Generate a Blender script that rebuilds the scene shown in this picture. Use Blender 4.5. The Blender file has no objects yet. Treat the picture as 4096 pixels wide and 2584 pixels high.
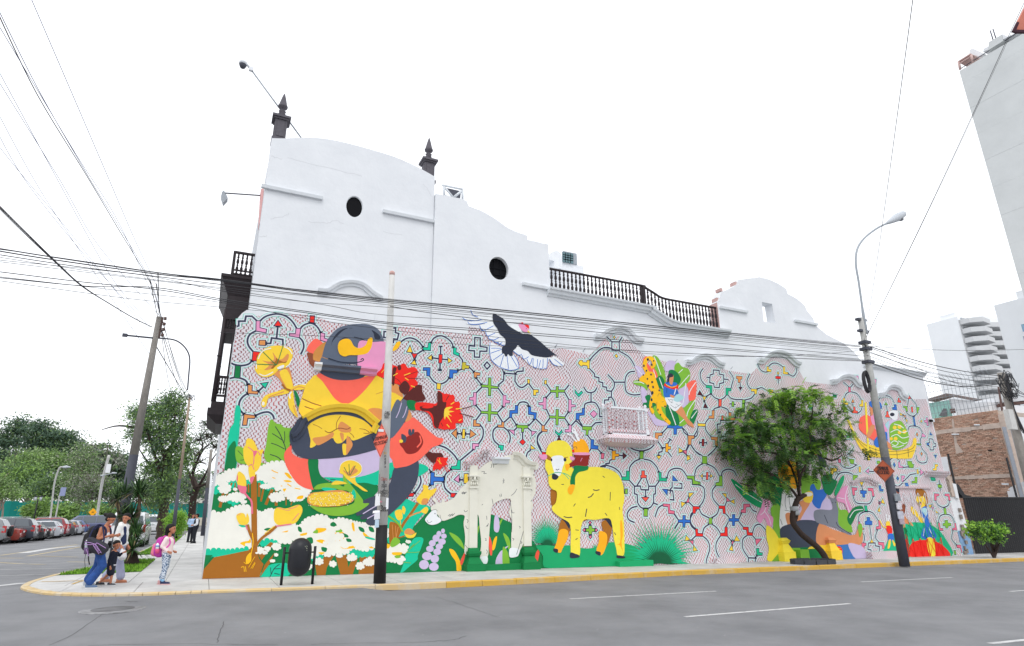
import bpy, bmesh, math, random
import numpy as np
from mathutils import Vector, Matrix
from mathutils.geometry import tessellate_polygon, delaunay_2d_cdt
R = math.radians
scn = bpy.context.scene
# ---------------------------------------------------------------- camera
CAM = np.array([-0.13822098, -18.45845532, 1.5])
AR = np.array([0.89896914, -0.43790418, -0.00971692]); AU = np.array([-0.12466146, -0.27705702, 0.95273235]); AF = np.array([0.41989762, 0.85526565, 0.30365549])
FL = 2402.1168
cd = bpy.data.cameras.new('camera'); cam = bpy.data.objects.new('camera', cd); scn.collection.objects.link(cam)
cd.sensor_width = 36; cd.lens = FL / 4096 * 36; cd.clip_start = .1; cd.clip_end = 1500
cam.matrix_world = Matrix(((AR[0], AU[0], -AF[0], CAM[0]), (AR[1], AU[1], -AF[1], CAM[1]), (AR[2], AU[2], -AF[2], CAM[2]), (0, 0, 0, 1)))
scn.camera = cam
# ---------------------------------------------------------------- overcast daylight
w = bpy.data.worlds.new('World'); scn.world = w; w.use_nodes = True
nt = w.node_tree; nt.nodes.clear()
out = nt.nodes.new('ShaderNodeOutputWorld'); bg = nt.nodes.new('ShaderNodeBackground')
sky = nt.nodes.new('ShaderNodeTexSky'); sky.sky_type = 'NISHITA'; sky.sun_disc = False
sky.sun_elevation = R(58); sky.sun_rotation = R(200)
mx = nt.nodes.new('ShaderNodeMix'); mx.data_type = 'RGBA'; mx.inputs[0].default_value = .92
mx.inputs[7].default_value = (14.2, 14.5, 15.0, 1)
nt.links.new(sky.outputs[0], mx.inputs[6]); nt.links.new(mx.outputs[2], bg.inputs[0]); nt.links.new(bg.outputs[0], out.inputs[0])
bg.inputs[1].default_value = .1
sl = bpy.data.lights.new('sun', 'SUN'); sl.energy = .9; sl.angle = R(25); sl.color = (1, .97, .93)
so = bpy.data.objects.new('sun', sl); scn.collection.objects.link(so); so.location = (0, -10, 60)
_sd = Vector((math.sin(R(200)) * math.cos(R(58)), math.cos(R(200)) * math.cos(R(58)), math.sin(R(58))))
so.rotation_euler = _sd.to_track_quat('Z', 'Y').to_euler()
scn.view_settings.view_transform = 'Standard'; scn.view_settings.look = 'None'
scn.view_settings.exposure = 0.06; scn.view_settings.gamma = 1; scn.view_settings.use_curve_mapping = False
# ---------------------------------------------------------------- measured view rays -> real positions
def ray(p):
    return (p[0] - 2048) / FL * AR - (p[1] - 1292) / FL * AU + AF
def atY(p, y=0.):
    d = ray(p); return CAM + d * ((y - CAM[1]) / d[1])
def atX(p, x):
    d = ray(p); return CAM + d * ((x - CAM[0]) / d[0])
def atD(p, k): return CAM + ray(p) * k
def G(x, y=0): return -.0185 * max(0., x)
def gnd(p, dz=0.):
    d = ray(p); z = dz
    for i in range(50):
        X = CAM + d * ((z - CAM[2]) / d[2]); z = .5 * z + .5 * (G(X[0]) + dz)
    return X
# ---------------------------------------------------------------- helpers
def lin(h, k=1.):
    h = h.lstrip('#'); o = []
    for i in (0, 2, 4):
        c = int(h[i:i + 2], 16) / 255.; o.append((c / 12.92 if c < .04045 else ((c + .055) / 1.055) ** 2.4) * k)
    return (*o, 1)
MATS = {}
def mat(name, col, rough=.7, var=.0, vscale=3., bump=0., bscale=60., metal=0., col2=None, spec=.3, coat=0., detail=4, stretch=None, thr=None):
    if name in MATS: return MATS[name]
    m = bpy.data.materials.new(name); m.use_nodes = True; t = m.node_tree; b = t.nodes['Principled BSDF']
    c = lin(col) if isinstance(col, str) else (*col, 1)
    b.inputs['Roughness'].default_value = rough; b.inputs['Metallic'].default_value = metal
    b.inputs['Specular IOR Level'].default_value = spec; b.inputs['Coat Weight'].default_value = coat
    b.inputs['Base Color'].default_value = c
    geo = t.nodes.new('ShaderNodeNewGeometry'); src = geo.outputs['Position']
    if stretch:
        mp = t.nodes.new('ShaderNodeMapping'); mp.inputs['Scale'].default_value = stretch; t.links.new(src, mp.inputs[0]); src = mp.outputs[0]
    if var or col2:
        n = t.nodes.new('ShaderNodeTexNoise'); n.inputs['Scale'].default_value = vscale; n.inputs['Detail'].default_value = detail; n.inputs['Roughness'].default_value = .65
        t.links.new(src, n.inputs['Vector'])
        r = t.nodes.new('ShaderNodeValToRGB'); t.links.new(n.outputs[0], r.inputs[0])
        lo, hi = thr or (.3, .7)
        r.color_ramp.elements[0].position = lo; r.color_ramp.elements[1].position = hi
        c2 = (lin(col2) if isinstance(col2, str) else (*col2, 1)) if col2 else tuple(min(1, v * (1 + var)) for v in c[:3]) + (1,)
        r.color_ramp.elements[0].color = tuple(v * (1 - var) for v in c[:3]) + (1,); r.color_ramp.elements[1].color = c2
        t.links.new(r.outputs[0], b.inputs['Base Color'])
    if bump:
        n2 = t.nodes.new('ShaderNodeTexNoise'); n2.inputs['Scale'].default_value = bscale; n2.inputs['Detail'].default_value = 5
        t.links.new(src, n2.inputs['Vector'])
        bp = t.nodes.new('ShaderNodeBump'); bp.inputs['Strength'].default_value = bump; bp.inputs['Distance'].default_value = .02
        t.links.new(n2.outputs[0], bp.inputs['Height']); t.links.new(bp.outputs[0], b.inputs['Normal'])
    MATS[name] = m; return m
def tag(o, label=None, cat=None, group=None, kind=None):
    if label: o['label'] = label
    if cat: o['category'] = cat
    if group: o['group'] = group
    if kind: o['kind'] = kind
    return o
def empty(name, loc, label=None, cat=None, group=None, rz=0., kind=None):
    o = bpy.data.objects.new(name, None); scn.collection.objects.link(o); o.location = tuple(loc); o.rotation_euler = (0, 0, rz); o.empty_display_size = .2
    return tag(o, label, cat, group, kind)
def place(name, me, parent=None, local=False, **k):
    o = bpy.data.objects.new(name, me); scn.collection.objects.link(o)
    if parent is not None:
        o.parent = parent
        if not local:
            L = Vector((0, 0, 0)); q = parent
            while q is not None: L += Vector(q.location); q = q.parent
            o.matrix_parent_inverse = Matrix.Translation(-L)
    return tag(o, **k)
SHEAR = [0.]
class MB:
    def __init__(s): s.v = []; s.f = []; s.m = []; s.mats = []; s.cm = 0; s.sm = []; s.smooth = False
    def mat(s, m):
        if m not in s.mats: s.mats.append(m)
        s.cm = s.mats.index(m); return s
    def add(s, vs, fs):
        b = len(s.v); s.v += [tuple(map(float, q)) for q in vs]
        for f in fs: s.f.append(tuple(b + i for i in f)); s.m.append(s.cm); s.sm.append(s.smooth)
        return s
    def box(s, a, b):
        (x0, y0, z0), (x1, y1, z1) = a, b
        return s.add([(x0, y0, z0), (x1, y0, z0), (x1, y1, z0), (x0, y1, z0), (x0, y0, z1), (x1, y0, z1), (x1, y1, z1), (x0, y1, z1)],
                     [(0, 3, 2, 1), (4, 5, 6, 7), (0, 1, 5, 4), (1, 2, 6, 5), (2, 3, 7, 6), (3, 0, 4, 7)])
    def hexa(s, p): return s.add(p, [(0, 3, 2, 1), (4, 5, 6, 7), (0, 1, 5, 4), (1, 2, 6, 5), (2, 3, 7, 6), (3, 0, 4, 7)])
    def tube(s, pts, rad, n=8, caps=True, sm=True):
        pts = [np.array(p, float) for p in pts]
        if not hasattr(rad, '__len__'): rad = [rad] * len(pts)
        vs = []; fs = []; up = None
        for i, p in enumerate(pts):
            t = pts[min(i + 1, len(pts) - 1)] - pts[max(i - 1, 0)]; t = t / (np.linalg.norm(t) + 1e-9)
            if up is None:
                a = np.array([0, 0, 1.]) if abs(t[2]) < .9 else np.array([1., 0, 0]); up = np.cross(t, a)
            up = up - t * (up @ t); up /= (np.linalg.norm(up) + 1e-9); s2 = np.cross(t, up)
            for k in range(n):
                a = 2 * math.pi * k / n; vs.append(p + rad[i] * (math.cos(a) * up + math.sin(a) * s2))
        for i in range(len(pts) - 1):
            for k in range(n): fs.append((i * n + k, i * n + (k + 1) % n, (i + 1) * n + (k + 1) % n, (i + 1) * n + k))
        if caps: fs.append(tuple(range(n - 1, -1, -1))); fs.append(tuple((len(pts) - 1) * n + k for k in range(n)))
        o = s.smooth; s.smooth = sm; s.add(vs, fs); s.smooth = o; return s
    def lathe(s, c, prof, n=12, ax=(0, 0, 1)):   # prof (r, h)
        ax = Vector(ax).normalized()
        return s.tube([Vector(c) + ax * h for r, h in prof], [max(r, .0005) for r, h in prof], n)
    def ell(s, c, r, n=12, m=8):
        c = np.array(c, float); vs = []; fs = []
        for i in range(m + 1):
            t = math.pi * i / m
            for k in range(n):
                a = 2 * math.pi * k / n; vs.append(c + np.array([r[0] * math.sin(t) * math.cos(a), r[1] * math.sin(t) * math.sin(a), -r[2] * math.cos(t)]))
        for i in range(m):
            for k in range(n): fs.append((i * n + k, i * n + (k + 1) % n, (i + 1) * n + (k + 1) % n, (i + 1) * n + k))
        o = s.smooth; s.smooth = True; s.add(vs, fs); s.smooth = o; return s
    def prism(s, poly, e, caps=True):  # poly: 3D pts planar, e: extrusion vector
        n = len(poly); P = [np.array(p, float) for p in poly]; e = np.array(e, float)
        fs = [(i, (i + 1) % n, n + (i + 1) % n, n + i) for i in range(n)]
        if caps:
            fs.append(tuple(range(n - 1, -1, -1))); fs.append(tuple(range(n, 2 * n)))
        return s.add(P + [p + e for p in P], fs)
    def build(s, name, parent=None, local=False, fix=False, **k):
        if SHEAR[0] and local: s.v = [(x - SHEAR[0] * z, y, z) for x, y, z in s.v]
        me = bpy.data.meshes.new(name); me.from_pydata(s.v, [], s.f)
        for m in s.mats: me.materials.append(m)
        if s.f:
            me.polygons.foreach_set('material_index', s.m); me.polygons.foreach_set('use_smooth', s.sm)
        if fix:
            bm = bmesh.new(); bm.from_mesh(me); bmesh.ops.recalc_face_normals(bm, faces=bm.faces); bm.to_mesh(me); bm.free()
        me.update()
        return place(name, me, parent, local, **k)
def copy_tree(o, parent=None):
    c = o.copy(); scn.collection.objects.link(c); c.parent = parent
    for ch in o.children: copy_tree(ch, c)
    return c
def smooth(pts, closed=False, n=5):
    P = [np.array(p, float) for p in pts]; N = len(P)
    if N < 3: return P
    o = []
    for i in range(N if closed else N - 1):
        if closed: a, b, c, d = P[i - 1], P[i], P[(i + 1) % N], P[(i + 2) % N]
        else: a, b, c, d = P[max(i - 1, 0)], P[i], P[i + 1], P[min(i + 2, N - 1)]
        for k in range(n):
            t = k / n; o.append(.5 * ((2 * b) + (c - a) * t + (2 * a - 5 * b + 4 * c - d) * t * t + (-a + 3 * b - 3 * c + d) * t ** 3))
    if not closed: o.append(P[-1])
    return o
rnd = random.Random(7)
# ---------------------------------------------------------------- common materials
M_white = mat('white_plaster', (.725, .745, .775), .85, .03, .9, .4, 5, col2=(.775, .793, .817), detail=9)
M_trim = mat('pale_moulding', (.70, .73, .76), .8, .05, 6, .2, 30)
M_wood = mat('dark_wood', '#2b2326', .55, .2, 8)
M_spire = mat('grey_stone_spire', '#5d5a60', .8, .15, 9, .2)
M_dark = mat('dark_interior', (.008, .008, .01), .9)
M_blackmetal = mat('black_painted_metal', (.012, .013, .015), .45, .1, 8, spec=.3)
M_conc = mat('pole_concrete', '#c9c8c5', .9, .12, 7, .4, 40, stretch=(1, 1, .4))
M_concd = mat('old_pole_concrete', '#8e8983', .9, .18, 7, .4, 40, stretch=(1, 1, .4))
M_slate = mat('slate_painted_base', '#4c4e58', .7, .12, 5)
M_cable = mat('black_cable', (.035, .035, .04), .6)
M_galv = mat('galvanised_metal', '#9aa0a6', .5, .1, 10, metal=.3)
# red squiggle pattern paint
def squiggle(name, p=.118, q=.15, wide=.125, base=(.685, .655, .685)):
    m = bpy.data.materials.new(name); m.use_nodes = True; t = m.node_tree; b = t.nodes['Principled BSDF']; L = t.links.new
    b.inputs['Roughness'].default_value = .8
    geo = t.nodes.new('ShaderNodeNewGeometry'); nz = t.nodes.new('ShaderNodeTexNoise'); nz.inputs['Scale'].default_value = 1.1; nz.inputs['Detail'].default_value = 2
    L(geo.outputs['Position'], nz.inputs['Vector'])
    sx = t.nodes.new('ShaderNodeSeparateXYZ'); L(geo.outputs['Position'], sx.inputs[0])
    sn = t.nodes.new('ShaderNodeSeparateColor'); L(nz.outputs['Color'], sn.inputs[0])
    def mth(op, a, b_=None, c=None):
        n = t.nodes.new('ShaderNodeMath'); n.operation = op
        for i, v in enumerate((a, b_, c)):
            if v is None: continue
            if isinstance(v, (int, float)): n.inputs[i].default_value = v
            else: L(v, n.inputs[i])
        return n.outputs[0]
    X = mth('ADD', mth('ADD', sx.outputs[0], mth('MULTIPLY', sn.outputs[0], .35)), mth('MULTIPLY', sx.outputs[1], .8))
    Z = mth('ADD', sx.outputs[2], mth('MULTIPLY', sn.outputs[1], .5))
    s1 = mth('SINE', mth('MULTIPLY', Z, 2 * math.pi / q))
    s1 = mth('MULTIPLY', mth('MAXIMUM', mth('MINIMUM', mth('MULTIPLY', s1, 2.2), 1), -1), .27)
    f = mth('FRACT', mth('ADD', mth('DIVIDE', X, p), s1))
    d = mth('ABSOLUTE', mth('SUBTRACT', f, .5))
    r = t.nodes.new('ShaderNodeMapRange'); L(d, r.inputs[0]); r.inputs[1].default_value = wide * .75; r.inputs[2].default_value = wide * 1.3; r.inputs[3].default_value = 1; r.inputs[4].default_value = 0
    rc = t.nodes.new('ShaderNodeValToRGB'); L(nz.outputs['Fac'], rc.inputs[0])
    rc.color_ramp.elements[0].position = .42; rc.color_ramp.elements[0].color = (.22, .06, .07, 1); rc.color_ramp.elements[1].position = .58; rc.color_ramp.elements[1].color = (.50, .09, .09, 1)
    mx = t.nodes.new('ShaderNodeMix'); mx.data_type = 'RGBA'; L(r.outputs[0], mx.inputs[0]); mx.inputs[6].default_value = (*base, 1); L(rc.outputs[0], mx.inputs[7])
    L(mx.outputs[2], b.inputs['Base Color']); return m
M_sq = squiggle('squiggle_pattern_paint')
# ================================================================ the mural, traced on the wall plane y = 0
FR = dict(A=(800, 1200, 2.532), B=(1200, 1200, 2.532), C=(780, 1700, 2.336), D=(1200, 1700, 2.336), E=(1600, 1700, 2.337), F=(1600, 1200, 2.531),
          G=(2100, 1650, 2.17), H=(2300, 1250, 2.7615), I=(2650, 1600, 2.17), J=(2850, 1450, 1.787), K=(3350, 1450, 1.787), S=(0, 0, 1), V=(1850, 700, 1.6607))
def pts_of(tok, fr):
    o = []
    for t in tok:
        if t[0] == '@': fr = t[1:]; continue
        x, y = t.split(','); a, b, s = FR[fr]; o.append((a + float(x) / s, b + float(y) / s))
    return o, fr
def wz(p):
    X = atY(p, 0.); return np.array([min(max(X[0], .003), 33.13), max(X[2], G(X[0]) + .005)])
MC = dict(dkg2='#0a5a38', cream='#ecebe1', cream2='#dfddd0', off='#e9ecee', dkg='#0d7a42', green='#17a266', lgr='#80b93a', mint='#14c49a', mint2='#19b482', mintl='#86d2c1', navy='#434a5b', slate='#5e6879',
          dark='#2a3040', ink='#353b52', yel='#f6d03f', yel2='#fbbf1d', yel3='#f1dd40', sh='#f0de45', or_='#fbae1c', tan='#dd9354', tan2='#c98a45', brn='#a5671f', brn2='#8c4b33', red='#ee2a20', red2='#f55a45',
          coral='#fc6a58', dred='#8e2622', mar='#5a2220', lav='#cbbcdb', pink='#e598bf', pink2='#e7708a', blue='#2f6fc8', lbl='#a9d5dc', skin='#dc9162', grey='#7f838f', white='#f2f2f0', bl2='#3f78bb', net='#dfe4ea', olive='#c9bb35')
def pm(c): return mat('paint_' + c.strip('_'), MC[c], .78, .035, 2.5, .25, 5)
class Layer:
    """paint shapes; each sits a little proud of the ones it covers"""
    def __init__(s, base, step): s.base = base; s.step = step; s.bb = []; s.mx = 0
    def lev(s, q):
        a = q.min(0); b = q.max(0); l = 0
        for (c, d, k) in s.bb:
            if a[0] < d[0] and b[0] > c[0] and a[1] < d[1] and b[1] > c[1] and k >= l: l = k + 1
        s.bb.append((a, b, l)); s.mx = max(s.mx, l); return -(s.base + l * s.step)
LY = {'mint': Layer(.004, .00025), 'net': Layer(.009, .00025), 'ink': Layer(.0135, .0003), 'fig': Layer(.019, .0008)}
def fill(mb, q, y, col):
    mb.mat(pm(col)); q = [np.array(p) for p in q]
    n = len(q)
    if n < 5: mb.add([(p[0], y, p[1]) for p in q], [tuple(range(n))]); return
    v, _, f, *_r = delaunay_2d_cdt([Vector((p[0], p[1])) for p in q], [], [list(range(n))], 1, 1e-5)
    mb.add([(p[0], y, p[1]) for p in v], [tuple(t) for t in f])
def ribbon(P, w, closed):
    n = len(P); L = []; Rr = []
    for i in range(n):
        a = P[i - 1] if (closed or i > 0) else None; b = P[(i + 1) % n] if (closed or i < n - 1) else None
        d1 = (P[i] - a) if a is not None else (b - P[i]); d2 = (b - P[i]) if b is not None else d1
        d1 = d1 / (np.linalg.norm(d1) + 1e-9); d2 = d2 / (np.linalg.norm(d2) + 1e-9)
        n1 = np.array([-d1[1], d1[0]]); n2 = np.array([-d2[1], d2[0]]); m = n1 + n2; k = m @ m
        m = n1 * 1. if k < .25 else m * (2 / k)
        L.append(P[i] + m * w / 2); Rr.append(P[i] - m * w / 2)
    return L, Rr
def stroke_m(mb, P, w, y, col, closed=False):
    mb.mat(pm(col)); n = len(P); L, Q = ribbon([np.array(p) for p in P], w, closed)
    vs = [(p[0], y, p[1]) for p in L] + [(p[0], y, p[1]) for p in Q]
    mb.add(vs, [(i, (i + 1) % n, n + (i + 1) % n, n + i) for i in range(n if closed else n - 1)])
def dedupe(P):
    o = [P[0]]
    for p in P[1:]:
        if np.linalg.norm(np.array(p) - np.array(o[-1])) > 1e-4: o.append(p)
    return o
def bumpy(P, r):
    P = [np.array(p, float) for p in P]; n = len(P)
    ar = sum(P[i][0] * P[(i + 1) % n][1] - P[(i + 1) % n][0] * P[i][1] for i in range(n)); sg = 1 if ar > 0 else -1
    per = []; 
    for i in range(n):
        a, b = P[i], P[(i + 1) % n]; L = np.linalg.norm(b - a); k = max(1, int(round(L / (r * rnd.uniform(1.5, 2.4)))))
        per += [a + (b - a) * j / k for j in range(k)]
    o = []; m = len(per)
    for i in range(m):
        a, b = per[i], per[(i + 1) % m]; d = b - a; nn = np.array([d[1], -d[0]]) * sg; h = rnd.uniform(.34, .6)
        for j in range(6):
            t = math.pi * j / 6; o.append((a + b) / 2 - d / 2 * math.cos(t) + nn * h * math.sin(t))
    return o
GROUPS = {}
def run(text, root):
    fr = 'S'; g = None; order = []
    for ln in text.strip().split('\n'):
        ln = ln.strip()
        if not ln or ln[0] == '#': continue
        for cmd in ln.split(';'):
            t = cmd.split()
            if not t: continue
            c = t[0]
            if c == 'F': fr = t[1]; continue
            if c == 'GR': g = MB(); order.append((t[1], g)); continue
            if c in 'Nn' or c == 'O':     # network line: mint edge, white bed, ink line
                p, fr2 = pts_of(t[1:], fr); P = [wz(q) for q in (smooth(p, False, 4) if c == 'N' else p)]; P = dedupe(P); cl = c == 'O'; A = np.array(P)
                for k, wd, cc in (('mint', .16, 'mintl'), ('net', .122, 'net'), ('ink', .052, 'ink')):
                    stroke_m(g, P, wd, LY[k].lev(A), cc, cl)
                continue
            if c == 'K':
                p, fr2 = pts_of(t[2:], fr); P = dedupe([wz(q) for q in p]); A = np.array(P)
                stroke_m(g, P, .15, LY['mint'].lev(A), 'mintl', True); stroke_m(g, P, .112, LY['net'].lev(A), 'net', True)
                stroke_m(g, P, .05, LY['ink'].lev(A), 'ink', True); fill(g, P, LY['ink'].lev(A), t[1]); continue
            if c == 'P' or c == 'Q' or c == 'B':
                p, fr2 = pts_of(t[2:], fr)
                if c == 'P': p = smooth(p, True, 4)
                if c == 'B': p = bumpy(p, 21 / FR[fr2][2])
                P = dedupe([wz(q) for q in p]); fill(g, P, LY['fig'].lev(np.array(P)), t[1]); continue
            if c in ('C', 'c'):
                cx, cy, rx, ry = map(float, ' '.join(q for q in t[2:] if q[0] != '@').replace(',', ' ').split()); a, b, s = FR[t[2][1:] if t[2][0] == '@' else fr]; N = 14 if c == 'C' else 7
                p = [(a + (cx + rx * math.cos(2 * math.pi * i / N)) / s, b + (cy + ry * math.sin(2 * math.pi * i / N)) / s) for i in range(N)]
                if c == 'c': p = bumpy(p, min(rx, ry) * .45 / s)
                P = [wz(q) for q in p]; fill(g, P, LY['fig'].lev(np.array(P)), t[1]); continue
            if c in ('s', 'z'):           # brush stroke: s smooth, z straight
                p, fr2 = pts_of(t[3:], fr); wd = float(t[2]) / FR[fr2][2]
                p = [np.array(q, float) for q in (smooth(p, False, 4) if c == 's' else p)]; p = dedupe(p); n = len(p)
                L, Q = ribbon(p, wd, False); A = [wz(q) for q in L]; B_ = [wz(q) for q in Q]; y = LY['fig'].lev(np.array(A + B_)); g.mat(pm(t[1]))
                g.add([(q[0], y, q[1]) for q in A + B_], [(i, i + 1, n + i + 1, n + i) for i in range(n - 1)]); continue
            if c == 'R':                  # tuft of blades: colour cx cy r0 r1 a0 a1 n
                cx, cy, r0, r1, a0, a1, n = map(float, ' '.join(t[2:]).replace(',', ' ').split()); a, b, s = FR[fr]; n = int(n); p = []
                for i in range(n):
                    q0 = a0 + (a1 - a0) * i / n; q1 = a0 + (a1 - a0) * (i + .5) / n
                    k = r1 * rnd.uniform(.8, 1.08)
                    p.append((cx + r0 * math.cos(R(q0)), cy - r0 * math.sin(R(q0)))); p.append((cx + k * math.cos(R(q1)), cy - k * math.sin(R(q1))))
                p = [(a + x / s, b + y_ / s) for x, y_ in p] + [(a + cx / s, b + cy / s)]
                P = [wz(q) for q in p]; fill(g, P, LY['fig'].lev(np.array(P)), t[1]); continue
            raise ValueError(cmd)
    for nm, g in order:
        g.build(nm, root)
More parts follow.
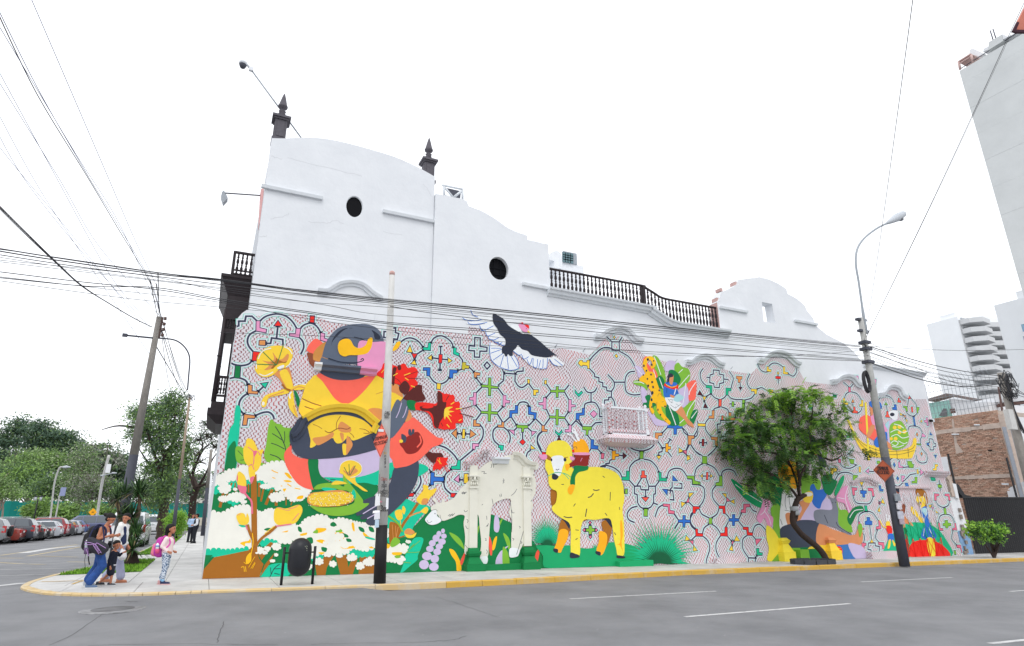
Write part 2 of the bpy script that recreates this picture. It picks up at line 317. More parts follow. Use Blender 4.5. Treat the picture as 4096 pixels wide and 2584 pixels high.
NET = '''
GR painted_line_network
F A
n 372,268 392,262 392,215 455,215 465,165 525,165 580,215 605,215
N 605,215 660,170 740,145 810,145 880,170 940,225 985,300;K pink 572,215 605,215 603,285 670,300 665,330 570,312
N 570,312 505,350 480,410 495,470 540,525;K red 540,525 620,535 622,560 575,560 568,615 530,612
N 530,612 490,650 420,665 350,655 318,640;N 300,795 350,785 400,790 460,815 490,862;K dkg 362,668 408,670 400,790 350,785
K tan 488,862 525,868 522,925 585,930 580,950 487,945;n 585,930 650,870;K mint 620,848 685,838 660,888
N 487,945 440,975 405,1020 395,1070 410,1120 450,1160;K tan 450,1160 555,1175 550,1195 480,1195 470,1265 435,1265
N 555,1175 620,1145 690,1135 735,1165 750,1205;n 788,265 775,385;K red 755,260 790,212 825,262;n 840,450 838,400 725,385 715,440 665,440
K tan 603,412 660,412 658,458 600,455;K pink 975,292 1015,292 1003,378 908,362 910,342 970,345;N 1003,378 1040,420 1050,480 1020,550
N 1015,292 1050,255 1120,235 1180,265 1225,335;K red 1118,162 1158,165 1152,228 1115,225;K pink 1225,335 1260,345 1255,390 1290,400 1285,425 1220,405
F B
O 850,320 920,325 925,285 968,285 965,330 1000,340 985,400 950,395 945,432 905,430 908,385 848,380
F F
N 5,430 50,395 110,385 180,415 235,480;K mint 235,480 282,485 288,435 310,438 305,510 238,505
n 238,505 170,548 145,612 122,530;K yel 100,465 122,530 70,525;K red 120,545 170,548 142,590;K yel 145,612 165,655 112,645
N 310,438 345,385 410,362 470,385 520,430 540,485;K mint 540,485 568,488 562,525 600,545 590,565 540,545;n 595,560 632,610 630,632
K olive 632,632 665,635 662,662 698,668 692,695 655,690 650,708 625,700;n 625,700 580,718;K blue 505,708 578,715 575,738 535,738 530,790 500,785
N 500,785 460,830 400,850 340,825 295,765;K blue 238,688 302,688 298,768 272,765 272,710 235,712;K yel 375,845 410,848 405,905 372,900
n 410,470 410,555;n 392,470 430,470;n 405,635 403,712;n 383,712 422,716;n 425,600 485,605;n 392,595 320,585;K red 395,555 425,555 420,635 392,635;K yel 485,588 522,615 488,635;K yel 318,560 282,588 318,610
O 755,380 812,385 810,470 880,480 878,520 808,518 805,580 752,578 752,515 695,512 698,462 755,468;O 880,628 912,665 880,700 850,662
n 700,680 750,732;K tan 750,732 808,740 805,760 775,762 770,785 750,780;n 765,785 825,860;n 990,865 1048,815
K lgr 895,790 918,792 918,870 990,880 988,895 918,890 915,968 895,965 895,885 825,880 825,860 893,865
n 1035,700 1050,740 1048,812;n 1050,740 1165,750 1162,825;n 1165,750 1185,725 1245,720 1245,680;N 1165,825 1195,870 1240,885 1295,845;K yel 1290,805 1310,808 1308,845 1292,842;n 1305,850 1350,910
K yel 1350,910 1398,912 1396,935 1375,935 1372,965 1350,962;n 990,890 1045,965;K pink 1045,965 1070,970 1068,1015 1108,1022 1105,1040 1065,1040 1060,1078 1042,1075
n 825,885 770,940;K pink 770,940 745,940 745,985 705,990 702,1010 742,1012 742,1062 765,1062;n 765,1065 820,1130;n 1045,1078 990,1135
K lgr 895,1055 918,1055 918,1130 985,1135 985,1155 915,1152 913,1228 892,1225 892,1150 820,1145 820,1128 893,1130
n 820,1145 768,1215;K tan 745,1215 768,1218 765,1250 808,1258 805,1278 742,1275;n 985,1155 1040,1240;K tan 1030,1238 1050,1240 1048,1290 988,1285 990,1268 1028,1270;n 1050,1240 1110,1185
K blue 1168,1070 1190,1072 1188,1145 1130,1145 1128,1190 1108,1188 1112,1122 1165,1120;N 1190,1070 1210,1040 1250,1032 1290,1045 1305,1082;K blue 1300,1082 1322,1085 1320,1135 1378,1145 1372,1205 1355,1205 1355,1162 1300,1155
n 1128,1190 1180,1270;n 1360,1210 1300,1275;K lgr 1180,1268 1292,1272 1290,1295 1252,1298 1248,1335 1230,1335 1232,1295 1182,1292;n 1240,1335 1240,1415;K red 1240,1412 1265,1438 1242,1465 1212,1438
n 1182,1292 1155,1320;K pink 1152,1322 1155,1362 1108,1318;n 1292,1295 1330,1330;K pink 1332,1330 1372,1335 1335,1370;n 1375,1205 1440,1270;K tan 1435,1270 1460,1275 1458,1310 1488,1315 1485,1332 1435,1328;n 1460,1272 1515,1195
K lgr 1580,1110 1600,1112 1600,1180 1668,1185 1665,1200 1600,1198 1597,1265 1578,1262 1578,1195 1512,1192 1512,1175 1578,1178;n 1512,1175 1480,1105;K pink 1475,992 1452,990 1450,1038 1405,1042 1405,1058 1450,1062 1448,1100 1475,1105;n 1475,992 1525,935
K lgr 1580,878 1602,878 1600,912 1665,912 1662,932 1600,932 1598,985 1580,985 1580,935 1522,932 1522,915 1580,915;n 1665,915 1710,860;n 1665,932 1708,1010;K pink 1708,1010 1732,1012 1730,1060 1772,1065 1772,1078 1730,1080 1730,1130 1706,1130
n 1706,1130 1668,1185;n 1668,1200 1712,1265;K pink 1710,1268 1732,1270 1730,1335 1672,1335 1672,1315 1708,1312;n 1480,850 1522,910;K yel 1465,815 1480,815 1480,850 1462,848
n 572,1352 628,1355;n 655,1355 710,1358;K tan 572,1308 570,1398 525,1350;K yel 635,1310 655,1312 652,1400 630,1398;K tan 712,1318 762,1360 708,1392;N 808,1262 840,1310 835,1390 795,1455;K pink 735,1455 795,1458 792,1480 760,1480 755,1515 733,1512
N 990,1275 950,1310 938,1360 950,1420 1000,1470;N 1050,1290 1095,1330 1115,1390 1105,1445;K mint 1000,1470 1045,1475 1040,1519 1018,1519 1015,1495 998,1492;N 1435,1330 1395,1370 1390,1430 1430,1519;K yel 1325,1472 1362,1505 1325,1508
K mint 1572,1325 1608,1355 1635,1320 1640,1335 1608,1375 1572,1340;K mar 1608,1385 1590,1422 1630,1425
F E
N 345,185 430,215 500,275 535,325;K mint 540,330 562,332 560,415 480,410 482,388 528,385;n 562,332 690,225;N 480,410 425,460 408,520;K blue 290,445 318,448 316,488 408,492 405,525 312,525 310,558 285,556
N 408,525 420,590 480,650;K red 478,640 520,642 500,672 475,670;n 285,556 255,585;N 185,470 195,530 170,590 130,640;K red 55,640 130,640 118,665 75,665 65,695 40,695;n 270,410 290,445
K pink 550,468 548,535 508,510;n 550,512 590,512;K yel 600,458 635,458 635,545 598,542;N 1222,235 1190,260 1182,310 1230,350
F G
N 150,165 115,200 105,260 130,320 150,350;K red 148,345 180,350 178,368 150,365;K lgr 498,122 578,125 575,150 548,152 545,195 528,195 530,150 500,148;n 400,115 440,70 498,125;n 575,125 610,90 665,85
n 538,195 570,235;K blue 572,235 595,240 592,285 632,292 630,318 570,312;n 630,318 665,355;K pink2 662,355 685,358 680,400 660,398;n 570,318 545,350
n 812,372 850,375;n 728,290 728,318 758,322 758,335;n 757,408 735,415 730,440 700,445 695,470 652,470;K or_ 755,335 785,335 783,360 812,362 810,380 780,382 778,408 755,408;K mar 850,352 878,375 850,400
N 652,470 700,458 770,480 820,520 840,565;K mint2 880,510 905,512 903,588 840,585 842,560 878,560;N 905,510 910,470 950,425 995,405;N 895,290 940,320 1010,335 1080,315 1120,280;N 1030,405 1090,420 1140,470 1160,520;K lgr 998,340 1025,340 1022,400 995,400
K mint2 1160,520 1180,522 1180,570 1228,572 1225,595 1162,592;n 1162,598 1130,640;n 905,590 948,638;n 948,640 1000,638 1005,670 1070,672 1072,640 1130,640;n 1010,570 970,635;n 1050,570 1072,635;K red2 1012,508 1035,508 1035,545 1052,548 1050,565 1003,565 1003,548 1012,545
n 948,640 948,705 972,712 975,780;N 975,780 1000,820 1045,835 1090,820 1115,780;n 1115,780 1115,710 1130,705 1130,640;n 1045,675 1045,735;K red2 1015,738 1070,738 1045,772;K lgr 1032,838 1062,838 1060,900 1030,898;K lgr 868,665 888,665 886,705 866,703
N 970,815 920,830 885,880 900,930 950,955;n 1115,785 1150,800;N 1230,570 1250,510 1300,485 1360,495 1405,555;K lgr 1408,555 1470,558 1470,600 1519,605 1519,628 1450,625 1448,578 1408,575
n 1275,600 1275,650 1260,665 1260,700;K blue 1282,550 1320,592 1280,590;K blue 1195,668 1235,670 1232,715;n 1290,655 1360,658 1360,620 1340,615;n 1235,672 1280,680 1290,760 1255,755
K pink2 1198,795 1255,798 1255,850 1295,858 1293,878 1245,875 1240,815 1198,812;N 1198,800 1155,830 1128,905;n 1290,878 1330,935
n 1330,955 1298,1010;N 1432,940 1440,880 1490,850;N 1430,955 1445,990 1480,1020;K blue 1370,900 1390,900 1388,935 1432,938 1430,955 1388,955 1385,995 1368,992 1370,955 1330,952 1330,935 1370,935
K yel 1335,310 1372,340 1335,350;K pink2 1372,345 1398,330 1395,365;K yel 1402,370 1430,378 1408,412;n 1400,330 1430,270
K tan 1130,178 1188,180 1186,198 1155,200 1150,250 1128,248;n 1188,180 1235,130;n 1150,250 1190,305 1220,305;n 1235,270 1260,235;n 1245,225 1272,242;n 1238,342 1272,385;n 1190,305 1188,340 1160,345 1158,375;K or_ 1220,270 1240,272 1240,295 1262,298 1260,318 1240,318 1236,342 1220,340;K yel 1142,378 1178,378 1160,405
N 1500,165 1490,200 1468,215;N 1362,130 1400,170 1415,200;n 1425,280 1400,330;N 1440,280 1480,340 1519,370;K blue 1235,110 1362,112 1362,135 1315,138 1312,188 1290,188 1290,135 1235,132;K tan 1410,200 1468,205 1466,225 1440,228 1436,278 1415,275
K lgr 553,985 578,985 578,1008 600,1008 600,1032 578,1032 576,1055 553,1055 553,1032 530,1032 530,1008 553,1008;K pink2 563,945 573,955 563,968 553,955;K pink2 512,1008 523,1020 512,1032 502,1020;K pink2 617,1008 627,1020 617,1032 606,1020;K pink2 566,1068 577,1080 566,1092 556,1080
F I
N 500,60 450,75 440,100;N 510,60 560,80 580,115;K red2 485,0 508,0 508,50 485,50;K tan 430,92 448,92 445,160 400,158 402,140 428,140;K tan 573,110 595,112 593,155 628,158 626,175 575,172;N 690,75 650,95 632,150;K lgr 695,0 715,0 712,70 693,70;K mar 358,65 390,68 372,35
N 400,160 372,200 375,260 420,320;N 300,180 308,215 300,260 272,312;K yel 305,205 370,208 368,228 305,225;O 500,178 550,180 550,208 580,212 580,285 545,290 543,318 510,318 508,285 478,280 478,240 472,210 500,208;K red2 512,138 525,138 524,172 511,172
N 172,245 185,280 220,310;N 245,390 280,440 345,485;N 475,395 440,440 390,485;K tan 220,310 272,312 270,332 248,335 245,388 222,385;K tan 422,322 478,325 476,395 455,393 455,345 422,342;K lgr 345,490 383,492 382,552 345,550
n 320,370 342,370;n 358,370 383,372;n 320,358 320,382;n 383,360 383,384;K dred 342,342 358,342 357,398 341,396
K yel 143,418 175,442 140,458;K pink2 178,440 208,438 205,470;K yel 212,485 242,508 212,525;n 222,390 200,440;N 345,552 295,590 275,655;N 382,552 450,590 490,655
K lgr 212,660 272,662 275,700 312,712 310,732 262,728 258,682 214,680;K lgr 492,660 515,662 517,745 460,742 462,720 490,715;n 345,660 415,660;K red2 380,630 393,630 391,690 378,690;K yel 345,645 345,675 330,660;K yel 415,645 415,672 430,660
N 312,735 355,760 365,820 350,880 318,925;N 460,745 430,790 440,860 490,920;K red 262,925 318,928 316,945 285,948 282,982 262,980;K red 488,920 540,922 543,985 525,983 522,942 488,940
K yel 225,808 265,808 232,845;K pink2 225,850 228,888 205,888;K yel 160,885 195,895 165,928;n 228,888 265,925;K yel 520,812 550,815 552,850;K pink2 555,848 585,875 555,880;K yel 590,880 620,865 622,900;n 555,880 540,920
N 318,945 340,990 400,1022;N 488,942 470,990 425,1022;N 262,985 240,1030 250,1080 285,1120;N 543,985 575,1020 575,1050;N 402,1078 360,1110 345,1160;N 428,1078 470,1110 502,1160;K lgr 402,1025 428,1025 426,1075 402,1075
K red 285,1120 303,1122 303,1158 348,1162 345,1182 288,1180;K red 540,1105 560,1105 562,1180 500,1178 502,1158 538,1155;n 135,1062 105,1115;n 100,985 135,1040;n 570,1055 545,1105;n 660,1035 685,980
K blue 175,1005 195,1005 193,1040 238,1045 238,1062 193,1062 192,1100 175,1100 175,1062 135,1060 135,1042 175,1042;K blue 605,995 625,995 625,1028 660,1032 660,1050 625,1052 622,1090 605,1088 605,1052 575,1050 575,1032 605,1030
K pink2 702,905 755,905 755,925 722,928 720,978 680,975 682,955 702,952;N 755,915 780,955 812,970;n 660,1055 700,1105;K red 698,1105 742,1105 745,1150 780,1155 778,1175 733,1172 728,1125 698,1122;N 780,1150 800,1095 845,1080 895,1130
N 345,1180 390,1220 408,1290 380,1385 378,1419;N 500,1180 465,1240 465,1310 490,1365;K yel 205,1180 238,1215 192,1220;K pink2 230,1218 265,1222 262,1252;K yel 268,1262 298,1305 265,1310;n 285,1180 245,1220
K yel 640,1180 668,1222 622,1222;K pink2 600,1228 615,1228 605,1255;K yel 600,1262 610,1308 578,1300;n 562,1182 600,1228;N 733,1175 695,1210 695,1290 745,1370;K pink2 805,1208 855,1208 812,1258;n 780,1178 808,1210;n 818,1345 805,1370;n 745,1410 745,1370 805,1372 803,1410;K mint2 812,1290 835,1290 835,1325 865,1328 862,1348 818,1345
N 510,655 520,620 570,600 620,620 640,660
F J
N 890,690 930,745 985,755 1030,730;N 870,850 905,795 960,785 1000,800;K lgr 975,690 1010,695 1006,725 985,722;K yel 842,755 885,758 884,778 862,780 860,800 842,798;K yel 1045,745 1056,747 1056,785 1045,783;K lgr 1003,805 1035,808 1032,822 1018,824 1016,840 1002,838;n 1010,725 1030,735;K pink2 900,690 915,692 914,716 898,714;N 940,480 975,520 1000,560;K mint2 960,520 985,523 984,540 960,538;N 1010,600 985,640 960,660
K yel 275,190 315,192 313,225 300,225 298,205 276,205;N 265,80 245,130 255,170 275,190;n 195,142 198,178;K tan 170,98 210,102 208,118 198,120 196,142 182,142 182,118 170,115;K mar 188,178 208,178 198,195;n 122,295 165,300;K lgr 138,280 152,282 150,315 136,312
N 110,232 130,255 170,265 215,265;N 298,228 275,255 230,268;N 315,192 350,180 385,200;N 208,330 170,350 160,400;K lgr 212,268 228,268 226,328 210,326
K yel 388,30 400,32 398,50 418,52 416,66 388,64;K yel 505,30 516,32 514,68 538,72 536,84 504,80;N 320,10 340,50 370,68 400,66;N 540,80 575,98 598,70 600,40;N 400,28 430,5 470,10 505,35;K red 450,100 485,102 484,116 450,114;n 467,70 467,98;n 467,116 470,150;K yel 467,66 473,76 467,88 461,76
K yel 405,195 432,197 432,215 415,218 405,215;K blue 530,205 552,208 550,245 540,243;K mint2 690,310 710,312 708,335 690,333;K red2 560,390 575,392 572,425 558,420;K dkg 860,230 885,232 883,250 862,248
F H
O 1525,635 1590,640 1590,680 1640,690 1640,775 1595,785 1592,830 1535,825 1530,785 1485,775 1490,690 1525,680;n 1452,715 1485,720;n 1640,735 1690,740
N 1410,620 1380,680 1400,760 1445,805;N 1700,650 1745,720 1730,800 1720,840;K mint2 1445,805 1510,810 1508,892 1490,890 1488,835 1445,830;K mint2 1665,835 1722,840 1720,865 1690,865 1688,912 1665,910
N 1500,895 1540,940 1590,960;N 1670,915 1640,945 1610,960;K red2 1588,960 1615,962 1613,1035 1586,1035;K yel 1410,930 1445,932 1425,970;K mar 1375,865 1405,912 1355,908;n 1425,970 1435,1000;K mar 1435,1005 1458,1052 1418,1050;n 1445,930 1500,895
N 160,530 210,470 300,395 380,390 450,425;N 490,430 580,480 630,540 660,600;O 405,325 405,415 490,420 485,325;n 485,325 520,270;n 405,322 345,265;K yel 455,462 470,485 455,500 440,478;K yel 432,262 440,275 432,288 424,275
K yel 55,530 80,532 80,550 130,552 132,530 158,532 155,620 138,618 135,588 80,580 78,592 58,588 35,560
n 160,620 215,680 215,710 262,720 262,765 305,775 305,820 345,825 350,865 400,870;N 400,870 430,820 425,760 360,685;n 430,770 550,770;N 660,650 600,660 560,710 550,800 570,880 640,910 720,905;n 400,870 400,935 370,938 370,965 325,968 322,1010;N 400,935 430,980 440,1040
K mint 0,860 35,905 70,870 82,885 38,930 0,885;N 95,825 130,875 175,885 215,870 240,830;n 175,885 175,990;N 100,1060 110,1010 175,990 230,1005 270,1075;n 270,1075 270,1150 300,1150;n 40,1190 80,1250;K blue 80,1060 102,1062 100,1130 45,1135 40,1185 10,1180 12,1115 78,1112;K pink 205,1085 240,1120 205,1160 168,1120
F K
K pink 115,98 145,98 152,130 138,132 132,112 118,112;K pink 248,120 275,122 272,165 258,165 255,140 240,138;N 48,255 60,225 90,210 140,225 170,270;n 85,178 40,140;n 90,178 110,155;K pink2 76,178 90,178 92,210 78,210
K yel 38,255 50,257 52,285 75,290 72,302 42,300;K yel 168,270 180,270 182,315 155,312 158,300 170,298;n 108,285 110,318;K tan 108,262 118,285 98,285;N 45,302 65,330 105,360;N 175,315 165,345 140,365;K red2 112,318 124,318 126,345 142,348 140,362 106,360 106,346 114,344
N 290,275 310,245 350,238 385,255 405,290;K blue 282,285 298,285 300,308 315,312 312,330 285,328;K blue 402,302 418,302 422,340 392,335 392,322 408,320;n 346,303 355,350;K lgr 345,285 356,303 335,303;K red2 348,352 360,350 362,375 378,378 376,392 342,390 342,378 350,376
K red2 432,255 440,255 440,270 452,274 450,286 428,284 428,272 432,270;N 500,310 490,350 520,380 550,380 570,350 560,300 535,270;n 535,270 512,238 500,300;K red2 525,318 535,318 538,355 528,355;K red2 510,240 522,258 502,258;K lgr 470,312 495,314 500,350 488,348 484,325 470,324;K lgr 562,320 582,322 580,340 574,342 574,362 566,360
N 500,510 510,460 550,455 590,470 605,510;K bl2 538,390 548,390 556,450 546,450;K tan 567,500 575,515 568,528 560,515;N 600,530 590,560 600,610 640,660;N 560,660 570,700 600,718 635,710 640,670;K tan 598,640 606,652 600,665 592,652;K lgr 565,580 594,583 594,590 565,588;n 540,600 560,640;K pink 602,510 612,510 628,524 625,532 600,530
K pink 632,395 642,395 648,450 638,452 636,430 618,425 618,415 634,414;K yel 600,412 590,420 602,430;K bl2 662,500 675,518 658,518;O 655,545 680,548 685,575 700,580 700,600 685,602 685,625 662,625 658,600 645,595 645,575 656,572;K bl2 636,575 650,577 652,590 638,590;K bl2 690,662 706,662 700,682
K yel 695,728 715,730 714,742 705,745 706,770 680,770 680,760 694,758;K lgr 498,705 528,708 530,725 542,728 540,752 508,750 508,735 500,733;K lgr 530,862 530,850 552,848 550,820 568,820 566,862;K mint2 663,820 695,825 698,842 680,845 668,842
n 726,840 730,872;n 730,895 735,920;K lgr 715,872 742,876 742,895 718,893;N 700,988 720,1020 755,1035 790,1020 798,985;K pink2 690,938 722,940 722,952 705,955 705,985 692,985;K pink2 765,940 800,940 805,985 792,985 790,955 765,952
N 720,1145 730,1100 765,1085 810,1095 835,1140;K lgr 757,1042 772,1042 778,1085 762,1085;K lgr 765,1130 785,1128 788,1148 808,1150 808,1165 790,1168 788,1182 770,1182 770,1168 752,1165 752,1152 768,1148
N 730,1200 740,1260 790,1310;N 825,1200 815,1260 850,1305;K pink2 715,1148 728,1148 732,1185 752,1188 752,1200 722,1198;K pink2 835,1148 848,1150 852,1198 820,1195 822,1184 838,1184;K pink2 850,1305 888,1305 900,1358 884,1356 876,1325 852,1322;K lgr 830,1345 842,1345 846,1372 834,1372
K pink2 100,895 138,897 136,912 120,914 122,948 108,948;K pink2 215,898 252,900 262,955 248,955 242,918 218,915;n 172,880 178,912;K yel 155,855 182,855 172,880;K blue 162,915 205,918 205,935 192,937 194,962 178,962 177,938 163,935
N 108,950 130,1000 185,1010 230,1005 255,955;N 150,1140 155,1090 200,1065 250,1075 290,1130;K mint2 190,1025 208,1025 212,1062 195,1062;n 228,1160 242,1268;K blue 208,1108 228,1108 230,1132 245,1135 244,1160 196,1158 196,1136 210,1133
O 220,1290 268,1290 268,1310 298,1315 298,1360 240,1365 238,1340 215,1335;K yel 242,1265 255,1285 232,1287;N 158,1195 190,1240 185,1290;N 285,1195 270,1250 300,1290;K pink2 148,1140 158,1140 162,1182 185,1184 184,1195 150,1192;K pink2 290,1130 302,1132 308,1188 275,1190 275,1175 295,1172
K pink2 170,1290 202,1292 200,1308 188,1310 190,1338 176,1338;K pink2 290,1285 328,1288 335,1330 320,1332 316,1305 292,1300;K yel 322,975 335,1010 310,1000;K pink 300,995 308,1000 300,1020;K yel 298,1035 303,1068 286,1062
n 222,777 260,780;K pink 222,760 222,792 200,778;K lgr 280,705 302,705 300,725 282,722;K bl2 293,880 308,882 310,905 325,908 323,920 300,918;N 365,730 380,690 410,682 440,700 445,740;N 385,820 390,860 430,885 465,860;n 466,750 510,745;n 470,850 520,800 560,795
K bl2 403,715 412,732 406,748 396,732;K pink 432,712 442,712 448,740 466,742 464,752 436,750;K bl2 428,815 437,828 430,842 420,828;K pink 455,810 478,812 476,825 466,828 468,850 458,850;n 575,782 590,783;K yel 565,765 574,765 578,795 568,795;K pink 590,762 612,785 592,805;K bl2 480,862 500,862 508,885 486,885
K yel 445,360 465,375 448,378;K tan 468,378 482,380 485,395;K yel 484,405 498,412 495,432;K yel 650,1020 672,1018 660,1040;K pink 668,1030 690,1040 680,1048;K yel 695,1055 718,1075 705,1075
'''
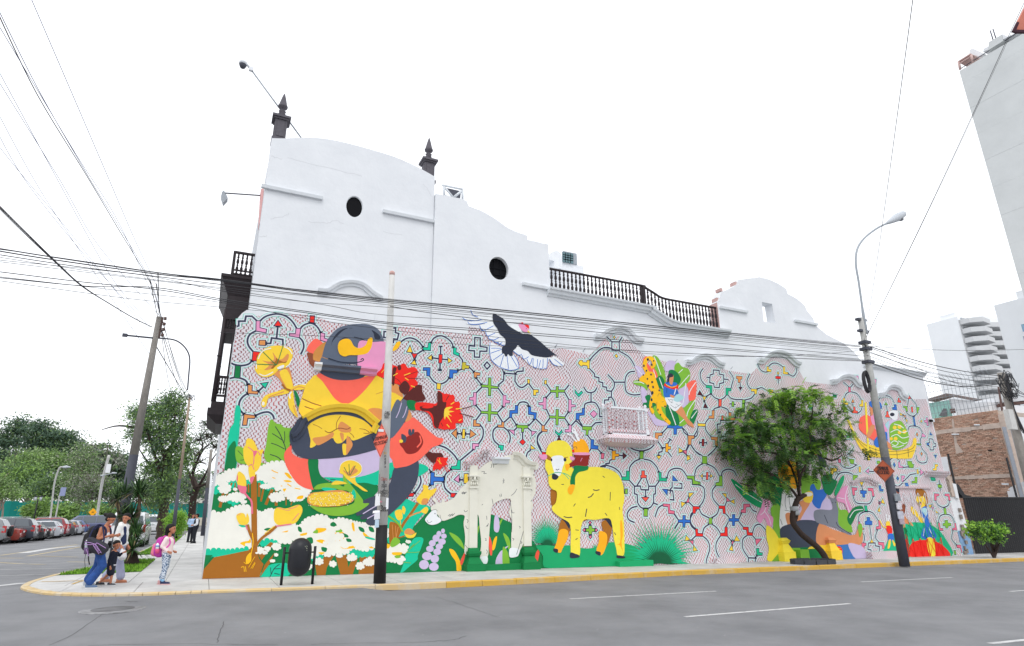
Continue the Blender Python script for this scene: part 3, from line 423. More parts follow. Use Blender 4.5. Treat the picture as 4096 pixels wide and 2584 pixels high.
FIG = '''
GR painted_field
F C
Q dkg 100,470 250,440 400,400 660,360 835,345 1000,480 @D 150,600 600,560 820,800 1000,1000 @E 130,950 290,770 350,750 600,790 870,840 1030,910 1200,1030 1290,1150 1400,1352 0,1390 @D 830,1405 @C 1165,1425 600,1430 65,1445
GR painted_cypress
P mint @A 365,1075 385,1068 405,1085 412,1160 402,1250 398,1350 388,1450 @C 405,60 400,180 385,400 330,430 275,440 300,200 325,40 @A 340,1250 350,1150
P dkg @C 365,150 385,200 385,380 340,420 275,435 290,330 310,220
GR painted_leaf
P lgr @A 720,1210 770,1250 820,1260 850,1290 930,1300 @C 905,40 880,200 835,345 760,350 690,360 645,290 665,180 685,20
F C
s dark 8 850,270 840,200 820,150 790,80 750,15;s dark 7 720,80 770,110 825,150;s dark 7 710,170 770,190 835,225;s dark 8 700,275 770,300 815,340;s dark 6 835,60 838,120 830,170
GR painted_leaf
P lgr 380,210 450,215 560,330 650,360 660,390 600,400 480,370 390,340;s dark 5 400,240 430,270 445,290;s dark 5 425,330 460,325
GR painted_leaf
P mint @E 0,1392 30,1300 60,1180 130,1060 215,1060 195,1150 165,1220 160,1260 90,1320
GR painted_leaf
P mint @D 815,845 900,770 960,700 @E 60,690 150,730 285,770 200,850 120,960 100,1040 0,1050 @D 820,1100
GR painted_leaf
P mint @E 150,480 170,370 230,375 265,410 220,455
GR painted_leaf
P mint @C 612,1425 660,1330 720,1300 800,1290 865,1300 868,1418;s dark 7 700,1420 740,1340 790,1300;s dark 7 740,1385 790,1395;s dark 6 735,1345 800,1340;s dark 6 710,1390 705,1330
GR painted_blossom_bank
F C
B mint 170,560 240,545 330,510 420,505 505,485 520,540 400,548 250,610 175,640;B mint 575,470 700,510 765,580 700,605 600,540;B mint 310,690 400,690 440,700 380,740 340,735
z brn 26 270,615 232,770;z brn 14 310,590 285,720;z brn 16 345,540 300,640;z brn 12 375,540 378,640;z brn 14 500,550 500,630;z brn 24 600,540 597,670;z brn 18 640,590 615,715;z brn 26 722,600 660,745;z brn 26 760,590 757,755;z brn 14 825,630 868,690;z brn 10 850,680 850,750;z brn 10 910,700 895,750
B cream 165,478 250,472 300,432 380,425 440,380 500,385 600,405 660,372 740,352 835,352 860,420 905,500 1000,580 1085,605 1055,650 1000,690 910,710 860,670 800,590 740,580 680,535 640,505 570,510 500,490 430,515 330,500 250,545 165,555
c cream 265,690 48 26;c cream 390,672 88 36;c cream 455,718 28 14;c cream 375,600 20 13;c cream 278,592 55 40;c cream 765,672 68 38;c cream 810,637 26 16;c cream 980,693 30 16;c cream 660,573 54 20
s yel2 9 715,420 740,435 775,448;s yel2 8 720,490 750,500;P yel2 835,450 870,450 905,495 880,500;P yel2 825,520 870,515 905,530 860,535;s yel2 10 860,550 900,575;s yel2 9 930,590 985,600;s yel2 9 800,570 815,570;P yel2 820,600 850,595 835,625;P yel2 965,665 1010,660 1000,690 950,690
B cream 150,812 245,832 330,795 400,760 470,750 560,790 620,822 700,782 760,800 900,920 1060,1000 950,1050 860,1100 700,1090 640,1085 560,1120 520,1140 330,1170 200,1160 95,1180
P dkg 645,975 680,960 720,970 700,990 660,985;P yel2 420,1105 450,1090 500,1080 515,1060 520,1100 470,1105 470,1135 450,1125;P yel2 810,1000 870,985 860,1000 840,1002;P mint 405,935 450,935 480,950 440,955
B mint 95,1183 200,1165 330,1175 500,1152 480,1180 400,1205 300,1212 200,1225 98,1215
Q brn 60,1445 75,1350 180,1235 300,1212 500,1170 580,1100 582,1200 600,1250 640,1300 600,1430;Q dkg 98,1215 165,1215 78,1345;B mint 590,1090 700,1078 770,1090 720,1120 640,1130
Q brn 585,1200 705,1092 735,1105 620,1265;Q brn 650,1305 745,1190 700,1290 605,1425
c cream 600,1170 42 28;c cream 675,1155 30 18;c cream 652,1192 24 15;c cream 757,1213 18 13;c cream 722,1268 24 13;c cream 760,1135 38 30
F D
Q brn 140,1310 240,1210 330,1200 250,1330 235,1418 155,1418;Q brn 330,1220 430,1195 450,1330 480,1260 550,1215 490,1414 375,1414;Q brn 560,1210 700,1220 695,1410 545,1410;Q brn 275,1095 300,1120 340,1160 300,1240 320,1160
B mint 370,1150 500,1165 690,1160 690,1210 560,1225 430,1190 340,1200;B mint 100,1230 190,1215 210,1250 110,1260
B cream 15,925 60,875 180,845 260,865 275,900 380,875 490,905 540,910 620,965 700,935 800,965 822,1010 760,1100 690,1145 600,1170 480,1140 430,1200 330,1190 250,1225 200,1190 100,1245 60,1150 -30,1060 -60,1000
P dkg 280,925 310,905 340,930 330,950 290,945;P yel2 320,1010 400,1000 410,1060 330,1085;P yel2 150,965 240,965 230,990 160,1010;P yel2 480,920 500,915 510,990 490,980;P yel2 590,1000 640,1040 690,1070 600,1040;P lgr 120,1000 160,975 165,1010 130,1010;P lgr 330,950 390,980 385,1000 335,1000;P yel2 380,1130 450,1135 530,1120 500,1150 400,1155;P mint 610,1040 690,1060 690,1075 620,1060;P yel2 150,1080 210,1070 260,1110 200,1105;P yel2 640,1120 690,1150 650,1150;P yel2 170,1190 230,1190 200,1210;P mint 20,1170 60,1150 110,1220 60,1230;P yel2 0,1020 60,1005 60,1025 10,1035
P dkg 60,1060 110,1050 120,1100 80,1110;P dkg 395,1010 440,1025 450,1050 410,1045;P dkg 545,950 590,965 600,1000 560,990;P dkg 200,1140 250,1150 240,1185 205,1175;P dkg -20,950 10,960 15,1000 -15,990;P dkg 640,950 680,960 690,1000 650,990;P dkg 430,1060 470,1065 480,1090 440,1090;B cream 300,1030 370,1015 400,1060 330,1080;c cream 120,935 34 22;c cream 250,920 30 22;c cream 345,965 26 18;c cream 600,930 30 18;c cream 650,1110 40 22;c cream 540,1120 44 22;c cream 415,1130 34 18;c cream 140,1120 30 20;c cream 20,1075 34 22
c cream 305,1298 32 22;c cream 560,1315 34 30;c cream 640,1280 52 32;c cream 365,1220 30 16;c cream 290,1150 22 14;c cream 482,1240 46 26;c cream 235,1100 22 12;c cream 172,1275 40 26;c cream 80,1320 32 22;c cream 60,1210 40 34
c cream 1010,1090 24 13;B cream 810,1140 900,1125 990,1125 1000,1160 950,1195 880,1205 915,1240 975,1240 965,1268 900,1278 805,1268;P yel2 860,1190 950,1190 930,1215 870,1215;P lgr 880,1225 920,1215 940,1235 900,1245;P yel2 800,1110 840,1120 830,1150 805,1150
GR painted_bud_branch
F C
Q brn 520,480 575,460 582,1185 530,1200
P yel 500,125 540,140 575,200 590,235 640,230 620,285 620,340 600,400 560,440 500,390 460,330 450,250 455,205 470,190 480,140;P yel 500,390 550,385 560,480 520,495 505,470
s pink2 8 495,205 545,250 550,310 545,370;P pink2 545,245 580,245 565,280 548,300;s pink2 7 500,390 530,370 550,420;s pink2 7 585,245 610,285;P pink2 515,495 555,482 525,553
P yel 405,437 440,450 470,490 478,570 440,580 400,560 388,500;P pink2 398,560 440,570 478,575 480,620 465,642 430,635 405,600;P pink2 388,500 400,465 398,530;s pink2 18 465,640 500,680 528,720 533,830
P yel 385,850 420,822 460,830 475,865 485,825 500,850 505,890 490,925 450,935 410,920;s brn 28 490,930 510,1000 545,1080 560,1130;s pink2 12 475,935 490,980;s pink2 4 395,845 430,828
P yel 745,790 780,768 850,780 950,748 990,755 1003,800 980,860 930,920 850,925 780,935 740,900 735,840;s brn 24 760,945 700,1000 620,1060 560,1140;s yel 8 650,1015 700,975 740,945;s pink2 11 755,945 830,935 900,925;s pink2 5 770,770 850,795 890,795;s pink2 5 870,780 920,775 965,750;s pink2 6 908,895 970,825
s yel2 8 535,1010 542,1080 535,1150 515,1235;P yel2 480,1230 520,1190 525,1260 500,1295 475,1290;s yel2 6 455,1320 462,1370;s yel2 6 470,1320 477,1370;s yel2 5 500,1330 545,1250 560,1230;s yel2 5 520,1340 560,1280;s yel2 5 535,1340 562,1290;s yel2 6 430,1330 450,1320;s yel2 6 455,1280 480,1300
GR painted_bud_branch
F D
s brn 26 1100,730 1040,820 980,900 945,960;s tan 13 1015,855 1070,830 1130,812
P yel @E 150,700 190,640 215,610 215,560 260,570 270,610 340,590 320,640 280,680 250,730 200,745;P tan @E 210,690 260,690 250,735 200,742;P yel @E 190,805 240,765 262,790 240,830 200,815
P yel @D 885,810 920,790 950,800 955,870 920,890 895,860;P yel @D 962,755 985,790 970,835 950,800;s yel2 7 935,890 940,950
P yel 975,1010 1030,1030 1085,1005 1060,1050 1000,1052;P tan 975,990 1010,965 1050,980 1070,1005 1030,1025 980,1015;s brn 12 980,1035 915,1055
P brn 832,930 860,905 930,940 942,990 885,1100 835,1110;s tan 4 860,930 870,1080;s tan 4 890,940 895,1060;s tan 4 915,950 890,1080;P lgr 840,1110 880,1050 930,1075 920,1110 860,1142;s lgr 17 822,850 880,890 930,940 955,998
s lgr 5 @E 40,1210 100,1150 185,1080;s lgr 5 @E 60,1190 140,1190 180,1185;s lgr 5 @E 20,1280 100,1290;s lgr 5 @E 90,1150 130,1110
GR painted_woman
F B
P coral 160,392 235,440 235,480 190,545 130,545 75,520 70,490 100,440;P brn2 70,540 130,545 210,600 160,690 100,650 85,600;P tan2 265,432 190,470 140,530 130,590 150,615 220,610
P coral @C 900,190 835,260 840,350 880,440 950,540 1030,590 1115,603 1105,540 1065,430 1055,320 980,310 905,260
P lav @D 165,300 700,210 850,310 840,400 740,470 500,492 220,492 170,400
P dkg @D 75,318 165,318 170,400 200,480 300,540 400,555 600,540 730,570 700,650 580,700 450,600 200,580 135,612 95,500
P mint @D 235,488 500,492 700,440 850,350 882,400 840,500 720,560 600,540 400,555 320,540 260,510;s dark 6 @D 280,507 330,512
P navy @D 880,400 1000,370 1102,335 1095,500 1040,620 980,700 900,780 820,850 720,930 640,935 610,900 640,870 580,885 560,860 600,835 535,848 522,825 560,790 640,745 600,750 585,715 640,680 760,640 840,540
s lav 9 @D 585,830 650,790 715,752;s lav 9 @D 625,875 680,845 735,810
P coral @B 915,1400 1050,1250 1130,1190 1200,1230 @E 250,40 345,115 395,125 400,150 370,185 300,210 240,270 170,330 80,380 0,397 @D 880,400 860,330 835,280
P dred @D 930,170 1000,110 1095,65 1145,140 1135,200 1080,260 1000,270 960,220;s coral 13 @D 1115,100 1128,160 1090,210;P navy @D 945,85 990,110 980,165 950,150;P navy @D 1010,50 1030,40 1042,95 1012,92;P navy @D 1045,42 1065,45 1062,80 1042,85;C yel @D 942 152 18 16
P navy @A 1010,1195 960,1260 910,1330 905,1400 @C 890,170 930,260 990,300 1050,318 @D 160,320 400,302 600,262 800,195 @B 915,1400 905,1200 830,1170 770,1240 600,1130 200,1130
P yel @B 175,760 110,800 60,860 20,980 -15,1100 0,1150 60,1200 200,1125 440,1085 640,1135 770,1240 840,1190 920,1130 960,1070 1040,990 1010,920 950,870 900,840 820,790 740,760 450,800
P tan 930,860 990,865 1040,985 960,945 925,930;P tan 680,1120 730,1095 830,1110 832,1180 790,1235 740,1205 670,1150;P tan 1100,1110 1130,1190 1065,1235 1080,1150
s brn2 9 20,1000 120,1045 215,1075;s brn2 9 45,1080 120,1105 185,1108;s tan2 6 765,955 840,930
P coral 165,765 240,745 400,800 600,790 755,765 700,860 600,970 500,1045 430,1050 350,1000 270,890 220,820
P slate @B 920,1130 970,1020 1000,1015 1025,1045 1040,995 1070,995 1085,1060 1100,1100 1075,1200 1000,1320 915,1400 903,1250
s lav 8 1025,1045 1000,1130 970,1195;s lav 8 1080,1080 1060,1150 1035,1195
P yel2 940,490 980,430 1010,420 1018,440 990,490 945,520
P navy 200,735 250,690 600,730 650,775 560,808 420,815 300,792
P slate 210,640 225,560 255,450 300,370 380,290 480,255 600,243 700,252 780,290 830,360 850,435 848,560 700,660 540,650 380,650
P pink 600,420 740,428 868,433 862,560 840,660 800,740 740,775 600,745 580,660 582,560
P dark 530,290 500,285 440,310 380,365 330,420 315,465 330,400 380,330 450,290;P dark 725,305 790,345 815,385 790,405 755,390 745,345
P yel2 380,480 400,420 460,395 510,410 545,470 600,490 660,460 690,395 725,385 733,410 720,480 680,540 600,560 500,562 450,575 400,550
s dark 9 285,592 400,628 520,638 600,630 640,612 630,595 612,610;s dark 7 405,410 445,388 485,392;s dark 7 545,378 600,390 655,412;s tan2 5 215,575 280,600
P yel 90,1260 250,1180 440,1165 620,1210 720,1290 735,1345 700,1360 540,1425 490,1385 410,1450 330,1400 200,1430 150,1480 100,1495 105,1420 85,1330
P tan 330,1340 250,1380 130,1400 150,1450 195,1470 330,1390;P tan 380,1300 410,1235 455,1250 515,1300 500,1340 420,1340;P yel 350,1350 400,1330 440,1380 430,1440 370,1452 335,1400;P tan 400,1350 440,1360 430,1440
P yel @D 395,180 440,190 435,270 410,282 398,262;P tan @D 440,100 490,180 455,250 430,275 430,180;s brn2 6 @B 410,1175 370,1240 365,1310;s brn2 7 250,1325 300,1345 390,1300 470,1310 510,1290;s brn2 6 600,1305 660,1315 700,1350 640,1350;s brn2 5 130,1262 180,1280 220,1305;s brn2 5 500,1345 530,1370 545,1395
GR painted_maize
P lgr @D 130,600 160,560 250,542 340,550 410,575 400,500 405,465 440,520 490,580 540,640 585,700 590,730 645,735 560,800 450,842 300,848 180,815 90,752 200,770 350,765 480,740 505,700 450,620 380,610 300,590 200,600
P mint @D 200,590 260,585 340,600 300,612 230,615;P mint @D 500,600 480,640 510,690 520,650
P tan @D 66,690 95,640 180,625 360,608 470,640 500,700 440,740 330,762 160,762 80,735
KERNELS
F D
P yel 365,420 380,370 430,335 500,330 560,360 577,420 550,465 515,490 525,540 580,580 630,620 590,615 540,580 480,540 430,500 400,465 370,450;P tan 400,420 450,440 500,380 510,400 540,430 500,460 460,480 420,450
s dkg 6 460,470 455,365;s dkg 6 410,395 450,470;s dkg 6 515,380 465,470;s off 5 365,420 380,365 440,330 510,335 570,380 570,440 520,480 470,490;P yel 295,545 330,522 400,530 435,548 380,555 300,560
GR painted_trumpet_flower
F A
P tan 740,740 830,710 905,695 945,870 950,910 900,932 870,910 800,800;P yel 805,740 860,700 900,740 940,860 945,900 890,912 860,860;P yel 860,900 900,930 880,950 760,975 690,1000 670,1070 640,1088 620,1060 640,990 700,950 800,920;s tan 10 690,985 760,960 850,930
P yel 950,880 980,868 1080,850 1075,900 960,915;s off 8 950,870 1000,850 1070,860;s tan 9 950,900 1000,880 1060,895;P yel 890,1000 910,940 940,930 955,1050 990,1190 940,1150 900,1090;P dkg 950,925 975,930 1010,1020 990,1090 960,980;s off 14 912,1000 905,960 925,930;s tan 8 945,1070 960,1130 985,1180;s brn 18 830,855 870,900 915,915
P yel 570,650 580,580 620,520 700,475 780,462 850,470 920,490 940,530 930,600 900,660 860,690 800,705 740,760 680,782 620,775 575,740 555,700;P tan 630,615 700,625 750,600 735,530 780,590 830,600 880,550 900,560 880,620 800,650 720,700 650,710 700,660
P brn 705,640 760,625 770,590 800,610 850,630 880,620 860,640 800,640 740,695 720,690 750,650;s dkg 8 845,450 810,560 775,660;s dkg 8 625,515 700,590 770,660;s dkg 8 560,650 770,660
s off 9 590,600 610,550 650,510 720,490;s off 9 850,475 900,500 935,550;s off 9 600,750 660,768 740,730;s off 9 570,650 572,700;s off 9 930,605 905,655 870,680;P off 780,690 820,665 850,660 845,685 800,700;C cream 640 1050 14 20
GR painted_red_flower
F B
P red 770,760 820,700 850,640 940,660 1000,680 1020,655 1060,648 1090,690 1150,680 1190,720 1180,780 1160,800 1190,840 1180,880 1165,900 1160,940 1130,955 1090,920 1060,880 1000,860 940,840 860,800
P mar 1060,820 1110,880 1080,950 1020,940 1000,880;P mar 1050,980 1170,870 1230,870 1235,930 1262,980 1250,1020 1150,1030 1060,1010;P mar 935,700 975,690 960,760 950,860 930,850;P mar 985,665 1015,665 1020,705 990,710
s yel 8 940,770 985,745;s yel 8 1050,765 1115,742;s yel 8 1060,790 1095,815;s yel 8 1120,870 1160,885;s mar 5 1060,780 1120,750 1190,725;s mar 5 1090,795 1250,800;s mar 5 940,780 1000,820 1025,865;s yel 5 820,740 855,700
F F
P dkg 65,1030 100,1015 155,1035 150,1115 85,1100;P red 155,1045 250,1038 370,1045 378,930 400,925 440,950 470,950 500,960 545,970 550,1030 590,1030 605,1060 600,1100 630,1180 630,1240 600,1250 560,1250 560,1300 520,1312 480,1310 440,1315 390,1300 340,1290 315,1200 270,1140 200,1120 155,1110
P mar 200,1080 300,1070 370,1065 375,935 420,950 430,1030 465,1040 450,1130 440,1180 400,1240 380,1300 340,1270 330,1180 290,1130 215,1120;P red 215,1085 300,1065 335,1085 270,1100
P yel 455,1095 530,1085 485,1118 545,1130 492,1145 520,1180 482,1168 520,1245 465,1180 450,1212 440,1165;s mar 9 590,1110 680,1090 730,1070;s mar 9 600,1150 680,1170 742,1190;s yel 9 510,1060 545,1035;s yel 9 560,1105 620,1100;s yel 9 590,1225 618,1210;s yel 9 470,1260 495,1290;s mar 6 410,1245 430,1280;s mar 6 460,1020 490,970
F E
P mar 235,285 270,250 300,260 340,262 385,265 400,300 350,320 330,345 300,350;P red 345,305 400,305 445,310 430,350 445,370 400,385 370,420 340,410 310,430 305,390 330,350;s yel 4 345,325 385,365;s yel 4 365,310 370,365;s red 6 400,380 440,440;s red 6 410,375 465,438
GR painted_meadow_plants
F E
C lav 400 990 18 22;C lav 362 1018 24 28;C lav 408 1038 26 24;C lav 335 1058 33 34;C lav 390 1090 35 30;C lav 300 1105 32 30;C lav 365 1135 35 28;C lav 278 1158 36 30;C lav 345 1185 36 32;C lav 250 1225 46 40;C lav 322 1250 40 38;C lav 222 1305 46 44;C lav 313 1325 46 38
GR painted_plant
P lgr 458,1005 520,1030 570,1080 600,1160 560,1130 500,1070
GR painted_plant
P lgr 680,1095 690,1020 740,935 730,1000 700,1080
GR painted_plant
P yel2 458,1160 500,1170 540,1230 570,1310 565,1375 530,1370 520,1280 480,1220
GR painted_plant
P red2 610,1175 590,1210 560,1280 575,1310 600,1250
GR painted_plant
P lav 885,850 910,845 930,930 915,1000 880,990 875,930
GR painted_plant
P lgr 960,870 930,900 930,940
GR painted_plant
P red2 812,1030 840,1050 858,1120 858,1210 840,1210 825,1120
GR painted_plant
P yel2 905,1045 880,1060 862,1120 862,1170 885,1150
GR painted_plant
P lgr 962,1010 1010,1050 1030,1120 1020,1175 990,1100
GR painted_plant
P lav 1012,1130 960,1180 970,1150
GR painted_plant
P lav 955,1170 900,1240 890,1310 900,1370 960,1370 975,1300
GR painted_plant
P lgr 960,1140 1000,1180 1020,1260 1015,1365 980,1360 955,1290
GR painted_plant
P lgr 1205,1035 1160,1070 1148,1150 1180,1110
GR painted_plant
P red2 1305,1160 1270,1190 1255,1270 1275,1310
GR painted_white_llama
P cream2 290,800 290,760 330,735 303,700 305,680 330,685 345,720 385,725 392,690 412,695 420,720 500,680 560,600 640,520 720,430 800,360 870,330 1000,285 1050,280 1150,300 1240,350 1290,365 1280,415 1245,430 1265,530 1260,640 1230,700 1240,760 1200,870 1190,960 1160,1060 1140,1130 1080,1215 1040,1200 1035,1060 1040,900 1015,820 1025,690 870,740 840,900 825,1100 815,1230 745,1235 755,1100 740,950 730,850 705,850 690,960 665,1180 600,1200 605,1050 590,920 600,850 545,840 480,870 390,895 350,840
P off 300,800 335,800 345,850 385,890 340,925 280,932 240,905 232,880 260,840;C dark 323 828 4 6;s dark 3 248,888 265,915 295,898;s dark 3 345,805 330,790 290,800;s dark 3 370,840 375,870 390,895
P off 1025,1150 1110,1160 1105,1210 1080,1232 1020,1232;P off 745,1235 812,1230 810,1290 780,1300 738,1290
s dark 4 848,365 852,385 846,402;s dark 4 868,360 872,380 868,400;s dark 4 878,372 905,365;s dark 4 758,438 785,436 780,455 805,452;s dark 4 960,502 970,518 958,522 968,535 955,545;s dark 4 570,640 590,625 580,645 605,628 595,645 620,625;s dark 4 665,675 680,680 675,695 692,690
s dark 4 928,650 932,675;s dark 4 940,642 945,670;s dark 4 1035,660 1065,635 1088,598;s dark 4 855,690 862,715 865,740;s dark 4 595,795 605,812 628,800;s dark 4 445,850 465,835 462,855 485,830 482,850 508,825;s dark 4 620,880 632,895 625,915;s dark 4 610,940 620,965 635,968;s dark 4 648,990 658,1020;s dark 4 668,985 672,1020;s dark 4 805,850 808,885;s dark 4 848,865 850,895
s dark 4 800,950 815,935 812,950 822,920;s dark 4 790,1060 802,1065 795,1078 805,1080;s dark 4 802,1165 812,1180 805,1205;s dark 4 1040,795 1045,820 1065,820;s dark 4 1108,945 1120,955 1112,965;s dark 4 1045,1060 1060,1065 1050,1080;s dark 4 1205,600 1225,605 1230,620;s dark 4 1205,645 1220,655;s dark 4 1225,700 1205,755;s dark 4 1190,800 1185,850 1130,1060 1085,1210;s dark 4 605,1120 618,1140 630,1150;s dark 4 760,750 770,740;s dark 4 1120,1090 1135,1095 1122,1110;s dark 4 1240,480 1245,460;s dark 3 1025,700 1040,850 1040,1000
GR painted_hill
F G
P green 95,1150 300,1157 380,1152 460,1172 570,1177 700,1132 780,1127 900,1147 1000,1200 1060,1290 1060,1345 780,1352 210,1365 150,1240
GR painted_grass_tuft
F G
R mint2 185,1070 60,200 -30 215 30;R mint2 190,1130 80,150 -8 188 22;R dkg2 190,1150 40,135 -8 188 24
GR painted_grass_tuft
R mint2 1165,1230 120,345 -30 210 38;R mint2 1165,1290 170,270 -8 188 26;R dkg2 1165,1310 95,205 -8 188 32
GR painted_grass_tuft
R mint2 600,1170 8,45 20 160 9
GR painted_yellow_sheep
F G
P brn 222,672 275,675 266,775 228,805;P brn 305,940 340,925 380,970 380,1040 330,1120 285,1050;P dark 313,925 345,925 380,970 378,1010 340,950;P or_ 290,1030 330,1010 367,1030 365,1090 320,1180 300,1217 250,1190 270,1120;P dark 243,1180 280,1187 275,1217 243,1205
P brn 665,945 742,930 750,1010 722,1120 690,1170 700,1080 665,1000;P dark 672,918 720,912 748,960 747,1000 700,940;P or_ 640,1030 700,1050 707,1120 680,1210 650,1238 615,1195 635,1120;P dark 610,1203 650,1212 645,1242 608,1225;P brn 505,920 540,925 510,945
P sh 175,400 180,330 210,270 270,245 340,250 390,300 405,360 400,430 402,480 440,490 540,475 640,475 740,500 810,550 850,650 855,760 840,840 852,960 857,1100 852,1232 800,1242 785,1180 765,1100 750,980 720,918 600,932 510,930 480,1000 472,1100 467,1240 400,1242 390,1150 392,1050 378,960 300,910 240,860 228,820 262,780 270,690 230,665 200,620 195,540 170,480
P or_ 820,950 836,950 843,1060 832,1140 855,1250 840,1200 815,1152 790,1145 820,1120;P dark 390,1215 430,1225 465,1240 460,1258 388,1262;P dark 795,1238 860,1250 852,1264 793,1262
P brn 182,365 225,395 228,422 178,400;P pink 115,370 145,365 182,368 180,405 140,408;P pink 385,380 425,395 415,415 390,412;P off 222,395 260,375 320,380 335,430 320,480 300,545 260,548 245,510 228,450;C dark 341 410 13 16;C dark 224 412 7 14;s brn 6 335,395 365,388
s dark 6 262,492 275,500 290,490;s brn 6 255,522 275,520 302,522;P dark 235,530 285,553 265,583 230,575;s mint 5 190,555 250,525 310,525 360,540 410,578;s mint 5 320,525 350,550 375,578
s dark 8 330,903 365,912 403,908;s dark 8 585,670 610,677 640,670;s dark 8 540,738 568,728 588,702;s dark 6 668,552 685,565;s dark 6 415,815 432,790;s dark 8 530,835 518,905;s dark 6 735,690 732,765;s dark 6 688,872 705,895;s dark 6 432,1018 460,1022;s dark 6 432,1105 450,1090;s dark 6 768,1042 782,1062;s dark 5 852,610 854,705;s dark 5 812,820 815,845;s dark 6 310,625 332,625
P dkg 430,462 535,462 540,495 500,510 460,520 430,560 426,630 388,625 392,560 415,500;P or_ 415,310 415,260 450,238 500,235 535,280 545,352 425,357;P dred 425,365 545,365 545,420 530,465 440,460 380,477 372,452 430,405;P pink 420,350 545,350 543,370 420,367
P off 360,185 385,172 400,200 447,252 430,250 395,205 375,200;P off 400,150 425,138 445,180 470,240 450,245 425,190 405,175;s dark 4 370,178 385,182 380,192;s dark 4 408,152 420,155 415,165;s dark 4 412,303 440,300 445,320;P or_ 390,628 425,632 415,680 395,712 370,700 365,665;P or_ 345,452 375,450 382,470 360,507 345,480;s pink 4 475,425 490,395;z red 20 402,335 422,332
GR painted_condor
F F
P off 715,105 760,150 850,170 940,150 960,250 1060,400 1060,460 980,430 900,395 860,330 805,262 860,240 690,245 685,222 800,212 640,195 630,178 720,190 800,195 735,150
s blue 6 715,105 735,150 790,175;s blue 6 630,178 660,200 740,212 825,200;s blue 6 685,220 700,242 770,248 880,228;s blue 6 805,260 820,300 845,310 890,290 945,262;s blue 6 865,310 870,345 890,365 960,335;s blue 6 890,370 900,395 950,405 1000,380;s blue 6 930,400 960,430 1000,430;s blue 6 975,430 1000,450 1030,430;s blue 6 1010,440 1030,460 1055,455
P off 910,430 1060,500 1150,560 1190,640 1195,690 1130,712 1010,690 950,640 910,590 905,500;s blue 6 910,430 905,500 915,590 950,640 1010,680 1080,705 1130,712 1195,690 1190,620 1150,560;s blue 6 920,490 1020,490;s blue 6 915,540 1030,500;s blue 6 940,610 1035,545;s blue 6 1010,680 1045,560;s blue 6 1095,700 1080,570;s blue 6 1185,680 1120,570
P off 1140,510 1200,460 1500,580 1560,570 1655,645 1640,665 1590,670 1550,655 1505,600 1480,690 1430,700 1370,685 1310,660 1260,610 1210,565
s blue 6 1145,520 1200,560 1230,550;s blue 6 1230,560 1250,600 1300,575;s blue 6 1280,600 1310,655 1335,590;s blue 6 1345,590 1345,670 1380,685 1390,600;s blue 6 1400,690 1420,610;s blue 6 1410,695 1440,690 1445,600;s blue 6 1450,690 1480,690 1490,590;s blue 6 1510,600 1545,650 1590,668;s blue 6 1560,600 1640,665
P dark 940,140 990,160 1050,200 1100,265 1170,290 1240,340 1310,350 1400,410 1480,480 1560,545 1600,575 1550,558 1500,582 1430,580 1330,560 1290,520 1230,500 1190,460 1170,490 1138,520 1138,562 1110,568 1090,550 1078,572 1060,568 1050,545 1030,540 1030,480 1060,460 1062,395 1010,350 980,290 950,250 935,200
P off 1110,268 1190,258 1230,320 1250,345 1200,325;P pink 1195,255 1230,240 1290,270 1295,310 1270,328 1230,310;P red 1215,235 1240,228 1250,245 1295,250 1302,290 1280,280 1250,250;P yel 1290,308 1320,342 1292,330;C dark 1275 292 4 4
GR painted_jungle_leaves
F H
P lav 655,590 720,605 770,670 775,710 700,720 680,650;P lav 990,610 1010,550 1050,530 1110,550 1095,640 1000,650;P lav 725,820 780,860 800,1000 760,1040 735,960;P lav 800,1090 900,1170 1040,1240 900,1250 840,1180;P lav 1140,870 1220,770 1250,850 1260,960 1200,1050 1150,1000
P lgr 850,490 900,485 950,560 985,650 1000,760 970,850 920,740 880,640;P lgr 640,765 680,750 770,780 800,860 740,820 660,795;P lgr 1095,640 1100,580 1140,555 1180,600 1250,625 1270,700 1240,780 1150,840 1130,740;P lgr 930,800 1000,760 1030,900 980,950;P lgr 1200,1050 1320,960 1300,1080 1230,1230 1140,1250 1130,1130
P coral 780,540 820,590 870,620 905,680 905,740 860,720 790,620;P coral 1230,790 1330,750 1335,880 1320,960 1255,970 1250,860;P coral 748,525 770,490 795,490 770,540
P dkg 1030,650 1080,635 1130,670 1165,740 1130,800 1050,760;P dkg 885,740 940,700 985,760 975,850 900,810;P dkg 770,930 820,910 845,970 890,1000 885,1090 840,1060 760,1045 750,1000 790,990;P lgr 870,1040 1000,1020 1005,1180 920,1180 870,1110;P dkg 1000,1030 1060,1010 1130,1120 1150,1230 1100,1250 1040,1240 1000,1130;P dkg 1355,1080 1330,1180 1300,1235 1265,1180 1300,1085
s off 8 870,490 900,560 945,690;s off 8 860,630 890,720;s off 8 925,720 970,840;s off 8 1185,630 1140,670;s off 8 1260,690 1180,780 1130,840;s off 9 1330,770 1270,860 1255,910;s off 8 1325,965 1250,1080 1230,1150;s off 9 1035,1040 1070,1130 1110,1245;s off 8 1345,1085 1280,1170;s off 8 1220,780 1205,900 1185,1020;s off 8 645,770 720,770 760,790;s off 8 1150,1225 1200,1180;s off 7 665,600 740,690
GR painted_jaguar
F H
s yel2 44 795,665 765,590 785,525 830,505 868,545 858,590 832,600
P yel2 760,690 810,655 870,670 890,740 930,850 960,920 1000,970 1005,1030 990,1050 950,1040 960,1090 1000,1150 1050,1210 1040,1240 1010,1220 940,1140 900,1080 890,1010 850,1000 850,1050 870,1090 860,1120 835,1100 815,1030 830,950 850,900 800,820 780,750;P yel2 700,750 740,695 790,705 800,800 760,775
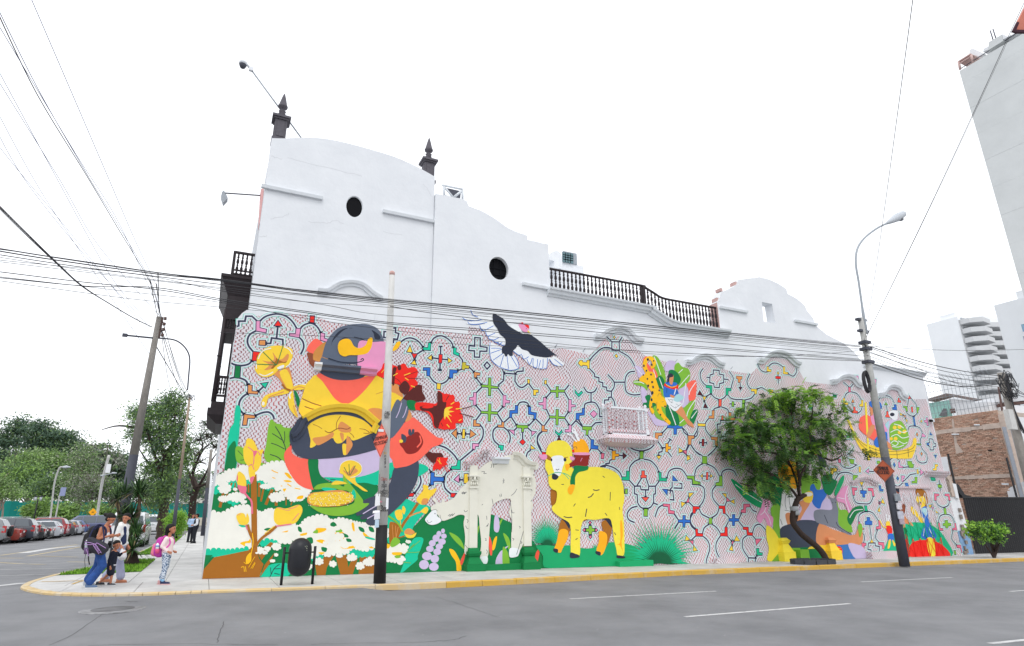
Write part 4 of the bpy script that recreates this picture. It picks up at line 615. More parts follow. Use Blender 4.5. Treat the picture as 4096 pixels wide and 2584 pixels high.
C dark 800 520 12 16;C dark 757 590 9 16;C dark 845 580 9 16;C dark 785 645 9 12;C dark 865 535 7 10;C dark 700 748 8 10;C dark 750 692 8 9;C dark 836 686 10 12;C dark 795 735 8 12;C dark 805 810 10 14;C dark 848 770 11 14;C dark 858 825 10 16;C dark 850 888 14 20;C dark 925 862 8 12;C dark 842 965 11 18;C dark 912 1075 7 14;C dark 842 1045 5 12;C dark 940 1130 9 10;C dark 1000 1180 5 8;C dark 990 1037 11 8;s dark 3 910,930 920,900 945,905 960,935;s dark 3 955,990 975,985;s dark 3 900,990 895,1060
GR painted_reading_girl
P skin 1100,1080 1160,1030 1200,1080 1240,1170 1290,1220 1310,1270 1280,1262 1240,1235 1200,1180;P off 995,930 1090,930 1140,980 1177,1010 1160,1042 1100,1092 1030,1030 1000,980;s dark 3 1020,950 1050,990 1080,1000;s dark 3 1050,1020 1090,1050 1110,1040;s dark 3 1110,1010 1140,1030;s dark 3 1030,970 1070,960 1060,1000;z dark 3 1170,1010 1100,1060
P blue 975,820 1000,775 1060,790 1110,790 1130,860 1142,920 1080,922 1050,935 980,930;P red 978,800 1000,780 1060,800 1130,800 1132,845 1080,848 1020,832 985,815;P blue 1000,770 1110,775 1118,805 1060,818 1005,795;s yel 7 1000,797 1060,826 1120,812
P skin 1035,700 1080,690 1080,750 1066,800 1040,780;P dark 1020,700 1050,672 1078,690 1075,712 1040,722 1035,760 1010,775 1018,740;P skin 1048,908 1105,930 1100,947 1055,937;P lbl 1085,950 1130,900 1198,940 1140,987 1090,975;s off 10 1110,840 1090,910;s dark 4 1010,830 1008,890;s dark 4 1118,850 1125,910
GR painted_boat
F K
P yel 62,405 90,425 130,520 200,580 300,600 420,630 520,600 540,545 560,545 560,600 540,660 510,687 350,682 220,668 150,600 100,490
s dark 3 90,470 150,555 230,608 340,635 510,625 550,590;s dark 3 110,510 190,610 300,650 430,658 545,630;s dark 3 225,600 240,665;s dark 3 270,615 275,672;s dark 3 420,630 425,685;s dark 3 500,610 505,680
P coral 150,440 160,395 210,375 260,420 280,500 270,560 200,520 155,480;P lav 350,440 400,405 440,440 400,600 360,570;P lbl 335,450 365,420 350,520 330,500
P pink 235,380 290,375 330,440 355,490 300,507 250,450;P skin 228,300 250,300 250,370 235,375;P blue 226,280 290,275 310,315 240,322;s yel3 13 198,285 222,700;P skin 225,470 242,445 265,460 222,540 205,522;P blue 265,545 320,500 352,505 345,580 290,607 262,592;P skin 340,560 400,600 380,620 350,600
P off 365,352 425,345 425,400 400,412 370,385;C dark 388 372 17 13;P lgr 372,450 440,415 480,460 508,540 480,600 400,625 372,560
C yel 405 465 14 14;C yel 440 460 15 15;C yel 475 495 15 15;C yel 440 500 13 13;C yel 412 545 14 14;C yel 380 545 12 12
s off 5 375,500 420,480 460,500 500,490;s off 5 380,530 420,515 460,540 505,530;s off 5 375,580 400,560 430,575 410,595 385,585;s off 5 430,560 470,580 495,570;s off 5 400,440 440,450 470,470;s off 5 385,600 430,605 470,590
GR painted_seated_woman
F J
P green 130,840 150,838 220,890 300,930 360,1000 340,1040 250,990 180,920;s off 5 160,870 250,940 350,1000;P dkg 330,830 420,790 560,850 575,1000 480,1045 400,985 335,950;P lgr 415,1040 480,1030 505,1320 440,1260 430,1150
P pink 360,990 400,972 410,1010 390,1070 430,1110 422,1170 390,1160 370,1110 340,1150 313,1110 340,1050;s off 4 385,990 370,1060 340,1090;s off 4 370,1065 400,1110 415,1160
P yel3 385,1165 440,1205 490,1290 560,1370 600,1422 400,1427 400,1330 383,1250;P or_ 470,760 560,700 620,760 612,880 560,905 490,870
P lgr 640,810 750,830 770,890 700,1010 640,960;P lav 690,960 840,980 850,1050 760,1135 640,1135 610,1070;P blue 695,890 720,868 745,910 800,905 812,950 780,1000 762,1045 720,1020 700,960
P white 500,920 560,895 600,940 592,1050 550,1062 560,1170 540,1197 480,1187 478,1080 490,980;s dark 3 525,925 515,1000 525,1050;s dark 3 550,925 545,990 560,1050;s dark 3 580,950 582,1010;s dark 3 512,1055 550,1062 590,1060;s dark 3 482,1120 495,1160
P skin 517,1087 560,1080 570,1170 540,1176;P skin 598,1115 635,1050 620,995 690,978 692,1010 655,1070 610,1145;P yel 650,940 700,918 716,950 700,1000 650,992;C cream 682 942 30 15
P navy 480,1190 560,1150 640,1125 760,1150 745,1300 560,1327 500,1305;P skin 760,1150 850,1190 1000,1232 1030,1200 1050,1150 1068,1200 1055,1300 900,1302 745,1302
P lgr 885,990 905,1050 960,1060 990,1170 990,1215 900,1165;P grey 720,1070 760,1050 850,1050 838,980 820,942 845,968 870,968 885,940 882,1000 895,1060 900,1160 990,1227 960,1228 870,1180 740,1142;s dark 4 880,1140 900,1175 985,1225;s dark 4 795,1090 820,1150;C dark 855 1002 3 4;C dark 875 1000 3 4
P dkg 775,828 810,802 850,795 855,830 887,850 870,900 840,947 800,930 785,880;P green 870,920 910,830 937,808 930,860 880,950;P pink 885,950 930,890 965,888 960,960 990,1040 970,1077 940,1010 890,992;s off 4 965,890 945,970 975,1070;s off 4 890,965 940,975;P dkg 958,1110 1000,1042 1060,1025 1077,1060 1030,1080 985,1162;s off 5 975,1110 1010,1060 1070,1050;P lgr 1035,1170 1055,1150 1068,1190 1050,1250 1040,1220
Q lgr 420,1427 500,1325 620,1325 660,1425;Q dkg 620,1322 690,1320 705,1370 760,1400 650,1424;P yel 690,1318 850,1310 855,1400 770,1412 700,1370;Q bl2 848,1312 965,1298 1020,1405 850,1412;P lav 965,1298 1030,1300 1080,1330 1092,1400 1020,1407;C red 897 1352 28 40;s yel 3 880,1330 912,1328;s yel 3 878,1342 914,1342;s yel 3 882,1355 912,1354;s yel 3 890,1372 912,1371
P navy 640,480 720,530 770,640 815,722 775,750 740,640 690,580;P coral 680,640 760,645 740,660 700,655
GR painted_children
F K
P mint2 338,1392 345,1300 400,1215 500,1150 600,1145 700,1180 770,1260 817,1382 600,1390;P red 503,1384 515,1310 560,1275 650,1270 740,1300 803,1382 650,1386
P skin 420,1010 460,1050 490,1110 530,1150 535,1170 480,1150 485,1190 455,1205 430,1100;P brn2 398,900 430,905 437,960 420,1005 402,960;P dark 395,892 432,895 438,930 415,915;P brn2 465,1012 482,1020 477,1080 450,1112 440,1080;P dkg 455,1200 485,1180 500,1248 468,1240;P brn2 470,1240 498,1245 512,1382 488,1382
P brn 560,920 590,900 630,930 642,1000 625,1037 600,1010;P yel 562,955 605,950 628,990 612,1042 588,1030 560,990;P brn 560,905 600,905 615,950 565,955;C dark 585 1005 10 12;C red 588 1010 7 5
P yel 522,1030 545,1040 565,1065 602,1112 630,1080 640,1112 600,1147 565,1105 530,1075;P blue 588,1060 632,1030 652,1140 705,1240 660,1267 600,1252 598,1210 622,1140;P lbl 595,1050 630,1040 638,1080 625,1095;s off 4 620,1170 610,1240;s off 4 650,1180 680,1250;P yel3 635,1262 680,1262 696,1378 655,1378
P yel 345,1140 367,1130 374,1177 345,1172;P red 343,1172 383,1172 386,1230 360,1227;P blue 360,1228 392,1225 400,1267 362,1272;P yel 364,1270 378,1270 370,1322 355,1327;P yel 388,1265 412,1300 400,1312;s yel 7 348,1182 320,1168 298,1125;s off 7 350,1135 347,1085;s off 7 362,1135 366,1090
'''
# ================================================================ ground, road, pavement
def fpx(fr, x, y): a, b, s = FR[fr]; return (a + x / s, b + y / s)
M_asph = mat('asphalt', (.19, .193, .204), .8, .14, .55, .7, 110, col2=(.255, .257, .268), spec=.35, detail=9)
M_walk = mat('pavement_concrete', (.46, .45, .435), .6, .12, .9, .3, 40, col2=(.64, .63, .61), spec=.4, detail=7)
M_joint = mat('pavement_joint', (.16, .155, .15), .9)
M_yel = mat('worn_yellow_paint', (.66, .40, .075), .75, .08, 1.6, .4, 30, col2=(.50, .46, .38), detail=9, thr=(.50, .78))
M_yel0 = mat('pale_worn_yellow', (.66, .49, .25), .75, .08, 1.6, .4, 30, col2=(.56, .52, .45), detail=9, thr=(.45, .7))
M_yel2 = mat('faded_yellow_line', (.50, .40, .22), .8, .1, 4, col2=(.3, .29, .27), thr=(.45, .75))
M_wline = mat('worn_white_line', (.58, .58, .58), .8, .05, 6, col2=(.27, .27, .28), thr=(.5, .72), detail=8)
M_grass = mat('lawn_soil', '#5f8a2a', .95, .2, 5, .4, 80)
KERB = [(-2.55, 130), (-2.6, 60), (-2.65, 25), (-2.7, 14.5), (-3.05, 9), (-3.3, 6.4), (-3.75, 3.9), (-3.93, 1.9), (-3.85, .55), (-3.62, -.25), (-3.25, -1.05), (-2.8, -1.72), (-2.05, -2.35), (-1.1, -2.8), (0, -3.0), (1.4, -3.1), (3.7, -3.15), (5.5, -3.1), (7.5, -3.0), (10, -2.75), (14, -2.42), (20, -2.38), (30, -2.38), (45, -2.38), (90, -2.38), (220, -2.38)]
def khat(x, y): return .05 if (x < 3.75) else .12
# asphalt sheet
g = MB().mat(M_asph); xs = [-420, -120, -60, -30, -15, -8, -4, 0, 2, 3.4] + [i * 4 for i in range(1, 20)] + [100, 160, 420]; ys = [-300, -60, -30, -18, -10, -7, -4, -2, 0, 1, 3, 10, 30, 60, 120, 260, 600]
def rz(x, y=-9.): return G(x) - .13 + .085 * min(1., max(0., (4.0 - x) / .5)) * min(1., max(0., (3. - y) / 2.5)) * min(1., max(0., (y + 7.) / 3.))
g.add([(x, y, rz(x, y)) for y in ys for x in xs], [(j * len(xs) + i, j * len(xs) + i + 1, (j + 1) * len(xs) + i + 1, (j + 1) * len(xs) + i) for j in range(len(ys) - 1) for i in range(len(xs) - 1)])
road = g.build('asphalt_road', kind='structure')
# pavement
# kerb stones
kerb = empty('kerb', (0, 0, 0), kind='structure')
def offs(P, d):
    o = []
    for i, p in enumerate(P):
        a = np.array(P[max(i - 1, 0)]); b = np.array(P[min(i + 1, len(P) - 1)]); t = (b - a) / np.linalg.norm(b - a); n = np.array([-t[1], t[0]]); o.append(np.array(p) + n * d)
    return o
KF = [tuple(p) for p in smooth(KERB[4:15], False, 4)]
KP = KERB[:4] + KF + KERB[15:]
KI = offs(KP, .16)
def alongk(P, Q, step):
    o = []
    for i in range(len(P) - 1):
        a, b = np.array(P[i]), np.array(P[i + 1]); L = np.linalg.norm(b - a); k = max(1, int(L / step)) if L < 40 else 1
        for j in range(k):
            t0, t1 = j / k, (j + 1) / k
            o.append((a + (b - a) * t0, a + (b - a) * t1, np.array(Q[i]) + (np.array(Q[i + 1]) - np.array(Q[i])) * t0, np.array(Q[i]) + (np.array(Q[i + 1]) - np.array(Q[i])) * t1))
    return o
for a, b, c, d in alongk(KP, KI, 1.0):
    e = (b - a); L = np.linalg.norm(e); e = e / L * min(.006, L * .1); a2, b2, c2, d2 = a + e, b - e, c + e, d - e
    j1, j2 = rnd.uniform(-.004, .004), rnd.uniform(-.004, .004)
    mb = MB().mat(M_yel if a[0] > 3.8 else (M_yel0 if a[1] < 18 else M_walk))
    def z(p, t): return (G(p[0]) + .012 if t else rz(p[0], p[1]) - .03)
    vs = [(q[0], q[1], z(q, 0)) for q in (a2, b2, d2, c2)] + [(a2[0], a2[1], z(a2, 1) - .02 + j1), (b2[0], b2[1], z(b2, 1) - .02 + j1)] + [(d2[0], d2[1], z(d2, 1) + j2), (c2[0], c2[1], z(c2, 1) + j2)]
    vs += [(a2[0] * .85 + c2[0] * .15, a2[1] * .85 + c2[1] * .15, z(a2, 1) + j1), (b2[0] * .85 + d2[0] * .15, b2[1] * .85 + d2[1] * .15, z(b2, 1) + j1)]
    mb.add(vs, [(0, 1, 5, 4), (4, 5, 9, 8), (8, 9, 6, 7), (0, 4, 8, 7, 3), (1, 2, 6, 9, 5), (3, 7, 6, 2)]); mb.build('kerb_stone', kerb)
# pavement base sheet (seen in the joints)
m = MB().mat(M_joint); k0 = 0; P_in = KI
cx = .0
for i in range(len(P_in) - 1):
    a, b = P_in[i], P_in[i + 1]
    def inner(p): return (max(p[0], 0.0), max(p[1], .0)) if p[0] < 0 else (p[0], 30. if p[0] > 33.2 else 0.)
    c, d = ((0.02, max(a[1], 0)), (0.02, max(b[1], 0))) if a[0] < 0 and b[0] < .1 else (((max(a[0], 0.02)), 1.2), ((max(b[0], 0.02)), 1.2))
    m.add([(a[0], a[1], G(a[0]) - .012), (b[0], b[1], G(b[0]) - .012), (d[0], d[1], G(d[0]) - .012), (c[0], c[1], G(c[0]) - .012)], [(0, 1, 2, 3)])
walk = empty('pavement', (0, 0, 0), kind='structure')
m.build('pavement_bed', walk)
REG = [tuple(p) for p in KI] + [(220, 1.2), (33.3, 1.2), (33.3, -.005), (.0, -.005), (.0, 130)]
def clip(poly, ax, v, keep_gt):
    o = []
    for i in range(len(poly)):
        a, b = poly[i], poly[(i + 1) % len(poly)]; ia = (a[ax] >= v) == keep_gt; ib = (b[ax] >= v) == keep_gt
        if ia: o.append(a)
        if ia != ib:
            t = (v - a[ax]) / (b[ax] - a[ax]); o.append(tuple(a[k] + (b[k] - a[k]) * t for k in (0, 1)))
    return o
def area(p): return abs(sum(p[i][0] * p[(i + 1) % len(p)][1] - p[(i + 1) % len(p)][0] * p[i][1] for i in range(len(p)))) / 2
def slab(x0, x1, y0, y1, g_=.007):
    p = REG
    for ax, v, k in ((0, x0 + g_, True), (0, x1 - g_, False), (1, y0 + g_, True), (1, y1 - g_, False)):
        p = clip(p, ax, v, k)
        if len(p) < 3: return
    if area(p) < .03: return
    j = rnd.uniform(-.003, .003); n = len(p); mb = MB().mat(M_walk)
    mb.add([(q[0], q[1], G(q[0]) - .05) for q in p] + [(q[0], q[1], G(q[0]) + j) for q in p], [tuple(range(n, 2 * n))] + [(i, (i + 1) % n, n + (i + 1) % n, n + i) for i in range(n)])
    mb.build('paving_slab', walk)
for x0 in [-4.2 + 1.45 * i for i in range(60)]:
    for y0, y1 in ((-3.4, -1.35), (-1.35, .0)): slab(x0, x0 + 1.45, y0, y1)
for x0 in [33.3 + 1.6 * i for i in range(20)]: slab(x0, x0 + 1.6, 0, 1.2)
# side street footway: two lanes of slabs by the wall, lawn strips by the kerb
LX = -1.62
for y0 in [i * 1.5 for i in range(40)]:
    for x0, x1 in ((-.82, 0), (LX, -.82)): slab(x0, x1, y0, y0 + 1.5)
for y0, y1 in ((0, 1.6), (1.6, 3.4), (9.3, 11.5), (11.5, 13.2), (22, 24.5)):
    for x0, x1 in ((-2.9, LX), (-4.2, -2.9)): slab(x0, x1, y0, y1)
def lawn(y0, y1, nm=0):
    p = REG
    for ax, v, k in ((0, -4.2, True), (0, LX, False), (1, y0, True), (1, y1, False)): p = clip(p, ax, v, k)
    m = MB().mat(M_grass); m.add([(q[0], q[1], .012) for q in p], [tuple(range(len(p)))]); m.build('lawn_soil', kind='structure')
    # blades
    vs = []; fs = []; mi = []; xs_ = [q[0] for q in p]; x0, x1 = min(xs_), max(xs_)
    n = int((y1 - y0) * 900)
    for i in range(n):
        y = rnd.uniform(y0, y1); t = (y - y0) / (y1 - y0); x = rnd.uniform(x0 + .02, x1)
        # keep inside the kerb
        kx = np.interp(y, [q[1] for q in KI[::-1] if q[0] < -2], [q[0] for q in KI[::-1] if q[0] < -2])
        if x < kx + .05: continue
        h = rnd.uniform(.04, .1); a = rnd.uniform(0, 6.3); dx, dy = math.cos(a) * .022, math.sin(a) * .022; lx, ly = rnd.uniform(-.05, .05), rnd.uniform(-.05, .05); b = len(vs)
        vs += [(x - dx, y - dy, .01), (x + dx, y + dy, .01), (x + lx, y + ly, .01 + h)]; fs.append((b, b + 1, b + 2)); mi.append(rnd.randrange(3))
    me = bpy.data.meshes.new('grass'); me.from_pydata(vs, [], fs)
    for c in ('#6f9c2c', '#86b43a', '#527c22'): me.materials.append(mat('grass' + c[1:], c, .7))
    me.polygons.foreach_set('material_index', mi); place('grass', me, label='short bright green grass in the strip by the side street kerb', cat='grass', kind='stuff')
lawn(3.4, 9.3); lawn(13.2, 22); lawn(24.5, 40)
# road markings
def gline(fr, pts, wd, m, name='road_marking', dz=.004):
    P = [gnd(fpx(fr, *q), -.13)[:2] for q in pts]; L, Q = ribbon([np.array(p) for p in P], wd, False); n = len(P)
    mb = MB().mat(m); mb.add([(p[0], p[1], rz(p[0], p[1]) + dz) for p in L + Q], [(i, i + 1, n + i + 1, n + i) for i in range(n - 1)]); mb.build(name, kind='structure')
gline('S', [(2740, 2468), (3400, 2415)], .11, M_wline); gline('S', [(2280, 2396), (2865, 2365)], .10, M_wline); gline('S', [(3445, 2328), (3810, 2310)], .10, M_wline); gline('S', [(4040, 2366), (4300, 2350)], .10, M_wline); gline('S', [(3960, 2575), (4300, 2540)], .10, M_wline)
gline('S', [(-40, 2354), (50, 2340), (100, 2332)], .34, M_wline)
gline('S', [(0, 2222), (310, 2178)], .2, M_yel2); gline('S', [(110, 2225), (320, 2188)], .2, M_yel2)
gline('S', [(90, 2213), (200, 2195), (315, 2184)], .5, M_wline, dz=.008)
gline('S', [(-20, 2232), (95, 2233)], .16, M_yel2); gline('S', [(150, 2224), (310, 2229)], .16, M_yel2, dz=.008); gline('S', [(-10, 2250), (100, 2256), (180, 2258)], .16, M_yel2); gline('S', [(270, 2247), (365, 2249)], .15, M_yel2)
for y in (2259, 2280, 2305): gline('S', [(-20, y), (350 if y < 2300 else 230, y - 8)], .09, M_wline, dz=.008)
# yellow outline of the ramp at the corner
def wline(fr, pts, wd, m, name):
    P = [gnd(fpx(fr, *q), 0)[:2] for q in pts]; L, Q = ribbon([np.array(p) for p in P], wd, False); n = len(P)
    mb = MB().mat(m); mb.add([(p[0], p[1], G(p[0]) + .008) for p in L + Q], [(i, i + 1, n + i + 1, n + i) for i in range(n - 1)]); mb.build(name, kind='structure')
FR['T'] = (0, 1900, 2.221); FR['W'] = (0, 1500, 2.221); FR['X'] = (3100, 1200, 1.3805); FR['Y'] = (750, 150, 1.787); FR['Z'] = (2380, 1580, 6.075); FR['U'] = (750, 900, 1.788); FR['X2'] = (3600, 1400, 1.6875)
wline('T', [(365, 950), (560, 945), (745, 938)], .08, M_yel, 'ramp_line'); wline('T', [(640, 972), (700, 950), (740, 942)], .06, M_yel, 'ramp_line')
# repair patch and manhole
M_patch = mat('asphalt_patch', (.15, .15, .155), .85, .2, 5, .6, 60); M_patch2 = mat('concrete_collar', (.27, .27, .275), .85, .3, 7, .5, 60)
c = gnd((450, 2447), -.1); c[2] = rz(c[0], c[1]); mh = empty('manhole', (c[0], c[1], rz(c[0])), 'round worn manhole cover in the asphalt near the corner', 'manhole cover')
MB().mat(M_patch2).lathe((c[0], c[1], c[2] - .02), [(.52, 0), (.52, .026), (.0, .027)], 28).build('collar', mh); MB().mat(M_patch).lathe((c[0], c[1], c[2] - .02), [(.34, 0), (.34, .034), (0, .035)], 24).build('cover', mh)
# cracks
M_crack = mat('crack_filler', (.10, .10, .105), .95)
def crack(fr, pts, wd=.02):
    wd *= .65
    P = []
    for i in range(len(pts) - 1):
        a, b = np.array(pts[i], float), np.array(pts[i + 1], float)
        for j in range(8): P.append(a + (b - a) * j / 8 + np.array([rnd.uniform(-5, 5), rnd.uniform(-2.2, 2.2)]))
    gline(fr, P, wd, M_crack, 'asphalt_crack', .003)
FR['q'] = (0, 2200, 1.204)
crack('q', [(240, 460), (370, 400), (480, 330), (520, 315)], .018); crack('q', [(1080, 350), (1060, 390), (1045, 455)], .02); crack('q', [(420, 460), (900, 452), (1400, 458)], .018); crack('q', [(1500, 455), (2000, 445), (2180, 435), (2260, 410)], .02); crack('q', [(2100, 225), (2300, 290), (2408, 330)], .014)
crack('q', [(600, 273), (670, 270)], .05)
lit = MB().mat(M_wline)
for i in range(26):
    q = gnd((rnd.uniform(300, 3900), rnd.uniform(2380, 2570)), -.13); s = rnd.uniform(.015, .035); lit.add([(q[0], q[1], rz(q[0]) + .004), (q[0] + s, q[1] + s * .3, rz(q[0]) + .006), (q[0] + s * .8, q[1] + s, rz(q[0]) + .004)], [(0, 1, 2)])
lit.build('road_litter', label='tiny pale scraps of litter scattered on the asphalt', cat='litter', kind='stuff')
# ================================================================ mural building
B0 = empty('mural_building', (0, 0, 0), 'white plastered corner building with shaped gables and a long painted mural', 'building')
def W2(fr, pts): return [np.array([atY(fpx(fr, *p), 0)[0], atY(fpx(fr, *p), 0)[2]]) for p in pts]
def slabwall(name, outer, holes, y0, y1, m, rough=.006):
    outer = [np.array(p) for p in outer]; L = [outer] + [[np.array(q) for q in h] for h in holes]
    tr = tessellate_polygon([[Vector((p[0], p[1], 0)) for p in l] for l in L]); flat = [p for l in L for p in l]; n = len(flat)
    mb = MB().mat(m); mb.add([(p[0], y0, p[1]) for p in flat] + [(p[0], y1, p[1]) for p in flat], [tuple(t) for t in tr] + [tuple(n + i for i in reversed(t)) for t in tr])
    s = 0
    for l in L:
        k = len(l); mb.add([(p[0], y0, p[1]) for p in l] + [(p[0], y1, p[1]) for p in l], [(i, (i + 1) % k, k + (i + 1) % k, k + i) for i in range(k)])
    return mb.build(name, B0, fix=True)
def oval(c, rx, rz_, n=28): return [np.array([c[0] + rx * math.cos(2 * math.pi * i / n), c[1] + rz_ * math.sin(2 * math.pi * i / n)]) for i in range(n)]
def rug(P, amp=.012, step=.22):
    o = []
    for i in range(len(P) - 1):
        a, b = np.array(P[i]), np.array(P[i + 1]); L = np.linalg.norm(b - a); k = max(1, int(L / step))
        for j in range(k): o.append(a + (b - a) * j / k + (np.array([0, rnd.uniform(-amp, amp)]) if j else 0))
    return o + [np.array(P[-1])]
ZT = 7.32
top1 = rug(smooth([(.29, 13.30), (.67, 13.40), (1.12, 13.56), (1.6, 13.70), (2.19, 13.79), (3.14, 13.80), (4.33, 13.73), (5.06, 13.58), (5.49, 13.45), (5.89, 13.31)], False, 3))
slabwall('gable_wall', [(.28, ZT)] + [(5.905, ZT)] + top1[::-1], [oval((3.1, 11.44), .285, .40)], .10, .5, M_white)
GB = [(33.13, G(33.13) - .1), (0, -.3)]
low = [(0, -.3), (0, 7.02), (.1, 7.2), (.22, ZT), (5.905, ZT)]
r2 = [(5.91, 12.56), (6.9, 12.60), (7.12, 12.54), (7.19, 12.36), (7.67, 12.29), (8.16, 12.12), (8.78, 11.81), (9.1, 11.72), (9.6, 11.66), (9.62, 11.48), (10.53, 11.47)]
r2b = [(10.55, 9.45), (15.08, 9.42), (15.2, 9.36), (15.65, 9.2), (16.2, 9.02), (16.8, 8.97), (19.02, 8.97)]
r3 = [(19.02, 10.33), (19.16, 10.47), (19.36, 10.89), (19.7, 11.01), (20.42, 11.43), (20.52, 11.67), (20.7, 11.70), (20.95, 11.76), (21.38, 11.88), (21.89, 12.02), (22.57, 12.0), (23.1, 11.9), (23.62, 11.71), (23.68, 11.45), (24.3, 11.28), (24.78, 11.0), (24.84, 10.78), (25.2, 10.45), (25.3, 10.08), (25.99, 9.7), (27.16, 9.38), (28.0, 8.9), (28.33, 8.5), (33.13, 8.42)]
outer = low + rug(r2) + r2b + rug(r3) + [(33.13, G(33.13) - .1)]
slabwall('street_wall', outer, [oval((8.41, 10.09), .39, .45), [(21.83, 10.77), (22.5, 10.76), (22.53, 9.82), (21.78, 9.81)]], 0, .45, M_white)
# body behind
M_render = mat('side_render', (.62, .64, .67), .85, .05, 1.5, .3, 10)
MB().mat(M_render).box((.28, .5, -.2), (5.9, 9, 12.4)).build('rear_volume', B0)
MB().mat(M_render).box((0.0, .46, -.2), (33.1, 16, 7.0)).build('main_volume', B0)
MB().mat(M_render).box((5.95, .47, 6.9), (10.4, 7, 11.3)).build('rear_volume', B0)
MB().mat(M_render).box((28.4, .47, 6.9), (33.1, 7, 8.3)).build('rear_volume', B0)
MB().mat(M_render).box((10.4, 3, 6.9), (28.4, 12, 8.2)).build('rear_volume', B0)
# round windows
M_glassd = mat('dark_window_glass', (.006, .006, .008), .6, spec=.08)
o = empty('round_window', (3.1, .2, 11.44)); o.parent = B0
MB().mat(M_glassd).prism([(p[0], .16, p[1]) for p in oval((3.1, 11.44), .282, .397)], (0, .02, 0)).build('pane', o)
mb = MB().mat(M_trim)
P = oval((3.1, 11.44), .285, .40, 28); Q = oval((3.1, 11.44), .265, .378, 28)
for i in range(28):
    a, b, c_, d = P[i], P[(i + 1) % 28], Q[(i + 1) % 28], Q[i]
    mb.hexa([(a[0], .12, a[1]), (b[0], .12, b[1]), (c_[0], .13, c_[1]), (d[0], .13, d[1]), (a[0], .155, a[1]), (b[0], .155, b[1]), (c_[0], .155, c_[1]), (d[0], .155, d[1])])
mb.build('window_reveal', o)
o = empty('round_window', (8.4, .2, 10.1)); o.parent = B0
MB().mat(M_glassd).prism([(p[0], .17, p[1]) for p in oval((8.41, 10.09), .39, .45)], (0, .02, 0)).build('pane', o)
mb = MB().mat(mat('dark_muntin', '#1b1c20', .9, spec=.1))
for dx in (-.13, .13): mb.box((8.41 + dx - .015, .14, 9.7), (8.41 + dx + .015, .16, 10.48))
for dz in (-.2, .05): mb.box((8.06, .14, 10.09 + dz - .015), (8.76, .16, 10.09 + dz + .015))
mb.build('muntin', o)
# mouldings
PRO = {'arch': [(-.12, 0), (-.12, .07), (-.03, .09), (0, .17), (.10, .21), (.12, .21), (.12, 0)], 'ledge': [(-.05, 0), (-.05, .10), (.05, .12), (.05, 0)],
       'corn': [(-.20, 0), (-.19, .06), (-.12, .09), (-.1, .17), (.0, .2), (.03, .28), (.10, .30), (.10, 0)], 'thin': [(-.04, 0), (-.04, .05), (.04, .06), (.04, 0)]}
def moulding(name, pts, prof, m, y=0., scale=1., parent=B0, sm=True, dep=1.):
    P = [np.array(p, float) for p in pts]; P = smooth(P, False, 5) if sm and len(P) > 2 else P; pr = PRO[prof]; n = len(P); k = len(pr); vs = []; fs = []
    for i, p in enumerate(P):
        t = P[min(i + 1, n - 1)] - P[max(i - 1, 0)]; t /= np.linalg.norm(t); nn = np.array([-t[1], t[0]])
        if nn[1] < 0: nn = -nn
        for o_, d in pr: q = p + nn * o_ * scale; vs.append((q[0], y + .002 - d * scale * dep, q[1]))
    for i in range(n - 1):
        for j in range(k): fs.append((i * k + j, i * k + (j + 1) % k, (i + 1) * k + (j + 1) % k, (i + 1) * k + j))
    fs += [tuple(range(k)), tuple((n - 1) * k + j for j in range(k - 1, -1, -1))]
    mb = MB().mat(m); mb.add(vs, fs); return mb.build(name, parent, fix=True)
moulding('string_course', [(.17, 11.47), (2.05, 11.47)], 'ledge', M_trim, .1); moulding('string_course', [(4.05, 11.46), (5.9, 11.46)], 'ledge', M_trim, .1); moulding('string_course', [(9.35, 9.62), (10.5, 9.6)], 'ledge', M_trim)
moulding('string_course', [(19.1, 10.1), (20.75, 10.1)], 'ledge', M_trim); moulding('string_course', [(23.8, 10.1), (25.35, 10.1)], 'ledge', M_trim)
moulding('balustrade_cornice', [(10.4, 9.5), (14.95, 9.45), (15.2, 9.38), (15.65, 9.18), (16.1, 9.0), (16.6, 8.93), (17.2, 8.93), (19.4, 8.93)], 'corn', M_trim)
moulding('parapet_cornice', [(28.3, 8.42), (33.25, 8.36)], 'corn', M_trim, scale=.7)
moulding('window_hood', W2('S', [(1272, 1162), (1312, 1165), (1360, 1138), (1410, 1131), (1455, 1143), (1490, 1172), (1528, 1196)]), 'arch', M_trim, .1, .75)
for P in ([(870, 1078), (905, 1082), (960, 1045), (1030, 1025), (1090, 1045), (1140, 1095), (1190, 1112)],): moulding('window_hood', W2('V', P), 'arch', M_trim)
moulding('window_hood', W2('V', [(1478, 1245), (1510, 1248), (1550, 1220), (1605, 1205), (1650, 1220), (1695, 1258), (1730, 1268)]), 'arch', M_trim, scale=.85)
moulding('window_hood', W2('V', [(1955, 1235), (1990, 1238), (2030, 1200), (2090, 1185), (2150, 1205), (2200, 1250), (2232, 1265)]), 'arch', M_trim)
moulding('window_hood', W2('X', [(305, 455), (330, 452), (360, 432), (395, 426), (425, 438), (450, 468), (475, 475)]), 'arch', M_trim)
moulding('window_hood', W2('X', [(575, 528), (595, 520), (615, 492), (640, 482), (675, 495), (695, 530), (718, 545)]), 'arch', M_trim)
M_hair_ = mat('plaster_crack', (.60, .61, .63), .9)
